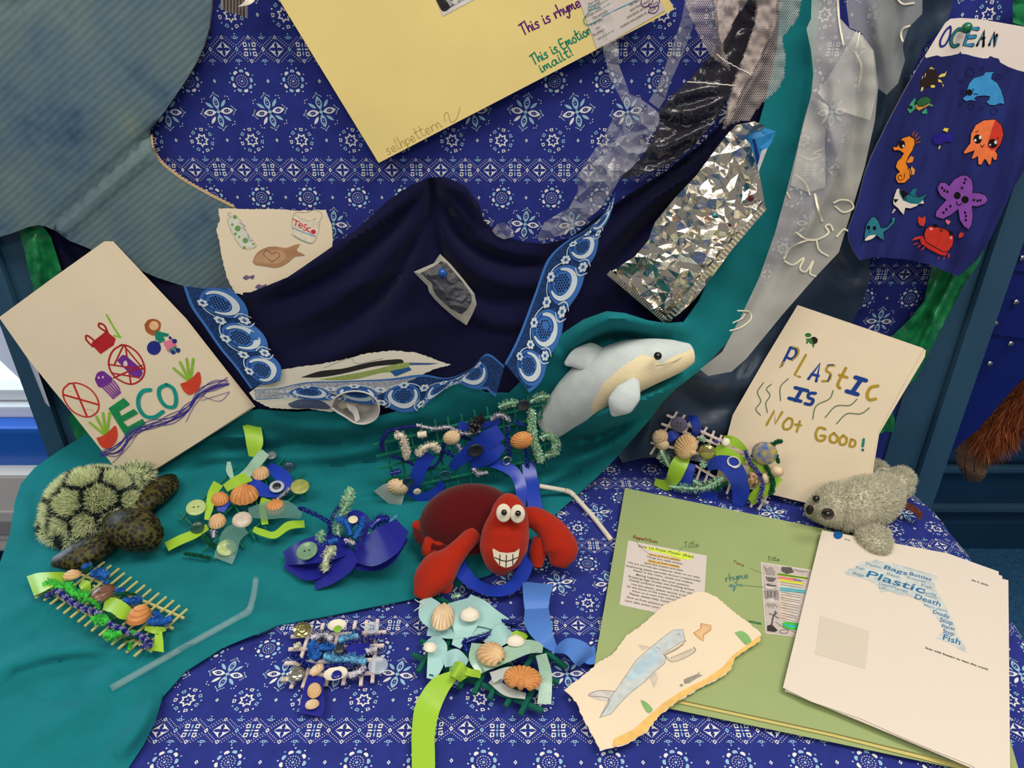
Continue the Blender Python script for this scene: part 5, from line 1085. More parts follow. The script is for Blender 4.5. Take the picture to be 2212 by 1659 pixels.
org2_out = [(1830, -240), (1998, -240), (1992, 30), (1962, 60), (1950, 100), (1955, 130), (1940, 180), (1915, 205), (1896, 190), (1885, 110), (1860, 70), (1835, 60), (1828, 10)]
org2_lift = Lift([(1840, 0, .04), (1990, 0, .045), (1940, 150, .045), (1900, 100, .05)], ridges=[([(1880, -10), (1900, 80), (1920, 190)], 12, .010), ([(1940, -10), (1935, 80), (1930, 160)], 12, -.008)])
og2 = drape('organza_scrap', org2_out, org2_lift, mat('grey_organza', (190, 192, 190), rough=.6, spec=.35, alpha=.38), step=12, solid=0)
tag(og2, 'greyish frayed organza scrap at top right behind the embroidered organza', 'cloth')
cord('embroidery', [(1966, 55), (1950, 62), (1946, 75), (1950, 90)], 4, og2, org2_lift); cord('embroidery', [(1935, -5), (1950, 8), (1975, 6)], 4, og2, org2_lift)

# ---- clear and dark plastic film, pinkish net
M_clear = mat('clear_film', (206, 206, 210), rough=.10, spec=1.0, alpha=.26, bump=.9, bscale=45)
M_clear2 = mat('crinkled_clear_film', (206, 206, 212), rough=.12, spec=1.0, alpha=.30, bump=1.0, bscale=70)
M_darkfilm = mat('dark_grey_film', (44, 42, 48), rough=.16, spec=.7, alpha=.92, bump=.8, bscale=35)
def crumple(name, outline, lift0, amp, cell, m, parent=None, seed=1, sub=1, flat=True, solid=0):
    rg = random.Random(seed); o = ccw(outline); out = np.array(o, float)
    pts = []
    for i in range(len(out)):
        a, b = out[i], out[(i+1) % len(out)]; k = max(1, int(np.linalg.norm(b-a)/cell))
        for q in range(k): pts.append(a+(b-a)*q/k)
    nb = len(pts); mn, mx = out.min(0), out.max(0); G = []
    cnt = int((mx-mn).prod()/cell**2*1.6)
    for _ in range(cnt):
        p = mn+(mx-mn)*np.array([rg.random(), rg.random()])
        if all((p-g)@(p-g) > (cell*.62)**2 for g in G): G.append(p)
    G = np.array(G); G = G[inside_mask(G, out)]; d, _ = seg_dist(G, np.vstack([out, out[:1]])); G = G[d > cell*.3]
    v, e, f, *_ = delaunay_2d_cdt([Vector(p) for p in pts]+[Vector(p) for p in G], [], [list(range(nb))], 1, 1e-5)
    P = np.array([list(q) for q in v]); base = lift0(P) if callable(lift0) else np.full(len(P), lift0)
    h = base+np.array([rg.uniform(-amp, amp)*(1 if i >= nb else .4) for i in range(len(P))])
    V = [B(p[0], p[1], hh) for p, hh in zip(P, h)]
    return obj(name, V, [tuple(reversed(t)) for t in f], m, parent, smooth=not flat, solid=solid)
df_out = Zc(1160, 80, 3.607)([(950, 570), (1060, 450), (1180, 340), (1320, 180), (1420, 60), (1520, -140), (1640, -900), (1900, -900), (1720, -100), (1640, 100), (1560, 280), (1495, 470), (1400, 640), (1290, 770), (1190, 880), (1080, 960), (960, 1020), (860, 1060), (700, 1100), (640, 1090), (750, 1020), (820, 930), (900, 800), (955, 680)])
df_lift = Lift([(1420, 240, .05), (1560, 60, .045), (1620, 0, .045), (1570, 220, .052), (1480, 330, .056), (1370, 370, .05)], ridges=[([(1425, 235), (1480, 200), (1560, 190)], 10, .012), ([(1425, 245), (1490, 240), (1570, 212)], 8, .014), ([(1420, 260), (1500, 270), (1560, 240)], 7, -.010), ([(1400, 330), (1470, 300), (1540, 260)], 9, .012), ([(1380, 360), (1450, 340), (1500, 310)], 7, -.008), ([(1520, 150), (1560, 80), (1580, 0)], 10, .010), ([(1480, 180), (1520, 100), (1550, 20)], 9, -.008)], nz=.004, nscale=22)
dk = drape('dark_plastic_film', df_out, df_lift, M_darkfilm, step=7, solid=0)
tag(dk, 'crinkled dark grey plastic film behind the pinkish net', 'plastic film')
cf = thing('clear_plastic_film', 'long crinkled clear plastic film trailing over the batik board', 'plastic film', W(1300, 400, .03))
fo = Zc(1160, 80, 3.607)
def lift_c(v): return lambda P: np.full(len(P), v)
crumple('loop_strip', fo([(470, -900), (640, -900), (600, -120), (620, 30), (640, 110), (640, 220), (700, 380), (720, 440), (790, 470), (930, 570), (960, 640), (900, 740), (830, 680), (780, 580), (680, 530), (620, 420), (560, 290), (540, 200), (515, 110), (500, -100)]), .056, .004, 16, M_clear, cf, 2)
crumple('loop_strip', fo([(1080, 0), (1130, -150), (1260, -900), (1370, -900), (1210, -60), (1130, 150), (1040, 350), (1000, 480), (950, 560), (870, 500), (950, 370), (1010, 200)]), .046, .003, 15, M_clear, cf, 3)
crumple('sheet', fo([(600, 620), (700, 580), (950, 580), (960, 660), (880, 800), (800, 900), (740, 1000), (640, 1110), (570, 1240), (480, 1350), (350, 1450), (200, 1540), (20, 1590), (0, 1560), (60, 1440), (250, 1330), (320, 1200), (310, 1090), (420, 920), (500, 820)]), .038, .010, 14, M_clear2, cf, 4)
crumple('sheet', fo([(640, 780), (760, 740), (880, 850), (740, 1020), (600, 1120), (440, 1130), (420, 1000)]), .048, .009, 13, M_clear2, cf, 6)
sc = crumple('clear_plastic_scrap', Z2([(965, 1490), (1000, 1445), (1040, 1435), (1080, 1465), (1105, 1490), (1100, 1530), (1040, 1545), (990, 1520)]), .03, .010, 8, M_clear2, None, 8)
tag(sc, 'small crumpled clear plastic scrap tucked behind the navy peak', 'plastic scrap')
M_net = mat('pinkish_net_thread', (196, 182, 176), rough=.7, spec=.2)
def hexnet(name, outline, lift, cell, k, m, parent=None, rot=0.0):
    out = np.array(outline, float); mn, mx = out.min(0), out.max(0); V, F = [], []
    w = cell*math.sqrt(3)/2*1.0; PX = []
    ny = int((mx[1]-mn[1])/(cell*.75))+2; nx = int((mx[0]-mn[0])/w)+2
    C = np.array([(mn[0]+i*w+(w/2 if j % 2 else 0), mn[1]+j*cell*.75) for j in range(ny) for i in range(nx)])
    C = C[inside_mask(C, out)]
    ang = [math.pi/6+i*math.pi/3 for i in range(6)]
    for c in C:
        o = len(PX)
        for a in ang: PX.append((c[0]+cell/2*math.cos(a), c[1]+cell/2*math.sin(a)))
        for a in ang: PX.append((c[0]+k*cell/2*math.cos(a), c[1]+k*cell/2*math.sin(a)))
        for i in range(6): F.append((o+i, o+(i+1) % 6, o+6+(i+1) % 6, o+6+i))
    PX = np.array(PX); h = lift(PX)
    return obj(name, [B(p[0], p[1], hh) for p, hh in zip(PX, h)], F, m, parent, smooth=False)
N5 = Zc(1400, 0, 5.185)
net_lift = Lift([(1480, 0, .07), (1560, 120, .075), (1600, 0, .075), (1700, 60, .07), (1690, 170, .075), (1570, 280, .085)], ridges=[([(1550, 0), (1555, 80), (1565, 150)], 8, .012), ([(1690, 0), (1650, 120), (1600, 220), (1570, 280)], 9, .014), ([(1660, 60), (1640, 140), (1600, 200)], 7, -.008)], nz=.004, nscale=25)
nt_ = thing('pink_net', 'pinkish grey open net gathered at the top beside the teal cloth', 'net', B(1600, 150, .07))
hexnet('net_length', N5([(330, -900), (1200, -900), (1140, -60), (1080, 60), (990, 180), (900, 360), (835, 480), (850, 600), (880, 640), (930, 800), (800, 700), (690, 610), (560, 380), (430, 60)]), net_lift, 4.8, .74, M_net, nt_)
hexnet('net_length', N5([(1260, -900), (1760, -900), (1730, -60), (1680, 200), (1500, 420), (1540, 630), (1520, 880), (1470, 980), (1250, 1180), (1140, 1340), (1050, 1350), (920, 1390), (830, 1460), (880, 1200), (960, 900), (1100, 550), (1200, 250)]), lambda P: net_lift(P)+.004, 4.8, .74, M_net, nt_)
hexnet('net_fold', N5([(1100, 560), (1220, 200), (1330, -900), (1500, -900), (1420, 300), (1250, 640), (1160, 830), (1050, 1000), (950, 1300), (880, 1400), (900, 1180), (980, 900)]), lambda P: net_lift(P)+.009, 4.0, .68, M_net, nt_)
hexnet('net_fold', N5([(720, -900), (1120, -900), (1000, 170), (880, 400), (830, 490), (790, 420), (750, 250)]), lambda P: net_lift(P)+.005, 3.8, .64, M_net, nt_)
for ln in (N5([(770, 610), (870, 690), (930, 720), (1000, 760), (1150, 835)]), N5([(440, 915), (600, 925), (740, 940), (900, 950), (975, 960)])):
    P = catmull(ln, 24); h = net_lift(P)+.010
    tube('loose_thread', [B(p[0]+random.uniform(-1, 1), p[1]+random.uniform(-1, 1), hh) for p, hh in zip(P, h)], .0006, mat('silver_thread', (226, 220, 212), rough=.4), nt_, n=40, sides=5)

# ---- foil packet
M_foil = mat('silver_foil', (240, 233, 220), rough=.20, metal=1.0, bump=.5, bscale=90)
fp = thing('foil_packet', 'crumpled silver foil crisp packet turned inside out on the navy cloth', 'packet', B(1480, 560, .06))
f_out = [(1576, 284), (1549, 318), (1505, 378), (1460, 425), (1415, 480), (1400, 520), (1370, 555), (1312, 592), (1350, 625), (1400, 668), (1440, 700), (1470, 676), (1500, 648), (1540, 596), (1579, 543), (1620, 490), (1653, 447), (1645, 400), (1639, 370), (1618, 305), (1600, 275)]
foil_lift = Lift([(1580, 290, .065), (1480, 480, .075), (1330, 595, .060), (1440, 695, .075), (1640, 440, .085), (1550, 500, .090)])
crumple('foil_bag', f_out, lambda P: foil_lift(P)+np.array([.009*noise.noise(Vector((q[0]/34, q[1]/34, 2)))+.006*abs(noise.noise(Vector((q[0]/17+q[1]/40, q[1]/26, 7)))) for q in P]), .0024, 11, M_foil, fp, 11, flat=True, solid=.0003)
V = []; rows = [[(1440, 702), (1500, 652), (1579, 546)], [(1434, 692), (1494, 642), (1572, 537)]]
edge = [(1310, 590), (1350, 627), (1400, 670), (1438, 702)]
for k, (a, b) in enumerate((((1312, 592), (1440, 700)), ((1440, 700), (1655, 450)))):
    n = 70; vv = []
    nx, ny = -(b[1]-a[1]), b[0]-a[0]; L = math.hypot(nx, ny); nx, ny = nx/L, ny/L
    if k == 0: nx, ny = -nx, -ny
    sgn = -1 if k == 1 else 1
    for i in range(n+1):
        x, y = a[0]+(b[0]-a[0])*i/n, a[1]+(b[1]-a[1])*i/n
        for j in range(2): vv.append(B(x+sgn*nx*(-2+j*13)*(1), y+sgn*ny*(-2+j*13), foil_lift.at(x, y)+.006+(.0012 if i % 2 else 0)))
    obj('crimped_seam', vv, [(2*i, 2*i+2, 2*i+3, 2*i+1) for i in range(n)], M_foil, fp, smooth=False, solid=.0004)
rg = random.Random(4)
for c, nn in (((196, 166, 140), 5), ((50, 110, 122), 5), ((130, 60, 56), 2)):              # printed colour showing through the creases
    m = mat('foil_print_%d' % c[0], c, rough=.3, metal=.7)
    for i in range(nn):
        x, y = rg.uniform(1420, 1620), rg.uniform(400, 640)
        if not inside_mask(np.array([(x, y), (x+14, y+14), (x-12, y-10)]), f_out).all(): continue
        r_ = rg.uniform(5, 12); o = [(x+r_*rg.uniform(.4, 1.2)*math.cos(a), y+r_*rg.uniform(.4, 1.2)*math.sin(a)) for a in np.linspace(0, 2*math.pi, 7)[:-1]]
        crumple('print_patch', o, lambda P: foil_lift(P)+.0045, .002, 8, m, fp, 20+i)
bl = [(1598, 290), (1612, 276), (1640, 272), (1676, 284), (1668, 306), (1659, 320), (1648, 345), (1637, 374), (1630, 340), (1620, 310)]
crumple('blue_flap', bl, .082, .002, 12, mat('packet_blue', (52, 142, 204), rough=.25, spec=.6), fp, 31, solid=.0003)
crumple('flap_stripe', [(1625, 300), (1631, 300), (1641, 340), (1636, 360)], .088, .001, 12, mat('packet_dark_blue', (22, 48, 120), rough=.3), fp, 32)
crumple('flap_white', [(1645, 325), (1658, 320), (1638, 373), (1636, 356)], .088, .001, 12, mat('packet_white', (206, 206, 206), rough=.3), fp, 33)
crumple('silver_flap', [(1578, 284), (1590, 270), (1630, 262), (1655, 272), (1640, 282), (1612, 292), (1600, 300)], .088, .003, 10, M_foil, fp, 34, solid=.0003)

# ---- blister pack with blue pin
M_blis = mat('blister_rim', (184, 182, 170), rough=.3, spec=.6, alpha=.75)
bk = thing('blister_pack', 'clear plastic blister pack pinned on the navy cloth', 'packaging', B(965, 620, .06))
o_ = Z5([(460, 260), (590, 205), (630, 145), (660, 175), (700, 215), (780, 310), (850, 400), (865, 470), (835, 540), (800, 605), (720, 550), (640, 480), (595, 435), (560, 390), (550, 350), (500, 300)])
i_ = Z5([(500, 270), (590, 225), (640, 190), (670, 205), (700, 240), (770, 320), (830, 405), (835, 450), (810, 500), (770, 535), (720, 520), (660, 470), (610, 420), (585, 380), (575, 335), (530, 295)])
bh = lambda P: navy_lift(P)*0+.066
V = [B(*p, .066) for p in o_]+[B(*p, .068) for p in i_]; n = len(o_)
obj('rim', V, [(i, (i+1) % n, n+(i+1) % n, n+i) for i in range(n)][::1], M_blis, bk, smooth=False, solid=.0006)
crumple('bubble', i_, lambda P: .070+.012*np.clip(seg_dist(P, np.array(i_+[i_[0]]))[0]/18, 0, 1), .006, 8, mat('blister_clear', (190, 190, 190), rough=.06, spec=1.0, alpha=.22), bk, 41)
crumple('backing', o_, .060, .001, 20, mat('blister_back', (36, 36, 48), rough=.3, alpha=.30), bk, 42)
def push_pin(name, base, normal, r, m, label):
    t = thing(name, label, 'push pin', base); nrm = Vector(normal).normalized()
    tube('needle', [Vector(base)-nrm*r*.5, Vector(base)+nrm*r*1.2], r*.10, mat('pin_steel', (170, 170, 172), rough=.25, metal=1), t, n=2)
    return t, nrm
t, nrm = push_pin('push_pin', B(957, 592, .084), (0, -.8, .5), .006, None, 'small blue push pin stuck through the blister pack')
b0 = Vector(B(957, 592, .084)); M_pinb = mat('pin_blue', (30, 84, 160), rough=.2, spec=.7)
tube('head', [b0+nrm*.001, b0+nrm*.003, b0+nrm*.007, b0+nrm*.011, b0+nrm*.013], [.0055, .0035, .0030, .0048, .0046], M_pinb, t, n=16, sides=14)
def ball(name, c, r, m, parent, seg=16, scale=(1, 1, 1)):
    bm = bmesh.new(); bmesh.ops.create_uvsphere(bm, u_segments=seg, v_segments=max(6, seg*2//3), radius=r); bmesh.ops.scale(bm, vec=scale, verts=bm.verts); bmesh.ops.translate(bm, vec=Vector(c), verts=bm.verts)
    return bm_obj(name, bm, m, parent, smooth=True)
gpn = O1(1420, 175); g0 = Vector(op.at(*gpn, .009))
t, nrm = push_pin('map_pin', g0, (0, -.9, .4), .006, None, 'round green pin holding the OCEAN poster')
ball('head', g0, .0055, mat('pin_green', (22, 110, 72), rough=.15, spec=.7), t)

# ---- green plastic bags stuffed along the frame
M_gbag = mat('green_bin_bag', (24, 122, 70), rough=.28, spec=.5, alpha=.97, bump=.3, bscale=60)
ZL, ZR = Zc(0, 480, 2.183), Zc(1900, 480, 2.183)
gl = drape('green_bag', ZL([(80, 10), (190, 0), (240, 70), (290, 225), (240, 310), (150, 360), (160, 310), (140, 250), (118, 150)]), Lift([(50, 500, .03), (100, 560, .034)], [([(70, 500), (80, 560), (90, 620)], 7, .014), ([(95, 500), (108, 560), (110, 610)], 6, -.010), ([(60, 510), (66, 580)], 5, .008)], nz=.004, nscale=16), M_gbag, step=7, solid=0)
tag(gl, 'green plastic bag stuffed beside the left post above the booklet', 'plastic bag')
gl2 = drape('green_bag', [(147, 905), (158, 888), (175, 890), (200, 930), (182, 958), (165, 950)], Lift([(150, 900, .03), (180, 940, .03)], nz=.006, nscale=12), M_gbag, step=7, solid=0)
tag(gl2, 'little green plastic bag corner showing below the booklet at left', 'plastic bag')
gr = drape('green_bag', ZR([(250, 190), (340, 240), (470, 80), (505, 90), (470, 190), (400, 290), (345, 400), (290, 500), (220, 640), (170, 740), (110, 790), (80, 700), (60, 600), (50, 545), (140, 460), (210, 370)]), Lift([(2000, 600, .03), (2100, 560, .034), (1960, 760, .03), (2010, 720, .035)], [([(2080, 560), (2040, 640), (2000, 720), (1960, 820)], 8, .016), ([(2060, 580), (2015, 660), (1985, 730)], 7, -.012), ([(2030, 590), (2005, 650), (1960, 710)], 8, .014), ([(2020, 660), (2015, 720), (1995, 790)], 6, .010), ([(2100, 560), (2060, 640), (2030, 700)], 6, -.010)], nz=.004, nscale=18), M_gbag, step=7, solid=0)
tag(gr, 'long green plastic bag twisted along the right post below the poster', 'plastic bag')
gr2 = drape('green_bag', ZR([(20, 900), (60, 890), (72, 930), (66, 990), (30, 985), (0, 1000), (0, 940)]), Lift([(1910, 900, .03), (1930, 930, .03)], nz=.006, nscale=12), M_gbag, step=7, solid=0)
tag(gr2, 'green plastic bag end beside the lower right of the lettered sheet', 'plastic bag')
gr3 = drape('green_bag', [(2188, -40), (2240, -40), (2240, 75), (2212, 56), (2188, 48)], Lift([(2200, 0, .03), (2230, 30, .03)], nz=.006, nscale=14), M_gbag, step=8, solid=0)
tag(gr3, 'green plastic bag piece in the top right corner above the poster', 'plastic bag')

# ---- pleated white plastic at the top
pw = thing('pleated_plastic', 'pleated white plastic strip hanging at the top beside the cardboard', 'plastic piece', W(505, 10, .03))
V, F = [], []; n = 16
for i in range(n+1):
    x = 478+(534-478)*i/n; yb = 22+16*i/n+random.uniform(-2, 2)
    for y in (-60, yb): V.append(W(x, y, .035+(.008 if i % 2 else 0)))
F = [(2*i, 2*i+2, 2*i+3, 2*i+1) for i in range(n)]
obj('pleats', V, F, mat('milky_plastic', (190, 182, 176), rough=.35, spec=.5, alpha=.9), pw, smooth=False, solid=.0004)
loft('curl', [[W(540, -30, .05), W(528, 2, .055), W(515, 14, .05)], [W(558, -10, .05), W(542, 8, .062), W(514, 15, .052)]], 10, 4, mat('white_plastic', (222, 214, 200), rough=.3), pw, solid=.0006)

# ---- white curled plastic cup below the lace
cu = thing('plastic_cup', 'squashed white plastic cup lying below the lace', 'cup', B(770, 890, .08))
M_cup = mat('white_cup_plastic', (196, 194, 190), rough=.35, spec=.5)
rim = [(716, 880), (722, 862), (745, 848), (780, 846), (808, 858), (819, 880), (814, 902), (792, 915), (768, 914), (745, 900), (728, 890)]
rimB = [(735, 872), (740, 858), (757, 850), (778, 850), (793, 858), (800, 872), (795, 884), (782, 890), (766, 890), (752, 884), (742, 878)]
def closed(pts, n): return catmull(list(pts)+[pts[0]], n+1)[:-1]
A_, B_2 = closed(rim, 36), closed(rimB, 36); V = []; F = []
for k, (ring, l) in enumerate(((A_, .128), ((A_*.7+B_2*.3), .112), ((A_*.3+B_2*.7), .096), (B_2, .088))): V += [B(p[0], p[1], l) for p in ring]
for k in range(3): F += [(k*36+i, k*36+(i+1) % 36, (k+1)*36+(i+1) % 36, (k+1)*36+i) for i in range(36)]
obj('wall', V, F, M_cup, cu, solid=.0008, off=1.0); obj('base', [B(p[0], p[1], .088) for p in B_2], [tuple(range(36))], M_cup, cu, smooth=False)
tube('rolled_rim', [B(p[0], p[1], .129) for p in np.vstack([A_, A_[:1]])], .0012, M_cup, cu, n=60, sides=6)
loft('folded_flap', [[B(748, 872, .12), B(770, 880, .118), B(778, 905, .124)], [B(752, 884, .122), B(764, 896, .12), B(768, 912, .126)]], 10, 4, M_cup, cu, solid=.0006)

# ---- blue studded panel and the furry arm at the right edge
sp2 = Page(K(2025, 968, .92), K(2212, 968, .92), K(2212, 460, .92))
bpn = thing('studded_panel', 'deep blue studded panel hanging at the right edge', 'panel', K(2100, 900, .92))
M_panel = mat('royal_blue_vinyl', (18, 30, 104), rough=.3, spec=.5, var=.05, vscale=10)
for k, (top, bot) in enumerate((([(2232, 410), (2420, 440)], [(2420, 610), (2180, 578), (2172, 572)]), ([(2172, 574), (2182, 578), (2420, 612)], [(2420, 760), (2130, 716), (2118, 712)]), ([(2118, 714), (2130, 717), (2420, 762)], [(2420, 640), (2212, 808), (2165, 860), (2110, 925), (2060, 966), (2026, 968)]))):
    sp2.sheet('panel_flap', top+bot, M_panel, bpn, th=.003, e=.004+.003*(2-k))
M_stud = mat('steel_stud', (176, 176, 174), rough=.22, metal=1)
for x, y in ((2208, 558), (2195, 653), (2150, 699), (2183, 743), (2138, 786), (2095, 828)):
    ball('stud', sp2.at(x, y, .0115), .0042, M_stud, bpn, 12, (1, .6, 1))
# ================================================================== soft toys
def sweep_data(pts, ra, rb, up=(0, 0, 1), n=28, sides=20, flat=0.0):
    P = catmull(pts, n); s = np.linspace(0, 1, n); si = np.linspace(0, 1, len(ra))
    A = np.maximum(catmull(np.stack([si*0, np.array(ra)], 1) if False else [(0, r) for r in ra], n)[:, 1], 1e-4) if len(ra) < 3 else np.maximum(np.interp(s, si, ra), 1e-4)
    Bq = np.maximum(np.interp(s, si, rb), 1e-4)
    ker = np.array([.25, .5, .25])
    for arr in (A, Bq):
        for _ in range(2): arr[1:-1] = np.convolve(arr, ker, 'same')[1:-1]
    tan = np.gradient(P, axis=0); tan /= np.linalg.norm(tan, axis=1)[:, None]
    up = np.array(up, float); V, N = [], []
    for i in range(n):
        sd = np.cross(tan[i], up); sd /= np.linalg.norm(sd)+1e-9; u = np.cross(sd, tan[i])
        for k in range(sides):
            a = 2*math.pi*k/sides; V.append(P[i]+A[i]*math.cos(a)*sd+Bq[i]*math.sin(a)*u)
    F = [(i*sides+k, i*sides+(k+1) % sides, (i+1)*sides+(k+1) % sides, (i+1)*sides+k) for i in range(n-1) for k in range(sides)]
    F.append(tuple(reversed(range(sides)))); F.append(tuple(range((n-1)*sides, n*sides)))
    return V, F
def sweep(name, pts, ra, rb, m, parent, mi=None, **kw):
    V, F = sweep_data(pts, ra, rb, **kw)
    me = mesh(name, V, F, mi(V, F) if mi else None)
    return link(name, me, m, parent)
def ellipsoid_data(c, ax, ay, az, nu=28, nv=14, v0=-math.pi/2, v1=math.pi/2, warp=None):
    c = Vector(c); V, F = [], []
    for j in range(nv+1):
        w = v0+(v1-v0)*j/nv
        for i in range(nu):
            a = 2*math.pi*i/nu; d = (math.cos(w)*math.cos(a), math.cos(w)*math.sin(a), math.sin(w))
            if warp: d = warp(*d)
            V.append(c+Vector(ax)*d[0]+Vector(ay)*d[1]+Vector(az)*d[2])
    F = [(j*nu+i, j*nu+(i+1) % nu, (j+1)*nu+(i+1) % nu, (j+1)*nu+i) for j in range(nv) for i in range(nu)]
    return V, F
def fur(name, V, F, count, length, width, mats, parent, pick=None, lay=(0, 0, -.3), jit=.55, seed=1, keep=None, lenf=None):
    rg = np.random.default_rng(seed)
    V = np.array([list(v) for v in V]); tris = [(f[0], f[i], f[i+1]) for f in F for i in range(1, len(f)-1)]; T_ = np.array(tris)
    a, b, c = V[T_[:, 0]], V[T_[:, 1]], V[T_[:, 2]]; nn = np.cross(b-a, c-a); ar = np.linalg.norm(nn, axis=1); nn /= ar[:, None]+1e-12
    cen = V.mean(0)
    if ((nn*((a+b+c)/3-cen)).sum(1)*ar).sum() < 0: nn = -nn
    idx = rg.choice(len(T_), count, p=ar/ar.sum()); r1 = np.sqrt(rg.random(count))[:, None]; r2 = rg.random(count)[:, None]
    P = a[idx]*(1-r1)+b[idx]*r1*(1-r2)+c[idx]*r1*r2; N = nn[idx]
    if keep is not None: k = keep(P); P, N = P[k], N[k]
    n = len(P); d = N+np.array(lay)+rg.normal(0, jit, (n, 3)); d /= np.linalg.norm(d, axis=1)[:, None]
    sd = np.cross(d, rg.normal(0, 1, (n, 3))); sd /= np.linalg.norm(sd, axis=1)[:, None]
    L = length*rg.uniform(.6, 1.15, (n, 1))
    if lenf is not None: L = L*lenf(P)[:, None]
    Q = np.empty((n*3, 3)); Q[0::3] = P-sd*width/2-N*width*.3; Q[1::3] = P+sd*width/2-N*width*.3; Q[2::3] = P+d*L
    mi = pick(P, rg) if pick else rg.integers(0, len(mats), n)
    me = bpy.data.meshes.new(name); me.vertices.add(n*3); me.vertices.foreach_set('co', Q.ravel())
    me.loops.add(n*3); me.loops.foreach_set('vertex_index', np.arange(n*3)); me.polygons.add(n); me.polygons.foreach_set('loop_start', np.arange(0, n*3, 3))
    for m in mats: me.materials.append(m)
    me.polygons.foreach_set('material_index', np.asarray(mi, dtype=np.int32)); me.update()
    o = bpy.data.objects.new(name, me); COL.objects.link(o)
    if parent: o.parent = parent; o.matrix_parent_inverse = PINV(parent)
    o['kind'] = 'stuff'
    return o
M_eye = mat('toy_eye_black', (12, 10, 12), rough=.06, spec=.9)

# ---- turtle
def mat_scales():
    m = bpy.data.materials.new('olive_scale_fabric'); m.use_nodes = True; nt = m.node_tree; b = nt.nodes['Principled BSDF']
    tc = nt.nodes.new('ShaderNodeTexCoord'); v = nt.nodes.new('ShaderNodeTexVoronoi'); v.inputs['Scale'].default_value = 190; v.inputs['Randomness'].default_value = .75
    nt.links.new(tc.outputs['Object'], v.inputs['Vector'])
    n = nt.nodes.new('ShaderNodeTexNoise'); n.inputs['Scale'].default_value = 45; nt.links.new(tc.outputs['Object'], n.inputs['Vector'])
    r = nt.nodes.new('ShaderNodeValToRGB'); r.color_ramp.elements[0].position = .42; r.color_ramp.elements[0].color = (*lin((22, 22, 16)), 1); r.color_ramp.elements[1].position = .60; r.color_ramp.elements[1].color = (*lin((84, 78, 32)), 1)
    nt.links.new(v.outputs['Distance'], r.inputs['Fac'])
    r2 = nt.nodes.new('ShaderNodeValToRGB'); r2.color_ramp.elements[0].position = .4; r2.color_ramp.elements[0].color = (.45, .45, .45, 1); r2.color_ramp.elements[1].position = .65; r2.color_ramp.elements[1].color = (1, 1, 1, 1)
    nt.links.new(n.outputs['Fac'], r2.inputs['Fac'])
    mx = nt.nodes.new('ShaderNodeMix'); mx.data_type = 'RGBA'; mx.blend_type = 'MULTIPLY'; mx.inputs['Factor'].default_value = 1
    nt.links.new(r.outputs['Color'], mx.inputs['A']); nt.links.new(r2.outputs['Color'], mx.inputs['B']); nt.links.new(mx.outputs['Result'], b.inputs['Base Color'])
    b.inputs['Roughness'].default_value = .5; b.inputs['Specular IOR Level'].default_value = .3
    return m
M_scale = mat_scales()
tu = thing('plush_turtle', 'plush turtle with fluffy green patterned shell and olive flippers', 'soft toy', T(207, 1110, .02))
yaw = math.radians(14); ex, ey = Vector((math.cos(yaw), math.sin(yaw), 0)), Vector((-math.sin(yaw), math.cos(yaw), 0))
c0 = T(208, 1104, .026)
sv, sf = ellipsoid_data(c0, ex*.058, ey*.047, Vector((0, 0, .056)), v0=-.25)
M_td, M_tl, M_tm = mat('shell_dark_fur', (40, 56, 58), rough=.95, spec=.05), mat('shell_pale_fur', (236, 240, 196), rough=.95, spec=.05), mat('shell_mid_fur', (198, 212, 166), rough=.95, spec=.05)
sh_ = obj('shell', sv, sf, M_td, tu)
cs_dirs = [(0, 0, 1), (.62, .05, .78), (-.62, .05, .78), (.2, .62, .75), (-.45, .66, .6), (.35, -.66, .66), (-.3, -.68, .66), (.92, .35, .3), (.90, -.40, .3), (-.92, .3, .3), (-.9, -.45, .3), (0, -.97, .25), (.55, .8, .25), (0, .98, .2), (.5, -.85, .2), (-.6, .85, .2), (-.55, -.85, .2)]
SC = np.array([list(c0+ex*.058*d[0]+ey*.047*d[1]+Vector((0, 0, .056))*d[2]) for d in cs_dirs])
def pick_shell(P, rg):
    D = np.sort(np.linalg.norm(P[:, None]-SC[None], axis=2), axis=1); e = D[:, 1]-D[:, 0]
    return np.where(e < .0048, 0, np.where(rg.random(len(P)) < .62, 1, 2))
fur('shell_fur', sv, sf, 26000, .0095, .0011, [M_td, M_tl, M_tm], sh_, pick_shell, lay=(0, 0, .15), jit=.35, seed=2)
rimp = [c0+ex*.060*math.cos(a)+ey*.049*math.sin(a)+Vector((0, 0, -.006)) for a in np.linspace(0, 2*math.pi, 25)]
rv, rf = tube_data(rimp, .008, n=60, sides=10, caps=False); rim_ = obj('shell_rim', rv, rf, M_td, tu)
fur('rim_fur', rv, rf, 9000, .008, .0011, [M_td, M_tl, M_tm], rim_, lambda P, rg: np.where(np.sin(np.arctan2(P[:, 1]-c0.y, P[:, 0]-c0.x)*9) > .55, 0, np.where(rg.random(len(P)) < .45, 1, 2)), lay=(0, 0, .1), jit=.4, seed=3)
tv, tf = sweep_data([T(262, 1052, .045), T(290, 1030, .050), T(306, 1018, .040)], [.012, .022, .012], [.010, .016, .008]); tfl = obj('shell_tuft', tv, tf, M_tm, tu)
fur('tuft_fur', tv, tf, 4000, .009, .0011, [M_td, M_tm, M_tl], tfl, seed=4)
hd = sweep('head', [T(240, 1128, .040), T(272, 1138, .046), T(300, 1148, .046), T(325, 1160, .040), T(346, 1170, .032)], [.012, .024, .028, .025, .010], [.012, .022, .026, .022, .009], M_scale, tu)
for x, y, h in ((275, 1166, .046), (345, 1144, .045)): ball('eye', T(x, y, h), .0048, M_eye, hd)
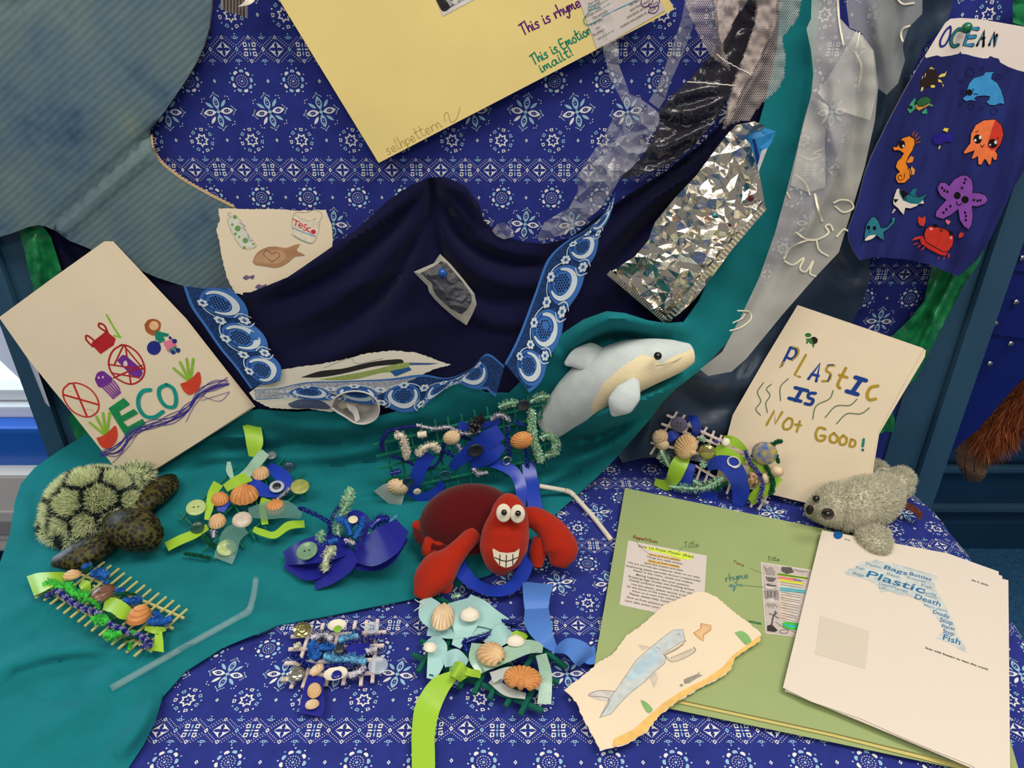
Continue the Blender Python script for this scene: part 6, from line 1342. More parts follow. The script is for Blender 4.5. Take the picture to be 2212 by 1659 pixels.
tube('mouth_seam', [T(296, 1186, .034), T(318, 1192, .034), T(340, 1186, .032), T(352, 1172, .036)], .0006, mat('seam_thread', (30, 28, 16)), hd)
fl_ = lambda pts, ra, rb: sweep('flipper', pts, ra, rb, M_scale, tu)
fl_([T(292, 1098, .034), T(320, 1078, .034), T(348, 1052, .030), T(366, 1030, .024)], [.016, .022, .024, .010], [.012, .013, .012, .005])
fl_([T(240, 1165, .030), T(205, 1184, .032), T(165, 1200, .030), T(118, 1212, .024)], [.014, .020, .022, .009], [.012, .014, .013, .005])
fl_([T(130, 1120, .028), T(105, 1130, .026)], [.012, .008], [.008, .005])

# ---- dolphin
M_dol = mat('dolphin_pale_blue_plush', (204, 214, 214), rough=.95, spec=.05, sheen=.15, bump=.5, bscale=900, var=.05, vscale=60)
M_bel = mat('dolphin_cream_plush', (240, 224, 184), rough=.95, spec=.05, sheen=.15, bump=.5, bscale=900)
do = thing('plush_dolphin', 'pale blue plush dolphin with cream belly tucked into the teal cloth', 'soft toy', B(1330, 880, .12))
LB = .135
dsp = [B(1190, 915, .075), B(1225, 880, .09), B(1262, 848, .105), B(1305, 818, .118), B(1352, 796, .128), B(1400, 782, .134), B(1440, 774, .136), B(1468, 769, .134), B(1490, 764, .130)]
dr = [.022, .027, .032, .035, .036, .033, .027, .021, .013]
def dol_mi(V, F):
    out = []
    for f in F:
        c = sum((Vector(V[i]) for i in f), Vector())/len(f); x, y = px(c)
        line = np.interp(x, [1200, 1282, 1300, 1340, 1385, 1412, 1425, 1455, 1500], [1000, 868, 832, 795, 766, 772, 786, 770, 752])
        out.append(1 if y > line and x > 1278 else 0)
    return out
sweep('body', dsp, dr, [r*1.02 for r in dr], [M_dol, M_bel], do, mi=dol_mi, up=(0, -.6, .8), n=150, sides=110)
dfn = [B(1310, 776, .115), B(1275, 772, .12), B(1245, 776, .115), B(1222, 786, .11)]
sweep('dorsal_fin', dfn, [.012, .019, .014, .003], [.006, .007, .006, .003], M_dol, do, up=(0, -.8, .6))
sweep('pectoral_fin', [B(1372, 822, .172), B(1358, 848, .186), B(1338, 876, .192), B(1324, 897, .188)], [.006, .016, .016, .003], [.006, .008, .007, .002], M_dol, do, up=(0, -.8, .6))
ball('eye', B(1421, 769, .173), .0048, M_eye, do)
tube('mouth_seam', [B(1418, 790, .173), B(1440, 786, .169), B(1466, 776, .160), B(1488, 762, .145)], .0005, mat('dolphin_seam', (176, 166, 140)), do)

# ---- seal
M_s1, M_s2, M_s3 = mat('seal_fur_grey', (206, 203, 182), rough=.95, spec=.05), mat('seal_fur_pale', (206, 202, 182), rough=.95, spec=.05), mat('seal_fur_dark', (180, 178, 160), rough=.95, spec=.05)
se = thing('plush_seal', 'grey fluffy plush seal lying on the printed sheets', 'soft toy', T(1850, 1130, .02))
def furry(name, pts, ra, rb, parent, cnt, ln, seed, **kw):
    V, F = sweep_data(pts, ra, rb, **kw); o = obj(name, V, F, M_s1, parent); fur(name+'_fur', V, F, cnt, ln, .0008, [M_s1, M_s2, M_s3], o, seed=seed, jit=.45, lay=(.25, .1, -.15)); return o
sb = furry('body', [T(1808, 1100, .040), T(1838, 1094, .044), T(1868, 1085, .044), T(1894, 1072, .040), T(1912, 1056, .034), T(1922, 1044, .028)], [.026, .031, .034, .031, .022, .010], [.026, .031, .031, .027, .020, .010], se, 20000, .0055, 5)
shd = furry('head', [T(1744, 1102, .030), T(1752, 1101, .031), T(1768, 1098, .035), T(1790, 1094, .040), T(1815, 1090, .044), T(1840, 1086, .044)], [.006, .014, .023, .029, .030, .022], [.006, .013, .021, .027, .028, .022], se, 12000, .0045, 6)
furry('front_flipper', [T(1868, 1142, .028), T(1885, 1158, .028), T(1905, 1174, .027), T(1920, 1182, .025)], [.012, .019, .021, .012], [.010, .013, .013, .007], se, 5000, .0055, 7)
furry('tail_flipper', [T(1935, 1045, .030), T(1948, 1030, .030), T(1952, 1018, .028)], [.014, .018, .008], [.010, .010, .006], se, 3500, .0055, 8)
furry('tail_flipper', [T(1905, 1025, .036), T(1888, 1010, .034), T(1876, 1002, .032)], [.012, .016, .010], [.010, .010, .006], se, 3500, .0055, 9)
furry('tail_flipper', [T(1940, 1062, .024), T(1952, 1055, .024), T(1958, 1046, .022)], [.010, .012, .006], [.008, .008, .005], se, 2000, .005, 10)
e1 = ball('eye', T(1788, 1110, .064), .0074, mat('seal_eye_brown', (44, 26, 18), rough=.08, spec=.8), se); ball('pupil', T(1787.5, 1110.5, .0675), .0052, M_eye, e1)
ball('eye', T(1763, 1077, .056), .0045, M_eye, se)
ball('nose', T(1749, 1101, .047), .0058, mat('seal_nose', (24, 20, 20), rough=.4), se, 14, (.8, .8, 1.2))
loft('label_tab', [[T(1944, 1082, .030), T(1962, 1086, .030), T(1980, 1096, .026), T(1994, 1110, .020)], [T(1944, 1096, .026), T(1960, 1101, .026), T(1975, 1110, .022), T(1986, 1125, .016)]], 14, 4, mat('brown_woven_label', (58, 30, 26), rough=.7, col2=(110, 44, 34), vscale=160), se, solid=.0008)

# ---- crab: a plain red toy crab with a dark shell and a grin
M_cr, M_crd = mat('crab_red_plush', (166, 40, 22), rough=.95, spec=.05, sheen=.15, bump=.35, bscale=900, var=.06, vscale=50), mat('crab_dark_red_plush', (86, 18, 22), rough=.95, spec=.05, sheen=.15, bump=.35, bscale=900)
cb_ = thing('plush_crab', 'red plush crab with dark red shell standing on the blue ribbon', 'soft toy', T(1030, 1190, .015))
yaw = math.radians(10); ex, ey = Vector((math.cos(yaw), math.sin(yaw), 0)), Vector((-math.sin(yaw), math.cos(yaw), 0))
cc = T(1013, 1128, .040)
V, F = ellipsoid_data(cc, ex*.062, ey*.040, Vector((0, 0, .052)), v0=-.15); obj('shell', V, F, M_crd, cb_)
rp = [cc+ex*.064*math.cos(a)+ey*.042*math.sin(a)+Vector((0, 0, -.008)) for a in np.linspace(0, 2*math.pi, 25)]
V, F = tube_data(rp, .0065, n=60, sides=10, caps=False); obj('shell_seam', V, F, M_crd, cb_)
V, F = ellipsoid_data(T(1025, 1145, .030), ex*.056, ey*.036, Vector((0, 0, .022))); obj('body', V, F, M_cr, cb_)
hdc = sweep('head', [T(1096, 1080, .092), T(1098, 1092, .092), T(1098, 1120, .084), T(1092, 1155, .070), T(1086, 1195, .052), T(1086, 1226, .036), T(1088, 1238, .030)], [.010, .019, .024, .028, .028, .020, .008], [.010, .016, .021, .026, .026, .019, .008], M_cr, cb_, up=(0, -.7, .7), n=40)
for x, y in ((1088, 1108), (1118, 1110)):
    V, F = ellipsoid_data(T(x, y, .110), (.0085, 0, 0), Vector((0, -.003, .002)), Vector((0, .006, .0085))); e_ = obj('eye', V, F, mat('felt_white', (216, 208, 186), rough=.9), hdc)
    ball('pupil', T(x+1, y-1, .1150), .0034, M_eye, e_, 12)
mp = Page(T(1064, 1190, .086), T(1122, 1190, .088), T(1085, 1228, .068)); mp.lay = 3
grin = [(1064, 1188), (1078, 1196), (1094, 1198), (1110, 1196), (1122, 1188), (1119, 1206), (1108, 1222), (1093, 1227), (1078, 1221), (1067, 1206)]
mp.sheet('smile_patch', grin, mat('grin_white_felt', (222, 212, 190), rough=.9), hdc, th=.005)
mp.stroke('smile_stitching', [[(1068, 1204), (1093, 1212), (1119, 1204)], [(1080, 1198), (1079, 1220)], [(1094, 1199), (1093, 1226)], [(1108, 1198), (1108, 1221)]], .0010, mat('black_thread', (18, 14, 14)), hdc)
sweep('claw_arm', [T(1122, 1122, .060), T(1150, 1118, .062), T(1180, 1135, .056), T(1200, 1160, .050), T(1212, 1188, .040), T(1206, 1222, .024)], [.012, .014, .016, .020, .022, .010], [.012, .013, .015, .016, .016, .009], M_cr, cb_)
sweep('claw_thumb', [T(1172, 1165, .046), T(1162, 1195, .034), T(1160, 1226, .022)], [.012, .011, .006], [.010, .010, .006], M_cr, cb_)
sweep('claw_arm', [T(1022, 1156, .050), T(1000, 1178, .050), T(975, 1205, .044), T(950, 1228, .040), T(926, 1258, .030), T(906, 1292, .018)], [.011, .011, .014, .024, .022, .008], [.011, .011, .013, .018, .016, .007], M_cr, cb_)
sweep('claw_thumb', [T(952, 1244, .034), T(962, 1262, .028), T(966, 1280, .020)], [.012, .010, .005], [.010, .009, .005], M_cr, cb_)
for pts in ([(945, 1152, .036), (930, 1172, .034), (924, 1192, .026), (932, 1204, .020)], [(962, 1160, .036), (948, 1180, .032), (944, 1196, .024), (962, 1198, .020)], [(982, 1160, .034), (970, 1180, .028), (975, 1190, .022)]):
    sweep('leg', [T(*p) for p in pts], [.009, .009, .008, .005], [.009, .008, .008, .005], M_cr, cb_)
sweep('tail', [T(930, 1140, .040), T(912, 1136, .040), T(893, 1133, .040)], [.012, .009, .005], [.010, .008, .004], M_cr, cb_)

# ---- furry arm hanging below the studded panel
fa = thing('plush_ape_arm', 'shaggy orange plush arm with brown hand hanging below the blue panel', 'soft toy', K(2110, 1000, 1.0))
M_o1, M_o2, M_o3 = mat('orange_shag', (140, 72, 40), rough=.9, spec=.1), mat('orange_shag_pale', (176, 104, 68), rough=.9, spec=.1), mat('orange_shag_dark', (96, 48, 28), rough=.9, spec=.1)
V, F = sweep_data([K(2290, 760, .985), K(2230, 830, .985), K(2180, 890, .985), K(2140, 935, .985), K(2118, 962, .985)], [.040, .036, .030, .026, .016], [.036, .032, .026, .024, .016])
ao = obj('arm', V, F, M_o1, fa); fur('arm_fur', V, F, 9000, .030, .0012, [M_o1, M_o2, M_o3], ao, lay=(-.1, -.2, -1.3), jit=.35, seed=12)
M_hand = mat('brown_hand_plush', (92, 68, 52), rough=.95, sheen=.2, bump=.4, bscale=500)
hv, hf = sweep_data([K(2112, 955, .99), K(2106, 980, .985), K(2102, 1005, .98), K(2104, 1030, .98)], [.022, .026, .025, .012], [.018, .020, .019, .010])
ho = obj('hand', hv, hf, M_hand, fa); fur('hand_pile', hv, hf, 5000, .003, .0008, [M_hand, mat('brown_hand_light', (120, 94, 74), rough=.95)], ho, seed=13)
for dx in (-14, 6): tube('finger_seam', [K(2100+dx, 985, .960), K(2098+dx, 1008, .956), K(2102+dx, 1028, .964)], .0007, mat('hand_seam', (40, 28, 22)), ho)
# ================================================================== children's woven grids with ribbons, shells and buttons
def flat_page(x, y, h):                            # a level plane h metres above the table
    return Page(T(x, y, h), T(x+60, y, h), T(x, y-40, h))
def P3(pg, x, y, e=0.0): return pg.at(x, y, e)
def teal_page(a, b, c_, off=.006):                 # a plane resting on the teal cloth at three places
    q = Page(*[B(*k, teal_lift.at(*k)) for k in (a, b, c_)]); q.O = q.O+q.n*off; return q
def bar(pg, a, b, w, h, m, parent, name='bar', e=0.0):
    A, B2 = Vector(pg.at(*a, e)), Vector(pg.at(*b, e)); d = (B2-A).normalized(); s = pg.n.cross(d).normalized()*w/2; up = pg.n*h
    V = [A-s, A+s, B2+s, B2-s, A-s*.8+up, A+s*.8+up, B2+s*.8+up, B2-s*.8+up]
    return obj(name, V, [(0, 3, 2, 1), (4, 5, 6, 7), (0, 1, 5, 4), (1, 2, 6, 5), (2, 3, 7, 6), (3, 0, 4, 7)], m, parent, smooth=False)
def frame_at(pg, x, y, e, tilt, az):
    o = Vector(pg.at(x, y, e)); n = pg.n.copy()
    if tilt: n = (n+pg.ex*math.cos(az)*tilt+pg.ey*math.sin(az)*tilt).normalized()
    ux = (pg.ex-n*pg.ex.dot(n)).normalized(); uy = n.cross(ux)
    return o, ux, uy, n
def mpp(pg, x, y): return (Vector(pg.at(x+1, y))-Vector(pg.at(x, y))).length
def lathe(prof, o, ux, uy, n, seg=28):
    V, F = [], []
    for r, z in prof:
        for k in range(seg): a = 2*math.pi*k/seg; V.append(o+(ux*math.cos(a)+uy*math.sin(a))*r+n*z)
    m = len(prof)
    F = [(j*seg+k, j*seg+(k+1) % seg, (j+1)*seg+(k+1) % seg, (j+1)*seg+k) for j in range(m-1) for k in range(seg)]
    F.append(tuple(range((m-1)*seg, m*seg)))
    return V, F
M_thr = mat('button_hole_dark', (24, 26, 30), rough=.8)
def button(pg, x, y, rpx, m, parent, e=.006, holes=2, tilt=.15, az=-1.2, style='rim', m2=None, name='button'):
    r = rpx*mpp(pg, x, y); o, ux, uy, n = frame_at(pg, x, y, e, tilt, az); t = r*.22
    if style == 'rim': prof = [(r*.9, 0), (r, t*.4), (r, t*.9), (r*.93, t*1.15), (r*.80, t*1.1), (r*.70, t*.75), (r*.001, t*.70)]
    elif style == 'dome': prof = [(r*.9, 0), (r, t*.4), (r*.98, t*.9), (r*.8, t*1.7), (r*.5, t*2.2), (r*.001, t*2.4)]
    elif style == 'ring': prof = [(r*.9, 0), (r, t*.5), (r*.95, t), (r*.6, t*1.0), (r*.55, t*1.25), (r*.48, t*1.0), (r*.001, t*.9)]
    else: prof = [(r*.9, 0), (r, t*.4), (r*.98, t*.8), (r*.92, t), (r*.001, t)]
    V, F = lathe(prof, o, ux, uy, n); b = obj(name, V, F, m, parent)
    if m2 is not None:
        V, F = lathe([(r*.58, t*.95), (r*.56, t*1.15), (r*.001, t*1.2)], o, ux, uy, n, 20); obj('inset', V, F, m2, b)
    zz = t*(.74 if style == 'rim' else 1.03 if style == 'flat' else .95) if m2 is None else t*1.22
    if holes and style != 'dome':
        pos = [(.22, 0), (-.22, 0)] if holes == 2 else [(.2, .2), (-.2, .2), (.2, -.2), (-.2, -.2)]
        V, F = [], []
        for a, c in pos:
            k = len(V)
            for q in range(8): w = q*math.pi/4; V.append(o+ux*(r*a+r*.09*math.cos(w))+uy*(r*c+r*.09*math.sin(w))+n*(zz+.0001))
            F.append(tuple(range(k, k+8)))
        hh = obj('holes', V, F, M_thr, b, smooth=False)
    return b
def shell(pg, x, y, lpx, wpx, ang, m, parent, e=.004, ribs=13, dome=.42, tilt=0.0, az=0.0, flip=False, m_in=None, name='shell'):
    """fan shell: hinge at one end, ang (degrees, picture sense) points from hinge to the fan edge"""
    s = mpp(pg, x, y); o, ux, uy, n = frame_at(pg, x, y, e, tilt, az); a0 = math.radians(-ang)
    # picture direction -> in-plane direction
    d = (Vector(pg.at(x+math.cos(math.radians(ang)), y+math.sin(math.radians(ang))))-Vector(pg.at(x, y))); d = (d-n*d.dot(n)).normalized(); w = n.cross(d).normalized()
    L, Wd = lpx*s, wpx*s; nu, nv = ribs*4+13, 14; V = []; hx = -.47*L
    for j in range(nv):
        r = j/(nv-1)
        for i in range(nu):
            q = -1+2*i/(nu-1); ph = q*2.75
            fx = hx+r*(L/2*math.cos(ph)-hx); fy = r*Wd/2*math.sin(ph)
            rho = min(1.0, (fx/(L/2))**2+(fy/(Wd/2))**2)
            H = dome*min(L, Wd)
            z = H*math.sqrt(max(0, 1-rho))*(1-.30*fx/(L/2))
            z += (.5+.5*math.cos(q*ribs*math.pi))*.045*Wd*r*(1 if ribs > 2 else 0)+.010*Wd*math.sin(r*26)*r
            if flip: z = H*.9*rho**1.3
            V.append(o+d*fx+w*fy+n*(z+.0002))
    F = [(j*nu+i, j*nu+i+1, (j+1)*nu+i+1, (j+1)*nu+i) for j in range(nv-1) for i in range(nu-1)]
    mi = [1 if math.cos((-1+2*(i+.5)/(nu-1))*ribs*math.pi) < -.25 and j > 1 else 0 for j in range(nv-1) for i in range(nu-1)] if ribs > 2 else [1 if j in (7, 10, 12) else 0 for j in range(nv-1) for i in range(nu-1)]
    sh_o = link(name, mesh(name, V, F, mi), [m, RIB.get(m.name, m)], parent, solid=.0008, off=-1.0)
    H = dome*min(L, Wd); ub = [o-d*L*.52+n*H*.25, o-d*L*.42+n*H*.60, o-d*L*.24+n*H*.85]
    if not flip:
        v, f = tube_data(ub, [Wd*.05, Wd*.13, Wd*.10], n=8, sides=10); obj('umbo', v, f, m, sh_o)
    return sh_o
def ribbon(pg, left, right, m, parent, name='ribbon', nu=None, th=.0004, crown=0.0):
    """edges given as (pixel x, pixel y, height above the plane)"""
    L = [P3(pg, *p) for p in left]; R = [P3(pg, *p) for p in right]
    Mid = [(Vector(a)+Vector(b))/2+pg.n*crown for a, b in zip(L, R)]
    return loft(name, [L, Mid, R], nu or len(left)*7, 6, m, parent, solid=th)
def fuzzy(pg, pts, rpx, mats, parent, name='pipe_cleaner', dens=1.0, blen=1.0, wid=.0006, seed=1, pattern=None, core=None):
    P = [Vector(P3(pg, *p)) for p in pts]; s = mpp(pg, pts[0][0], pts[0][1]); r = rpx*s
    rg = np.random.default_rng(seed); path = catmull(P, max(16, len(P)*10)); L = np.linalg.norm(np.diff(path, axis=0), axis=1).sum()
    v, f = tube_data(P, r*(.26 if mats is M_tin else .50), n=max(10, len(P)*6), sides=6); co = obj(name, v, f, core or mats[0], parent)
    n = int(min(2600, max(160, L/r*95*dens))); t = rg.random(n); i = t*(len(path)-1); i0 = np.minimum(i.astype(int), len(path)-2); fr = (i-i0)[:, None]
    C = path[i0]*(1-fr)+path[i0+1]*fr; tg = path[i0+1]-path[i0]; tg /= np.linalg.norm(tg, axis=1)[:, None]+1e-9
    d = rg.normal(0, 1, (n, 3)); d -= tg*(d*tg).sum(1)[:, None]; d /= np.linalg.norm(d, axis=1)[:, None]; d += tg*rg.normal(0, .25, (n, 1))
    sd = np.cross(d, tg+rg.normal(0, .3, (n, 3))); sd /= np.linalg.norm(sd, axis=1)[:, None]
    ln = r*blen*rg.uniform(.7, 1.1, (n, 1)); endt = np.minimum(1, np.minimum(t, 1-t)*L/r*1.2)[:, None]; ln = ln*(.45+.55*endt)
    Q = np.empty((n*3, 3)); Q[0::3] = C-sd*wid/2; Q[1::3] = C+sd*wid/2; Q[2::3] = C+d*ln
    # second half of the blades are wide at the tip, so the pile reads as a surface
    h = n//2; Q[0:h*3:3] = C[:h]; Q[1:h*3:3] = C[:h]+d[:h]*ln[:h]+sd[:h]*wid; Q[2:h*3:3] = C[:h]+d[:h]*ln[:h]-sd[:h]*wid
    mi = pattern(t, rg) if pattern else rg.integers(0, len(mats), n)
    me = bpy.data.meshes.new('bristles'); me.vertices.add(n*3); me.vertices.foreach_set('co', Q.ravel()); me.loops.add(n*3); me.loops.foreach_set('vertex_index', np.arange(n*3)); me.polygons.add(n); me.polygons.foreach_set('loop_start', np.arange(0, n*3, 3))
    for m in mats: me.materials.append(m)
    me.polygons.foreach_set('material_index', np.asarray(mi, np.int32)); me.update()
    o = bpy.data.objects.new('bristles', me); COL.objects.link(o); o.parent = co; o.matrix_parent_inverse = PINV(co); o['kind'] = 'stuff'
    return co
# materials
M_gbar = mat('green_plastic_grid', (30, 116, 92), rough=.25, spec=.6)
M_wbar = mat('pinkish_white_grid', (226, 210, 204), rough=.5)
M_stick = mat('yellow_lolly_sticks', (198, 192, 122), rough=.6)
M_lime = mat('lime_satin_ribbon', (156, 200, 58), rough=.35, spec=.5)
M_royal = mat('royal_satin_ribbon', (34, 62, 176), rough=.30, spec=.5)
M_navyr = mat('navy_satin_ribbon', (34, 38, 138), rough=.32, spec=.45)
M_aqua = mat('aqua_satin_ribbon', (164, 208, 206), rough=.32, spec=.5)
M_cornf = mat('cornflower_ribbon', (78, 126, 204), rough=.45, spec=.4)
M_irid = mat('iridescent_ribbon', (186, 214, 200), rough=.25, spec=.8, alpha=.8, col2=(150, 200, 170), vscale=600)
M_clearr = mat('clear_green_ribbon', (110, 160, 150), rough=.15, spec=.8, alpha=.35)
M_gauze = mat('white_gauze_ribbon', (214, 220, 216), rough=.4, alpha=.6)
M_sh1 = mat('shell_cream', (226, 196, 150), rough=.55, col2=(206, 166, 118), vscale=70)
M_sh2 = mat('shell_orange', (222, 160, 96), rough=.5, col2=(196, 126, 70), vscale=60)
M_sh3 = mat('shell_pale', (228, 208, 176), rough=.55, col2=(210, 180, 140), vscale=70)
M_sh4 = mat('mussel_brown', (70, 40, 34), rough=.22, spec=.7, col2=(120, 80, 62), vscale=90)
M_shw = mat('shell_white', (230, 222, 204), rough=.5)
RIB = {'shell_cream': mat('shell_cream_rib', (196, 152, 104), rough=.6), 'shell_orange': mat('shell_orange_rib', (188, 120, 66), rough=.6), 'shell_pale': mat('shell_pale_rib', (200, 166, 124), rough=.6), 'mussel_brown': mat('mussel_rib', (128, 92, 74), rough=.3)}
M_tin = [mat('tinsel_a', (176, 226, 196), rough=.12, spec=.9), mat('tinsel_b', (214, 232, 214), rough=.12, spec=.9), mat('tinsel_c', (120, 206, 156), rough=.12, spec=.9), mat('tinsel_d', (196, 206, 170), rough=.2)]
M_btin = [mat('blue_tinsel_a', (30, 44, 150), rough=.12, spec=.9), mat('blue_tinsel_b', (20, 26, 100), rough=.2, spec=.9), mat('blue_tinsel_c', (80, 110, 200), rough=.12, spec=.9)]
M_wf = [mat('white_chenille', (224, 216, 198), rough=.9), mat('white_chenille_b', (206, 198, 180), rough=.9)]
M_bf = [mat('blue_chenille', (36, 100, 186), rough=.9), mat('blue_chenille_b', (54, 124, 206), rough=.9)]
M_lf = [mat('sky_chenille', (110, 178, 214), rough=.9), mat('sky_chenille_b', (86, 156, 200), rough=.9)]
M_gf = [mat('green_chenille', (70, 200, 76), rough=.9), mat('green_chenille_b', (100, 216, 100), rough=.9)]
M_df = [mat('dark_green_chenille', (18, 92, 62), rough=.9), mat('dark_green_chenille_b', (28, 112, 74), rough=.9)]
M_nf = [mat('navy_chenille', (34, 40, 130), rough=.9), mat('navy_chenille_b', (26, 30, 104), rough=.9)]
M_bk = [mat('black_chenille', (22, 22, 26), rough=.8), mat('grey_chenille', (96, 98, 100), rough=.8)]
M_st = [mat('stripe_navy', (40, 44, 140), rough=.9), mat('stripe_lilac', (168, 172, 206), rough=.9)]
M_sw = [mat('mottle_white', (206, 204, 214), rough=.9), mat('mottle_navy', (44, 46, 96), rough=.9)]
stripes = lambda k: (lambda t, rg: (np.sin(t*k) > 0).astype(int))
Bt = lambda n, c, **kw: mat('button_'+n, c, rough=kw.pop('rough', .28), spec=.6, **kw)
B_pale, B_dkg, B_grey, B_olive, B_navy, B_char, B_teal = Bt('pale_green', (178, 198, 132), var=.08, vscale=120), Bt('bottle_green', (20, 70, 54)), Bt('grey', (120, 128, 136)), Bt('olive_pearl', (140, 148, 70), col2=(170, 176, 100), vscale=120), Bt('slate_navy', (36, 62, 84)), Bt('charcoal', (44, 50, 54)), Bt('teal_slate', (40, 92, 104))
B_pearl, B_mauve, B_gold, B_ivory, B_silver, B_clear = Bt('pearl', (206, 192, 176), var=.12, vscale=90), Bt('mauve', (92, 90, 116), rough=.5), Bt('gold', (190, 182, 120), rough=.15, metal=.8), Bt('ivory', (226, 216, 176)), Bt('silver', (206, 204, 186), rough=.12, metal=.9), Bt('clear', (190, 204, 220), alpha=.6)
B_ring, B_sage = Bt('pale_grey', (176, 186, 200)), Bt('sage', (112, 150, 118), var=.1, vscale=150)

# ---- A: green grid with orange shells on the teal cloth, left
c = Zc(350, 880, 3.949); A = teal_page(c(200, 1150), c(1150, 1000), c(800, 450), .009)
g = thing('woven_grid', 'green plastic grid with orange shells, lime ribbon and pale green buttons', 'craft', A.at(*c(720, 850)), 'children\'s woven sea grids')
for a, b in (((150, 905), (560, 1290)), ((360, 735), (700, 1205)), ((500, 640), (795, 1130)), ((690, 480), (885, 1045)), ((840, 440), (965, 965)), ((985, 480), (1245, 775))): bar(A, c(*a), c(*b), .0022, .002, M_gbar, g)
for a, b in (((150, 975), (640, 520)), ((275, 1150), (1075, 415)), ((350, 1230), (1215, 570)), ((460, 1300), (1270, 650))): bar(A, c(*a), c(*b), .0022, .002, M_gbar, g, e=.002)
def rb(pg, cc, mid, w, m, parent, **kw):          # ribbon from a centre line: (x, y, e) in crop pixels, width w crop pixels
    Pm = np.array([(*cc(p[0], p[1]), p[2]) for p in mid], float); t = np.gradient(Pm[:, :2], axis=0); t /= np.linalg.norm(t, axis=1)[:, None]+1e-9
    ww = np.array(w if hasattr(w, '__len__') else [w]*len(Pm), float)*(cc(1, 0)[0]-cc(0, 0)[0])
    nn = np.stack([-t[:, 1], t[:, 0]], 1)*ww[:, None]/2
    return ribbon(pg, [(*(p[:2]-q), p[2]) for p, q in zip(Pm, nn)], [(*(p[:2]+q), p[2]) for p, q in zip(Pm, nn)], m, parent, **kw)
rb(A, c, [(760, 140, .046), (780, 220, .042), (790, 320, .032), (770, 420, .018)], [150, 150, 140, 60], M_lime, g)
rb(A, c, [(880, 380, .026), (800, 480, .022), (720, 570, .010), (600, 650, .008)], [90, 90, 80, 70], M_irid, g)
rb(A, c, [(570, 465, .014), (575, 540, .012), (600, 610, .008)], [30, 55, 30], M_irid, g)
rb(A, c, [(760, 590, .008), (640, 630, .014), (540, 690, .006)], [80, 90, 70], M_lime, g)
rb(A, c, [(480, 650, .010), (430, 740, .014), (400, 880, .010), (380, 960, .006)], [90, 80, 60, 40], M_lime, g)
rb(A, c, [(40, 1190, .006), (160, 1130, .012), (280, 1080, .010), (390, 1020, .006)], [80, 80, 75, 50], M_lime, g)
rb(A, c, [(1215, 995, .008), (1080, 1010, .010), (960, 1090, .012), (860, 1070, .008), (780, 1040, .005)], [60, 70, 60, 60, 50], M_lime, g)
rb(A, c, [(890, 780, .006), (860, 860, .010), (880, 1000, .006)], [90, 60, 60], M_lime, g)
rb(A, c, [(900, 500, .010), (980, 550, .014), (1060, 640, .010), (1080, 720, .006)], [70, 110, 120, 60], M_royal, g)
rb(A, c, [(740, 620, .006), (800, 680, .012), (900, 720, .008), (1000, 740, .006)], [120, 130, 100, 60], M_royal, g)
rb(A, c, [(540, 760, .006), (520, 820, .010), (500, 890, .006)], [90, 110, 60], M_royal, g)
rb(A, c, [(740, 900, .010), (900, 880, .016), (1050, 870, .016), (1190, 920, .010)], [80, 150, 150, 70], M_clearr, g)
rb(A, c, [(700, 1020, .012), (600, 1090, .016), (560, 1200, .014), (520, 1310, .008)], [120, 170, 180, 170], M_clearr, g)
fuzzy(A, [(*c(340, 1075), .006), (*c(400, 1150), .008), (*c(470, 1200), .006)], 5.5, M_df, g, seed=1); fuzzy(A, [(*c(185, 1245), .006), (*c(290, 1260), .008), (*c(420, 1290), .006)], 4.5, M_df, g, seed=2)
fuzzy(A, [(*c(980, 785), .008), (*c(1095, 690), .008)], 5, M_sw, g, seed=3); fuzzy(A, [(*c(440, 1110), .006), (*c(440, 1030), .008)], 8, M_sw, g, seed=4)
for x, y, l, w, a, m, dm in ((845, 575, 34, 34, 110, M_sh1, .45), (705, 765, 50, 58, 100, M_sh2, .42), (495, 795, 34, 36, 120, M_sh2, .40), (475, 985, 36, 34, 120, M_sh1, .45), (970, 865, 38, 40, 80, M_sh2, .40)): shell(A, *c(x, y), l, w, a, m, g, e=.010, dome=dm)
for x, y, r, m, st, hl in ((292, 860, 21, B_pale, 'flat', 2), (300, 1028, 14.5, B_dkg, 'rim', 2), (932, 412, 11.5, B_grey, 'ring', 0), (1083, 513, 13, B_navy, 'rim', 2), (1178, 682, 20, B_olive, 'flat', 0), (685, 965, 21, B_pearl, 'dome', 0), (553, 1203, 20.5, B_pale, 'ring', 0)): button(A, *c(x, y), r, m, g, e=.012, style=st, holes=hl)
button(A, *c(980, 680), 16, B_ring, g, e=.012, style='flat', m2=B_char)

# ---- B: green grid with tinsel and dark buttons, middle
c = Zc(780, 840, 3.607); Bp = teal_page(c(250, 750), c(1400, 600), c(900, 130), .021)
g = thing('woven_grid', 'green plastic grid with black pompom, dark buttons and pale green tinsel', 'craft', Bp.at(*c(800, 450)), 'children\'s woven sea grids')
for a, b in (((185, 405), (245, 690)), ((290, 385), (350, 700)), ((385, 330), (490, 825)), ((575, 240), (640, 640)), ((520, 560), (582, 800)), ((675, 220), (760, 755)), ((780, 195), (860, 740)), ((880, 165), (955, 690)), ((980, 140), (1048, 690)), ((1090, 115), (1150, 640)), ((1195, 150), (1245, 640)), ((1295, 50), (1350, 640)), ((1405, 90), (1440, 608)), ((615, 480), (675, 770))): bar(Bp, c(*a), c(*b), .0029, .0026, M_gbar, g)
for a, b in (((95, 432), (1505, 95)), ((118, 522), (1520, 190)), ((142, 616), (1528, 295)), ((162, 715), (1500, 410)), ((420, 750), (1545, 505))): bar(Bp, c(*a), c(*b), .0029, .0026, M_gbar, g, e=.0024)
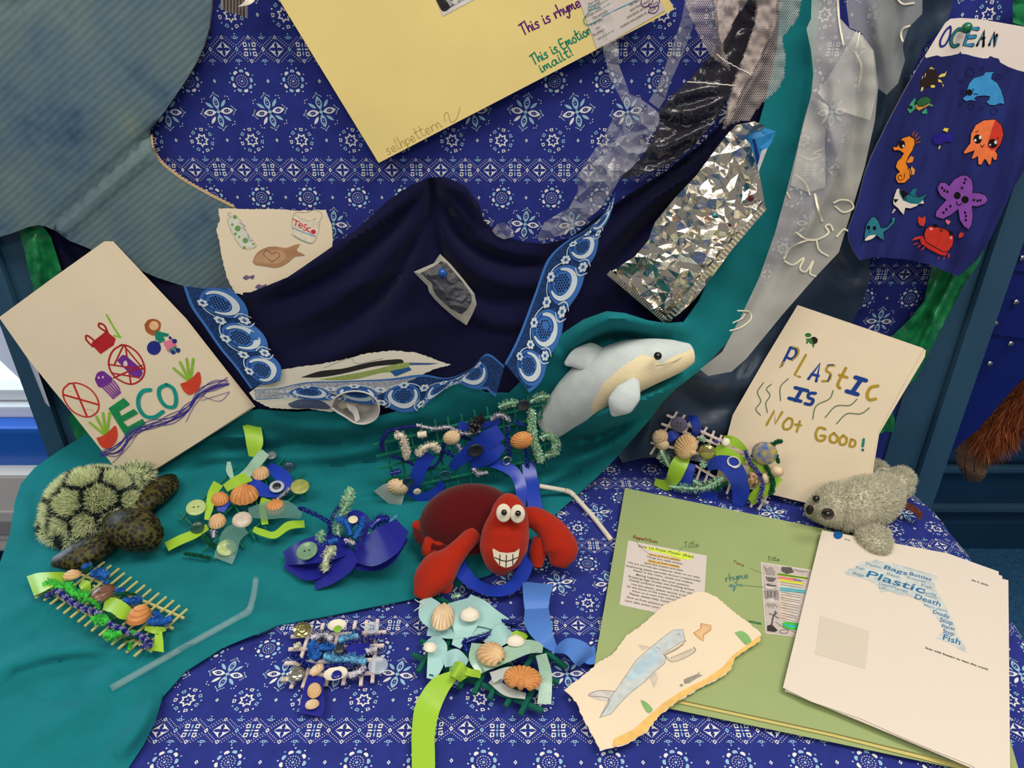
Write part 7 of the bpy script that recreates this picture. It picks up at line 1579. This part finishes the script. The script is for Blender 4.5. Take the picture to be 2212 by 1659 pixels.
rb(Bp, c, [(1090, 330, .010), (980, 400, .014), (880, 470, .012), (760, 560, .010), (700, 620, .006)], [120, 150, 130, 90, 60], M_royal, g)
rb(Bp, c, [(1100, 430, .008), (1000, 520, .014), (860, 600, .008)], [90, 120, 60], M_royal, g)
rb(Bp, c, [(530, 500, .010), (470, 600, .012), (420, 720, .012), (370, 800, .008)], [110, 110, 110, 100], M_royal, g)
rb(Bp, c, [(340, 790, .006), (460, 840, .008), (560, 830, .010), (640, 730, .006)], [40, 70, 90, 60], M_royal, g)
Bq_ = teal_page((1090, 990), (1190, 985), (1150, 1105), .008)
rb(Bq_, c, [(940, 560, .022), (1080, 590, .024), (1190, 650, .018), (1245, 760, .010), (1240, 920, .008)], [70, 85, 90, 90, 85], M_royal, g)
rb(Bq_, c, [(1300, 560, .016), (1320, 700, .008), (1345, 850, .008), (1370, 1010, .006)], [100, 110, 110, 120], M_royal, g)
rb(Bp, c, [(760, 280, .006), (860, 300, .008), (1080, 250, .006)], [70, 60, 40], M_royal, g)
fuzzy(Bp, [(*c(165, 480), .006), (*c(165, 400), .010), (*c(220, 330), .010), (*c(330, 300), .008), (*c(470, 290), .006)], 5.5, M_nf, g, dens=.7, seed=5)
fuzzy(Bp, [(*c(225, 520), .008), (*c(350, 560), .010), (*c(450, 610), .008), (*c(560, 610), .008), (*c(630, 520), .008), (*c(650, 430), .006), (*c(760, 370), .006), (*c(860, 400), .006)], 4.8, M_nf, g, dens=.6, seed=6)
fuzzy(Bp, [(*c(430, 280), .010), (*c(560, 310), .012), (*c(690, 300), .012), (*c(800, 350), .010), (*c(930, 330), .010)], 6.0, M_sw, g, dens=.8, seed=7)
fuzzy(Bp, [(*c(1010, 240), .008), (*c(1080, 200), .010), (*c(1160, 250), .008)], 7, M_sw, g, seed=8); fuzzy(Bp, [(*c(750, 430), .008), (*c(780, 490), .008)], 7, M_sw, g, seed=9); fuzzy(Bp, [(*c(870, 620), .008), (*c(920, 660), .010), (*c(985, 650), .006)], 7, M_sw, g, seed=10)
fuzzy(Bp, [(*c(1140, 280), .006), (*c(1145, 400), .008), (*c(1160, 530), .006)], 5, M_btin, g, seed=11); fuzzy(Bp, [(*c(1190, 250), .008), (*c(1280, 290), .008)], 5, M_btin, g, seed=12); fuzzy(Bp, [(*c(1290, 470), .008), (*c(1300, 640), .006)], 5, M_btin, g, seed=13); fuzzy(Bp, [(*c(230, 660), .008), (*c(310, 640), .010)], 9, M_btin, g, seed=14); fuzzy(Bp, [(*c(660, 480), .006), (*c(720, 530), .006)], 6, M_btin, g, seed=15)
fuzzy(Bp, [(*c(265, 370), .014), (*c(310, 360), .016), (*c(345, 440), .016), (*c(355, 545), .010)], 11, M_wf, g, name='white_tuft', seed=16); fuzzy(Bp, [(*c(440, 360), .014), (*c(510, 350), .014)], 14, M_wf, g, name='white_tuft', seed=17); fuzzy(Bp, [(*c(440, 515), .010), (*c(490, 460), .014), (*c(560, 440), .014), (*c(605, 485), .010)], 11, M_wf, g, name='white_tuft', seed=18)
fuzzy(Bp, [(*c(860, 320), .014), (*c(900, 270), .018), (*c(950, 215), .016)], 17, M_bk, g, name='black_pompom', dens=1.4, wid=.0011, seed=19)
for k, pts in enumerate(([(1070, 145), (1160, 110), (1230, 110)], [(1320, 100), (1400, 60), (1460, 60)], [(1330, 160), (1330, 280), (1345, 400), (1390, 520), (1410, 575)], [(1390, 380), (1470, 360), (1520, 420), (1500, 500), (1430, 520)])): fuzzy(Bp, [(*c(x, y), .012) for x, y in pts], 10.5, M_tin, g, name='tinsel_stem', dens=1.2, wid=.0009, seed=20+k)
shell(Bp, *c(705, 375), 36, 32, 150, M_sh3, g, e=.012); shell(Bp, *c(1248, 395), 46, 38, 160, M_sh2, g, e=.012, ribs=16); shell(Bp, *c(285, 760), 40, 46, 120, M_sh3, g, e=.010)
rb(Bp, c, [(330, 770, .012), (260, 810, .014), (200, 880, .008)], [60, 190, 260], mat('torn_translucent_plastic', (200, 208, 200), rough=.3, alpha=.7), g, name='torn_plastic')
for x, y, r, m, st, hl in ((890, 475, 17, B_char, 'rim', 4), (1262, 123, 14, B_char, 'rim', 4), (368, 722, 13, B_navy, 'rim', 2), (653, 672, 13.5, B_teal, 'rim', 2), (437, 798, 8.5, B_ivory, 'flat', 2)): button(Bp, *c(x, y), r, m, g, e=.016, style=st, holes=hl)
o, ux, uy, n = frame_at(Bp, *c(1135, 560), .010, .2, 0); v, f = tube_data([o+(ux*math.cos(a)+uy*math.sin(a))*.006 for a in np.linspace(0, 2*math.pi, 17)], .0012, n=40, sides=6); obj('silver_ring', v, f, B_silver, g)

# ---- C: navy bow with tinsel
c = Zc(350, 880, 3.949); C_ = teal_page(c(1100, 1300), c(2000, 1200), c(1600, 950), .008)
g = thing('ribbon_bow', 'navy satin bow with tinsel stems and sage button on the teal cloth', 'craft', C_.at(*c(1560, 1250)))
rb(C_, c, [(1050, 1290, .004), (1200, 1240, .022), (1400, 1200, .026), (1600, 1180, .016)], [120, 200, 230, 140], M_navyr, g, name='bow_loop')
rb(C_, c, [(1060, 1320, .003), (1250, 1400, .008), (1400, 1330, .012), (1560, 1230, .014)], [110, 160, 170, 120], M_navyr, g, name='bow_loop')
rb(C_, c, [(1310, 1550, .002), (1400, 1440, .010), (1520, 1330, .016), (1640, 1250, .018)], [20, 180, 230, 140], M_navyr, g, name='bow_tail')
rb(C_, c, [(1640, 1240, .016), (1780, 1230, .034), (1930, 1130, .050), (2050, 1010, .050)], [170, 260, 270, 150], M_navyr, g, name='bow_loop')
rb(C_, c, [(1650, 1300, .012), (1780, 1310, .014), (1900, 1260, .030), (2040, 1080, .046)], [160, 180, 190, 160], M_navyr, g, name='bow_loop')
rb(C_, c, [(1640, 1200, .020), (1790, 1130, .030), (1900, 1040, .040), (2020, 985, .048)], [60, 110, 90, 60], M_navyr, g, name='bow_loop')
rb(C_, c, [(1560, 1000, .030), (1660, 930, .034), (1720, 960, .030), (1700, 1120, .020)], [120, 110, 100, 80], M_navyr, g, name='bow_loop')
rb(C_, c, [(1690, 1130, .018), (1780, 1110, .022), (1850, 1090, .022)], [90, 90, 60], M_aqua, g, name='aqua_scrap')
fuzzy(C_, [(*c(1610, 690), .050), (*c(1570, 830), .046), (*c(1510, 960), .036), (*c(1500, 1090), .026)], 13, M_tin, g, name='tinsel_stem', dens=1.3, wid=.0010, seed=40); fuzzy(C_, [(*c(1370, 1050), .030), (*c(1350, 1150), .026), (*c(1400, 1180), .022)], 11, M_tin, g, name='tinsel_stem', seed=41, wid=.0010); fuzzy(C_, [(*c(1470, 1200), .028), (*c(1420, 1250), .030), (*c(1390, 1360), .022), (*c(1400, 1390), .018)], 14, [M_tin[3], M_tin[1], mat('tinsel_grey', (170, 168, 150), rough=.2)], g, name='tinsel_stem', seed=42, wid=.0010)
fuzzy(C_, [(*c(1165, 855), .030), (*c(1280, 900), .032), (*c(1420, 980), .030), (*c(1440, 1010), .028)], 5, M_btin, g, seed=43); fuzzy(C_, [(*c(1560, 790), .046), (*c(1480, 890), .040), (*c(1440, 980), .032), (*c(1420, 1160), .026)], 5, M_btin, g, seed=44)
fuzzy(C_, [(*c(1490, 950), .038), (*c(1570, 980), .042), (*c(1610, 1090), .034)], 10, M_bf, g, seed=45); fuzzy(C_, [(*c(1720, 940), .040), (*c(1690, 1040), .038), (*c(1640, 1120), .032)], 10, M_bf, g, seed=46); fuzzy(C_, [(*c(1420, 1150), .032), (*c(1500, 1130), .034)], 10, M_bf, g, seed=47)
fuzzy(C_, [(*c(1780, 1030), .046), (*c(1850, 960), .050), (*c(1930, 950), .046)], 14, M_btin[:2], g, name='blue_pompom', dens=1.4, seed=48); fuzzy(C_, [(*c(1560, 1130), .030), (*c(1640, 1160), .030)], 8, M_sw, g, seed=49); fuzzy(C_, [(*c(1940, 980), .044), (*c(2000, 925), .046)], 5, M_lf, g, seed=50)
button(C_, *c(1240, 1230), 22, B_sage, g, e=.030, style='rim', tilt=.25, az=-2.2); button(C_, *c(1630, 960), 10, B_ivory, g, e=.044, style='flat', holes=0)

# ---- D: raft of yellow sticks
c = Zc(0, 980, 3.77); D_ = teal_page(c(300, 1150), c(1450, 1350), c(900, 1550), .009)
g = thing('stick_raft', 'raft of yellow sticks with mussel shell and green pompoms below the turtle', 'craft', D_.at(*c(850, 1250)))
tops = [(755, 830), (810, 850), (850, 885), (905, 915), (970, 940), (1015, 975), (1070, 1010), (1120, 1045), (1180, 1075), (1230, 1110), (1295, 1140), (1355, 1170), (1415, 1200), (1465, 1240), (1525, 1270)]
bots = [(290, 1180), (360, 1200), (410, 1230), (465, 1270), (520, 1305), (575, 1340), (635, 1375), (690, 1410), (745, 1450), (810, 1485), (862, 1522), (910, 1560), (965, 1595), (1030, 1625), (1095, 1655)]
for a, b in (((535, 935), (1500, 1345)), ((385, 1115), (1240, 1615)), ((760, 1080), (1410, 1430))): bar(D_, c(*a), c(*b), .0030, .0018, M_stick, g, name='rail')
for a, b in zip(tops, bots): bar(D_, c(*a), c(*b), .0026, .0016, M_stick, g, name='stick', e=.0018)
rb(D_, c, [(250, 1080, .004), (330, 1050, .012), (440, 1020, .014), (540, 1000, .008)], [170, 160, 110, 70], M_lime, g)
rb(D_, c, [(660, 1050, .008), (700, 1080, .012), (720, 1120, .006)], [60, 90, 40], M_lime, g)
rb(D_, c, [(850, 1220, .008), (930, 1240, .012), (1010, 1290, .012), (1070, 1320, .006)], [110, 130, 130, 80], M_lime, g)
rb(D_, c, [(1180, 1420, .006), (1280, 1440, .010), (1350, 1430, .006)], [40, 60, 30], M_lime, g); rb(D_, c, [(1290, 1450, .010), (1295, 1520, .006), (1280, 1610, .002)], [60, 70, 110], M_lime, g)
fuzzy(D_, [(*c(370, 1170), .006), (*c(450, 1120), .010), (*c(560, 1190), .010), (*c(680, 1260), .010), (*c(790, 1300), .010), (*c(900, 1390), .010), (*c(1010, 1440), .010), (*c(1120, 1480), .010), (*c(1190, 1510), .010), (*c(1230, 1570), .008)], 7.5, M_st, g, pattern=stripes(110), dens=1.0, wid=.0010, seed=60); fuzzy(D_, [(*c(1150, 1570), .008), (*c(1230, 1560), .010)], 8, M_st, g, pattern=stripes(30), seed=61)
for k, pts in enumerate(([(350, 1075), (420, 1060), (480, 1090)], [(480, 1090), (540, 1080), (590, 1130)], [(590, 1140), (660, 1150), (720, 1160)], [(750, 1350), (820, 1350), (880, 1370)], [(850, 1470), (920, 1480), (990, 1460)], [(1070, 1450), (1100, 1460)])): fuzzy(D_, [(*c(x, y), .012) for x, y in pts], 14 if k != 5 else 8, M_gf, g, name='green_pompom', dens=1.1, wid=.0010, seed=62+k)
fuzzy(D_, [(*c(660, 1230), .010), (*c(700, 1190), .014), (*c(770, 1210), .014), (*c(810, 1270), .008)], 5, M_gf, g, seed=70); fuzzy(D_, [(*c(1050, 1600), .006), (*c(1065, 1530), .010)], 6, M_gf, g, seed=71)
for k, (pts, r) in enumerate((([(680, 860), (700, 900), (690, 930)], 12), ([(740, 980), (800, 970), (870, 1000)], 15), ([(950, 1110), (1010, 1130)], 10), ([(1010, 1200), (1090, 1200), (1160, 1180)], 12), ([(1210, 1370), (1300, 1370), (1400, 1345)], 16), ([(1250, 1300), (1300, 1310)], 9), ([(840, 1050), (880, 1050)], 7))): fuzzy(D_, [(*c(x, y), .012) for x, y in pts], r, M_bf, g, name='blue_pompom', dens=1.1, wid=.0010, seed=72+k)
fuzzy(D_, [(*c(940, 1150), .010), (*c(1030, 1140), .014), (*c(1110, 1150), .010)], 4.5, M_df, g, seed=80); fuzzy(D_, [(*c(880, 1300), .010), (*c(930, 1340), .012), (*c(950, 1400), .008)], 5, M_df, g, seed=81); fuzzy(D_, [(*c(980, 1520), .008), (*c(1060, 1500), .010), (*c(1150, 1490), .008)], 5, M_df, g, seed=82); fuzzy(D_, [(*c(690, 970), .010), (*c(760, 920), .012)], 5, M_df, g, seed=83)
shell(D_, *c(590, 1000), 26, 34, 90, M_sh1, g, e=.012, ribs=2); shell(D_, *c(835, 1148), 54, 38, 150, M_sh4, g, e=.012, ribs=2, dome=.38); shell(D_, *c(1135, 1335), 54, 46, 130, M_sh2, g, e=.012, ribs=2, dome=.45)

# ---- E: small white grid
c = Zc(560, 1280, 2.989); E_ = flat_page(*c(500, 420), .008)
g = thing('woven_grid', 'small white grid with sky blue tufts, brass button and dotted shells', 'craft', E_.at(*c(500, 420)), 'children\'s woven sea grids')
for a, b in (((340, 215), (205, 622)), ((415, 205), (280, 618)), ((520, 215), (430, 605)), ((622, 188), (540, 600)), ((695, 185), (655, 605)), ((765, 178), (730, 585))): bar(E_, c(*a), c(*b), .0042, .002, M_wbar, g)
for a, b in (((205, 287), (820, 258)), ((190, 370), (806, 345)), ((165, 460), (800, 435)), ((190, 545), (745, 522))): bar(E_, c(*a), c(*b), .0042, .002, M_wbar, g, e=.002)
rb(E_, c, [(370, 540, .008), (350, 640, .006), (345, 720, .004), (330, 790, .002)], [110, 130, 160, 150], M_navyr, g); rb(E_, c, [(560, 380, .010), (640, 370, .012), (720, 350, .008)], [60, 80, 50], M_navyr, g)
for k, (pts, r, m) in enumerate((([(335, 300), (400, 270), (470, 300)], 14, M_sw), ([(690, 380), (760, 360)], 12, M_sw), ([(580, 540), (650, 510), (680, 480)], 14, M_sw), ([(570, 330), (680, 300), (810, 285)], 9, M_st), ([(600, 250), (660, 260)], 9, M_st), ([(200, 390), (270, 440), (370, 480), (500, 470), (600, 470)], 6, M_btin),
    ([(345, 320), (350, 380), (370, 430)], 14, M_bf), ([(390, 350), (450, 360), (500, 350)], 12, M_bf), ([(420, 410), (500, 430), (600, 430), (690, 450)], 14, M_lf), ([(510, 310), (570, 290), (640, 280)], 13, M_lf), ([(140, 560), (190, 560)], 10, M_wf), ([(230, 360), (260, 330)], 10, M_wf))): fuzzy(E_, [(*c(x, y), .010) for x, y in pts], r, m, g, pattern=stripes(60) if m is M_st else None, wid=.0010, seed=90+k)
button(E_, *c(278, 245), 19, B_gold, g, e=.010, style='ring', holes=0); button(E_, *c(278, 243), 10, B_gold, g, e=.013, style='dome'); button(E_, *c(245, 528), 18, B_silver, g, e=.010, style='dome'); button(E_, *c(728, 230), 15, B_clear, g, e=.010, style='rim', holes=4); button(E_, *c(768, 475), 21, B_clear, g, e=.012, style='flat', holes=0); button(E_, *c(518, 370), 12, B_char, g, e=.016, style='dome')
for x, y, l, w, a, m, fl in ((505, 222, 32, 40, -80, M_shw, True), (495, 535, 36, 50, 90, M_shw, True)): s_ = shell(E_, *c(x, y), l, w, a, m, g, e=.010, flip=fl, dome=.20)
button(E_, *c(507, 238), 9, Bt('lime', (130, 180, 60)), g, e=.013, style='flat', holes=0); button(E_, *c(500, 535), 11, Bt('royal', (26, 30, 130)), g, e=.013, style='dome')
shell(E_, *c(372, 502), 34, 20, -40, M_sh3, g, e=.010, ribs=2); shell(E_, *c(357, 640), 34, 27, 90, M_sh1, g, e=.008); shell(E_, *c(343, 728), 20, 27, 90, M_sh3, g, e=.006)

# ---- F: big green grid with aqua satin and lime tail
F_ = flat_page(*c(1450, 420), .012); M_gb2 = mat('thick_green_grid', (16, 92, 74), rough=.4, spec=.4)
g = thing('woven_grid', 'thick green grid with aqua satin, big shells and long lime ribbon', 'craft', F_.at(*c(1450, 420)), 'children\'s woven sea grids')
for a, b in (((990, 405), (1830, 770)), ((1040, 320), (1935, 585)), ((1140, 40), (1800, 300)), ((1570, 185), (1985, 490)), ((1330, 370), (1880, 650))): bar(F_, c(*a), c(*b), .0056, .003, M_gb2, g)
for a, b in (((1085, 410), (1025, 520)), ((1245, 280), (1110, 550)), ((1400, 400), (1290, 625)), ((1480, 460), (1385, 662)), ((1580, 480), (1485, 695)), ((1690, 560), (1590, 742)), ((1800, 560), (1685, 795)), ((1790, 370), (1700, 520))): bar(F_, c(*a), c(*b), .0056, .003, M_gb2, g, e=.003)
rb(F_, c, [(1070, 40, .010), (1110, 130, .014), (1180, 220, .010)], [70, 170, 120], M_aqua, g); rb(F_, c, [(1300, 50, .012), (1330, 160, .020), (1310, 270, .014), (1270, 350, .010)], [170, 210, 110, 60], M_aqua, g)
rb(F_, c, [(1330, 60, .010), (1420, 130, .018), (1500, 170, .016), (1590, 215, .008)], [120, 170, 130, 100], M_aqua, g); rb(F_, c, [(1090, 230, .006), (1250, 260, .012), (1420, 240, .014), (1580, 230, .008)], [100, 80, 80, 70], M_aqua, g)
rb(F_, c, [(1100, 300, .008), (1150, 360, .014), (1140, 450, .010), (1110, 560, .004)], [110, 130, 110, 60], M_aqua, g); rb(F_, c, [(1190, 440, .012), (1270, 420, .020), (1340, 460, .012)], [90, 110, 60], M_aqua, g); rb(F_, c, [(1480, 350, .012), (1570, 270, .022), (1650, 270, .012)], [90, 130, 60], M_aqua, g)
rb(F_, c, [(1260, 530, .018), (1170, 600, .014), (1090, 740, .004), (1060, 900, .002), (1060, 1060, .002), (1060, 1400, .002)], [60, 130, 160, 150, 150, 150], M_lime, g, name='ribbon_tail')
rb(F_, c, [(1230, 500, .014), (1280, 500, .028), (1320, 560, .016)], [80, 110, 60], M_lime, g, name='knot'); rb(F_, c, [(1300, 470, .012), (1340, 510, .020), (1430, 530, .010)], [50, 50, 50], M_lime, g)
rb(F_, c, [(1600, 330, .010), (1670, 290, .016), (1720, 260, .010)], [70, 90, 60], M_lime, g)
for mid, w, m in (([(1410, 330, .014), (1400, 430, .016), (1440, 520, .010)], [80, 90, 60], M_irid), ([(1440, 480, .016), (1600, 400, .020), (1740, 350, .020), (1830, 360, .012)], [70, 100, 90, 60], M_irid), ([(1500, 550, .014), (1620, 510, .022), (1740, 540, .020), (1820, 600, .010)], [70, 60, 70, 80], M_gauze), ([(1820, 400, .010), (1850, 540, .014), (1840, 720, .004)], [70, 80, 90], M_irid), ([(1500, 560, .008), (1600, 640, .010), (1720, 670, .008)], [60, 60, 40], M_gauze)): rb(F_, c, mid, w, m, g)
fuzzy(F_, [(*c(1310, 330), .012), (*c(1420, 290), .016), (*c(1560, 250), .016), (*c(1680, 240), .014), (*c(1810, 250), .010)], 8, M_btin, g, seed=110); fuzzy(F_, [(*c(1560, 180), .010), (*c(1640, 200), .012), (*c(1700, 180), .010)], 6, M_btin, g, seed=111); fuzzy(F_, [(*c(1330, 300), .012), (*c(1340, 380), .012)], 8, M_btin, g, seed=112); fuzzy(F_, [(*c(1240, 30), .012), (*c(1300, 20), .014)], 10, M_tin, g, name='tinsel_stem', seed=113)
shell(F_, *c(1185, 170), 66, 46, 100, M_sh3, g, e=.020, ribs=14, dome=.40); shell(F_, *c(1360, 150), 32, 38, 90, M_shw, g, e=.026, ribs=2, dome=.35); shell(F_, *c(1105, 375), 28, 26, 200, M_shw, g, e=.020, ribs=2, flip=True); shell(F_, *c(1495, 405), 60, 54, -140, M_sh1, g, e=.020, dome=.40); shell(F_, *c(1700, 560), 60, 78, -80, M_sh2, g, e=.018, ribs=18, dome=.34); shell(F_, *c(1655, 320), 24, 36, 90, M_shw, g, e=.022, ribs=2)
tube('frayed_threads', [F_.at(*c(1080, 60), .012), F_.at(*c(1040, 90), .014), F_.at(*c(1000, 120), .010)], .0006, mat('frayed_white', (214, 214, 206)), g); tube('frayed_threads', [F_.at(*c(1075, 75), .012), F_.at(*c(1030, 60), .014), F_.at(*c(1005, 45), .010)], .0006, mat('frayed_white', (214, 214, 206)), g)

# ---- G: white grid at the right, in front of the lettered sheet
c = Zc(1360, 860, 5.53); G_ = Page(np_.at(1560, 1042, .020), np_.at(1741, 1086, .020), np_.at(1723, 659, .020))
g = thing('woven_grid', 'white grid with cockle shells, dark green stems and royal ribbons at right', 'craft', G_.at(*c(900, 800)), 'children\'s woven sea grids')
for a, b in (((570, 160), (250, 670)), ((660, 200), (330, 720)), ((745, 240), (560, 620)), ((925, 345), (790, 560)), ((1010, 390), (800, 980)), ((1100, 440), (900, 1000)), ((1270, 540), (1180, 700)), ((1360, 590), (1160, 1140)), ((1600, 800), (1450, 1300)), ((1655, 1140), (1540, 1330))): bar(G_, c(*a), c(*b), .0036, .0018, M_wbar, g)
for a, b in (((445, 200), (1120, 520)), ((380, 305), (1400, 680)), ((255, 530), (1560, 830)), ((780, 800), (1040, 960)), ((1500, 1190), (1660, 1250))): bar(G_, c(*a), c(*b), .0036, .0018, M_wbar, g, e=.0018)
rb(G_, c, [(690, 240, .008), (770, 260, .020), (800, 360, .018), (770, 460, .008)], [70, 110, 110, 70], M_royal, g); rb(G_, c, [(430, 500, .008), (500, 450, .012), (580, 410, .008)], [110, 120, 80], M_royal, g)
rb(G_, c, [(930, 830, .010), (1060, 770, .020), (1200, 810, .022), (1300, 960, .018), (1330, 1120, .010), (1290, 1290, .004)], [90, 170, 230, 230, 210, 130], M_royal, g); rb(G_, c, [(740, 780, .006), (700, 900, .010), (640, 1080, .006), (520, 1190, .002)], [110, 130, 180, 190], M_royal, g); rb(G_, c, [(950, 1080, .008), (940, 1200, .006), (930, 1290, .002)], [200, 220, 210], M_royal, g)
rb(G_, c, [(660, 690, .010), (590, 800, .020), (520, 960, .016), (440, 1040, .008), (300, 1000, .004)], [150, 200, 170, 130, 80], M_lime, g); rb(G_, c, [(1120, 480, .010), (1230, 510, .018), (1340, 580, .012), (1410, 650, .006)], [70, 110, 80, 40], M_lime, g); rb(G_, c, [(1050, 580, .010), (1120, 660, .020), (1250, 720, .018), (1380, 760, .008)], [90, 190, 150, 80], M_lime, g)
rb(G_, c, [(1440, 800, .008), (1540, 820, .012), (1640, 850, .008)], [170, 150, 100], M_lime, g); rb(G_, c, [(1790, 940, .006), (1700, 1040, .010), (1580, 1110, .010), (1440, 1230, .004)], [110, 110, 150, 130], M_lime, g)
for k, (pts, r, m) in enumerate((([(370, 620), (420, 720), (470, 820)], 13, M_tin), ([(850, 460), (900, 520)], 10, M_tin), ([(860, 740), (900, 830)], 10, M_tin), ([(490, 1060), (620, 1070), (760, 1080), (900, 1070), (1020, 1010), (1120, 950)], 12, M_tin), ([(760, 980), (860, 1040)], 9, M_tin),
    ([(1380, 620), (1430, 760), (1530, 880), (1590, 1000), (1570, 1130), (1540, 1250)], 6, M_st), ([(1010, 510), (1060, 530)], 6, M_st), ([(1450, 700), (1560, 640), (1660, 590), (1750, 530), (1830, 510)], 6.5, M_df), ([(1570, 650), (1630, 800), (1700, 960), (1710, 1080), (1680, 1160)], 6.5, M_df), ([(1720, 590), (1760, 700), (1780, 780)], 5, M_df), ([(1000, 1110), (1100, 1050), (1170, 1000)], 5.5, M_df))):
    fuzzy(G_, [(*c(x, y), .014) for x, y in pts], r, m, g, name='tinsel_stem' if m is M_tin else 'pipe_cleaner', pattern=stripes(160) if m is M_st else None, wid=.0009, seed=120+k)
shell(G_, *c(675, 575), 46, 56, -150, M_sh1, g, e=.014, ribs=18); shell(G_, *c(365, 460), 30, 34, 60, M_sh3, g, e=.012, ribs=2); shell(G_, *c(390, 550), 24, 28, 90, M_sh3, g, e=.010); shell(G_, *c(1250, 750), 26, 30, -60, M_shw, g, e=.018, ribs=2, flip=True); shell(G_, *c(1150, 525), 18, 17, -60, M_shw, g, e=.016, ribs=2); shell(G_, *c(1470, 970), 38, 22, 90, mat('shell_speckled', (206, 170, 130), rough=.6, col2=(70, 48, 36), vscale=240), g, e=.012, ribs=2); shell(G_, *c(1760, 870), 24, 28, 120, M_sh3, g, e=.014, ribs=2, dome=.6); shell(G_, *c(1620, 960), 26, 20, 90, M_sh3, g, e=.010, ribs=2)
button(G_, *c(590, 310), 18, B_mauve, g, e=.014, style='flat', holes=4); button(G_, *c(930, 640), 19, B_gold, g, e=.014, style='dome'); button(G_, *c(520, 715), 6, B_char, g, e=.012, style='dome')
V, F = ellipsoid_data(G_.at(*c(1610, 660), .016), G_.ex*.016, G_.ey*.016, G_.n*.006); obj('painted_pebble', V, F, mat('pebble_blue_yellow', (30, 90, 170), rough=.4, col2=(186, 164, 60), vscale=110), g)
# ================================================================== straws and loose ribbons
M_straww = mat('white_paper_straw', (222, 214, 200), rough=.45)
M_strawc = mat('clear_straw', (214, 230, 230), rough=.3, spec=.5, alpha=.13)
def straw(label, pts, r, m, joint):
    t = thing('drinking_straw', label, 'straw', pts[0], 'drinking straws on the cloths')
    i = joint
    tube('long_tube', pts[:i+1], r, m, t, n=14, sides=14); 
    tube('short_tube', pts[i+1:], r, m, t, n=10, sides=14)
    P = catmull(pts, 60); J0, J1 = Vector(pts[i]), Vector(pts[i+1]); n = 24
    rad = [r*(1.0 if k % 2 else 1.22) for k in range(n)]
    mid = (J0+J1)/2+((J0-Vector(pts[0])).normalized()-(Vector(pts[-1])-J1).normalized())*(J1-J0).length*.12
    tube('bendy_joint', [J0, mid, J1], rad, m, t, n=n, sides=12)
    return t
straw('white bendy straw lying on the batik beside the crab', [T(1320, 1166, .006), T(1280, 1115, .008), T(1240, 1070, .016), T(1222, 1060, .022), T(1195, 1055, .028), T(1165, 1050, .032)], .0033, M_straww, 2)
straw('clear bendy straw lying on the teal cloth at lower left', [T(240, 1487, .016), T(330, 1436, .018), T(430, 1380, .020), T(520, 1330, .020), T(540, 1316, .020), T(548, 1285, .020), T(553, 1250, .019)], .0035, M_strawc, 3)
straw('clear bendy straw behind the lime ribbon near the booklet', [T(470, 958, .045), T(530, 952, .045), T(600, 952, .044), T(614, 954, .044), T(630, 964, .042), T(660, 980, .038), T(686, 996, .034)], .0033, M_strawc, 2)
# blue ribbon loop under the crab
cq = Zc(780, 840, 3.607); R_ = flat_page(*cq(1000, 1500), .006)
r1 = thing('blue_ribbon_loop', 'royal blue satin ribbon looped in front of the crab', 'ribbon', R_.at(*cq(1000, 1550)))
rb(R_, cq, [(740, 1330, .020), (800, 1440, .020), (900, 1530, .012), (1000, 1570, .010), (1110, 1570, .010), (1190, 1530, .012), (1260, 1440, .020), (1310, 1300, .022), (1340, 1180, .016)], [110, 120, 95, 90, 90, 100, 110, 90, 60], M_royal, r1, name='band')
cr_ = Zc(560, 1280, 2.989); Q_ = flat_page(*cr_(1900, 250), .006)
r2 = thing('cornflower_ribbon', 'pale cornflower blue ribbon twisted beside the green folder', 'ribbon', Q_.at(*cr_(1900, 250)))
rb(Q_, cr_, [(1800, -60, .016), (1790, 40, .020), (1790, 120, .014)], [200, 170, 150], M_cornf, r2, name='band')
rb(Q_, cr_, [(1790, 90, .014), (1800, 200, .022), (1850, 300, .020), (1910, 370, .010)], [150, 170, 110, 40], M_cornf, r2, name='band')
rb(Q_, cr_, [(1905, 375, .010), (1990, 350, .024), (2070, 390, .020), (2110, 440, .006)], [30, 110, 150, 120], M_cornf, r2, name='band')
rb(Q_, cr_, [(2090, 400, .004), (2130, 410, .006), (2175, 400, .004)], [90, 110, 120], M_cornf, r2, name='band')
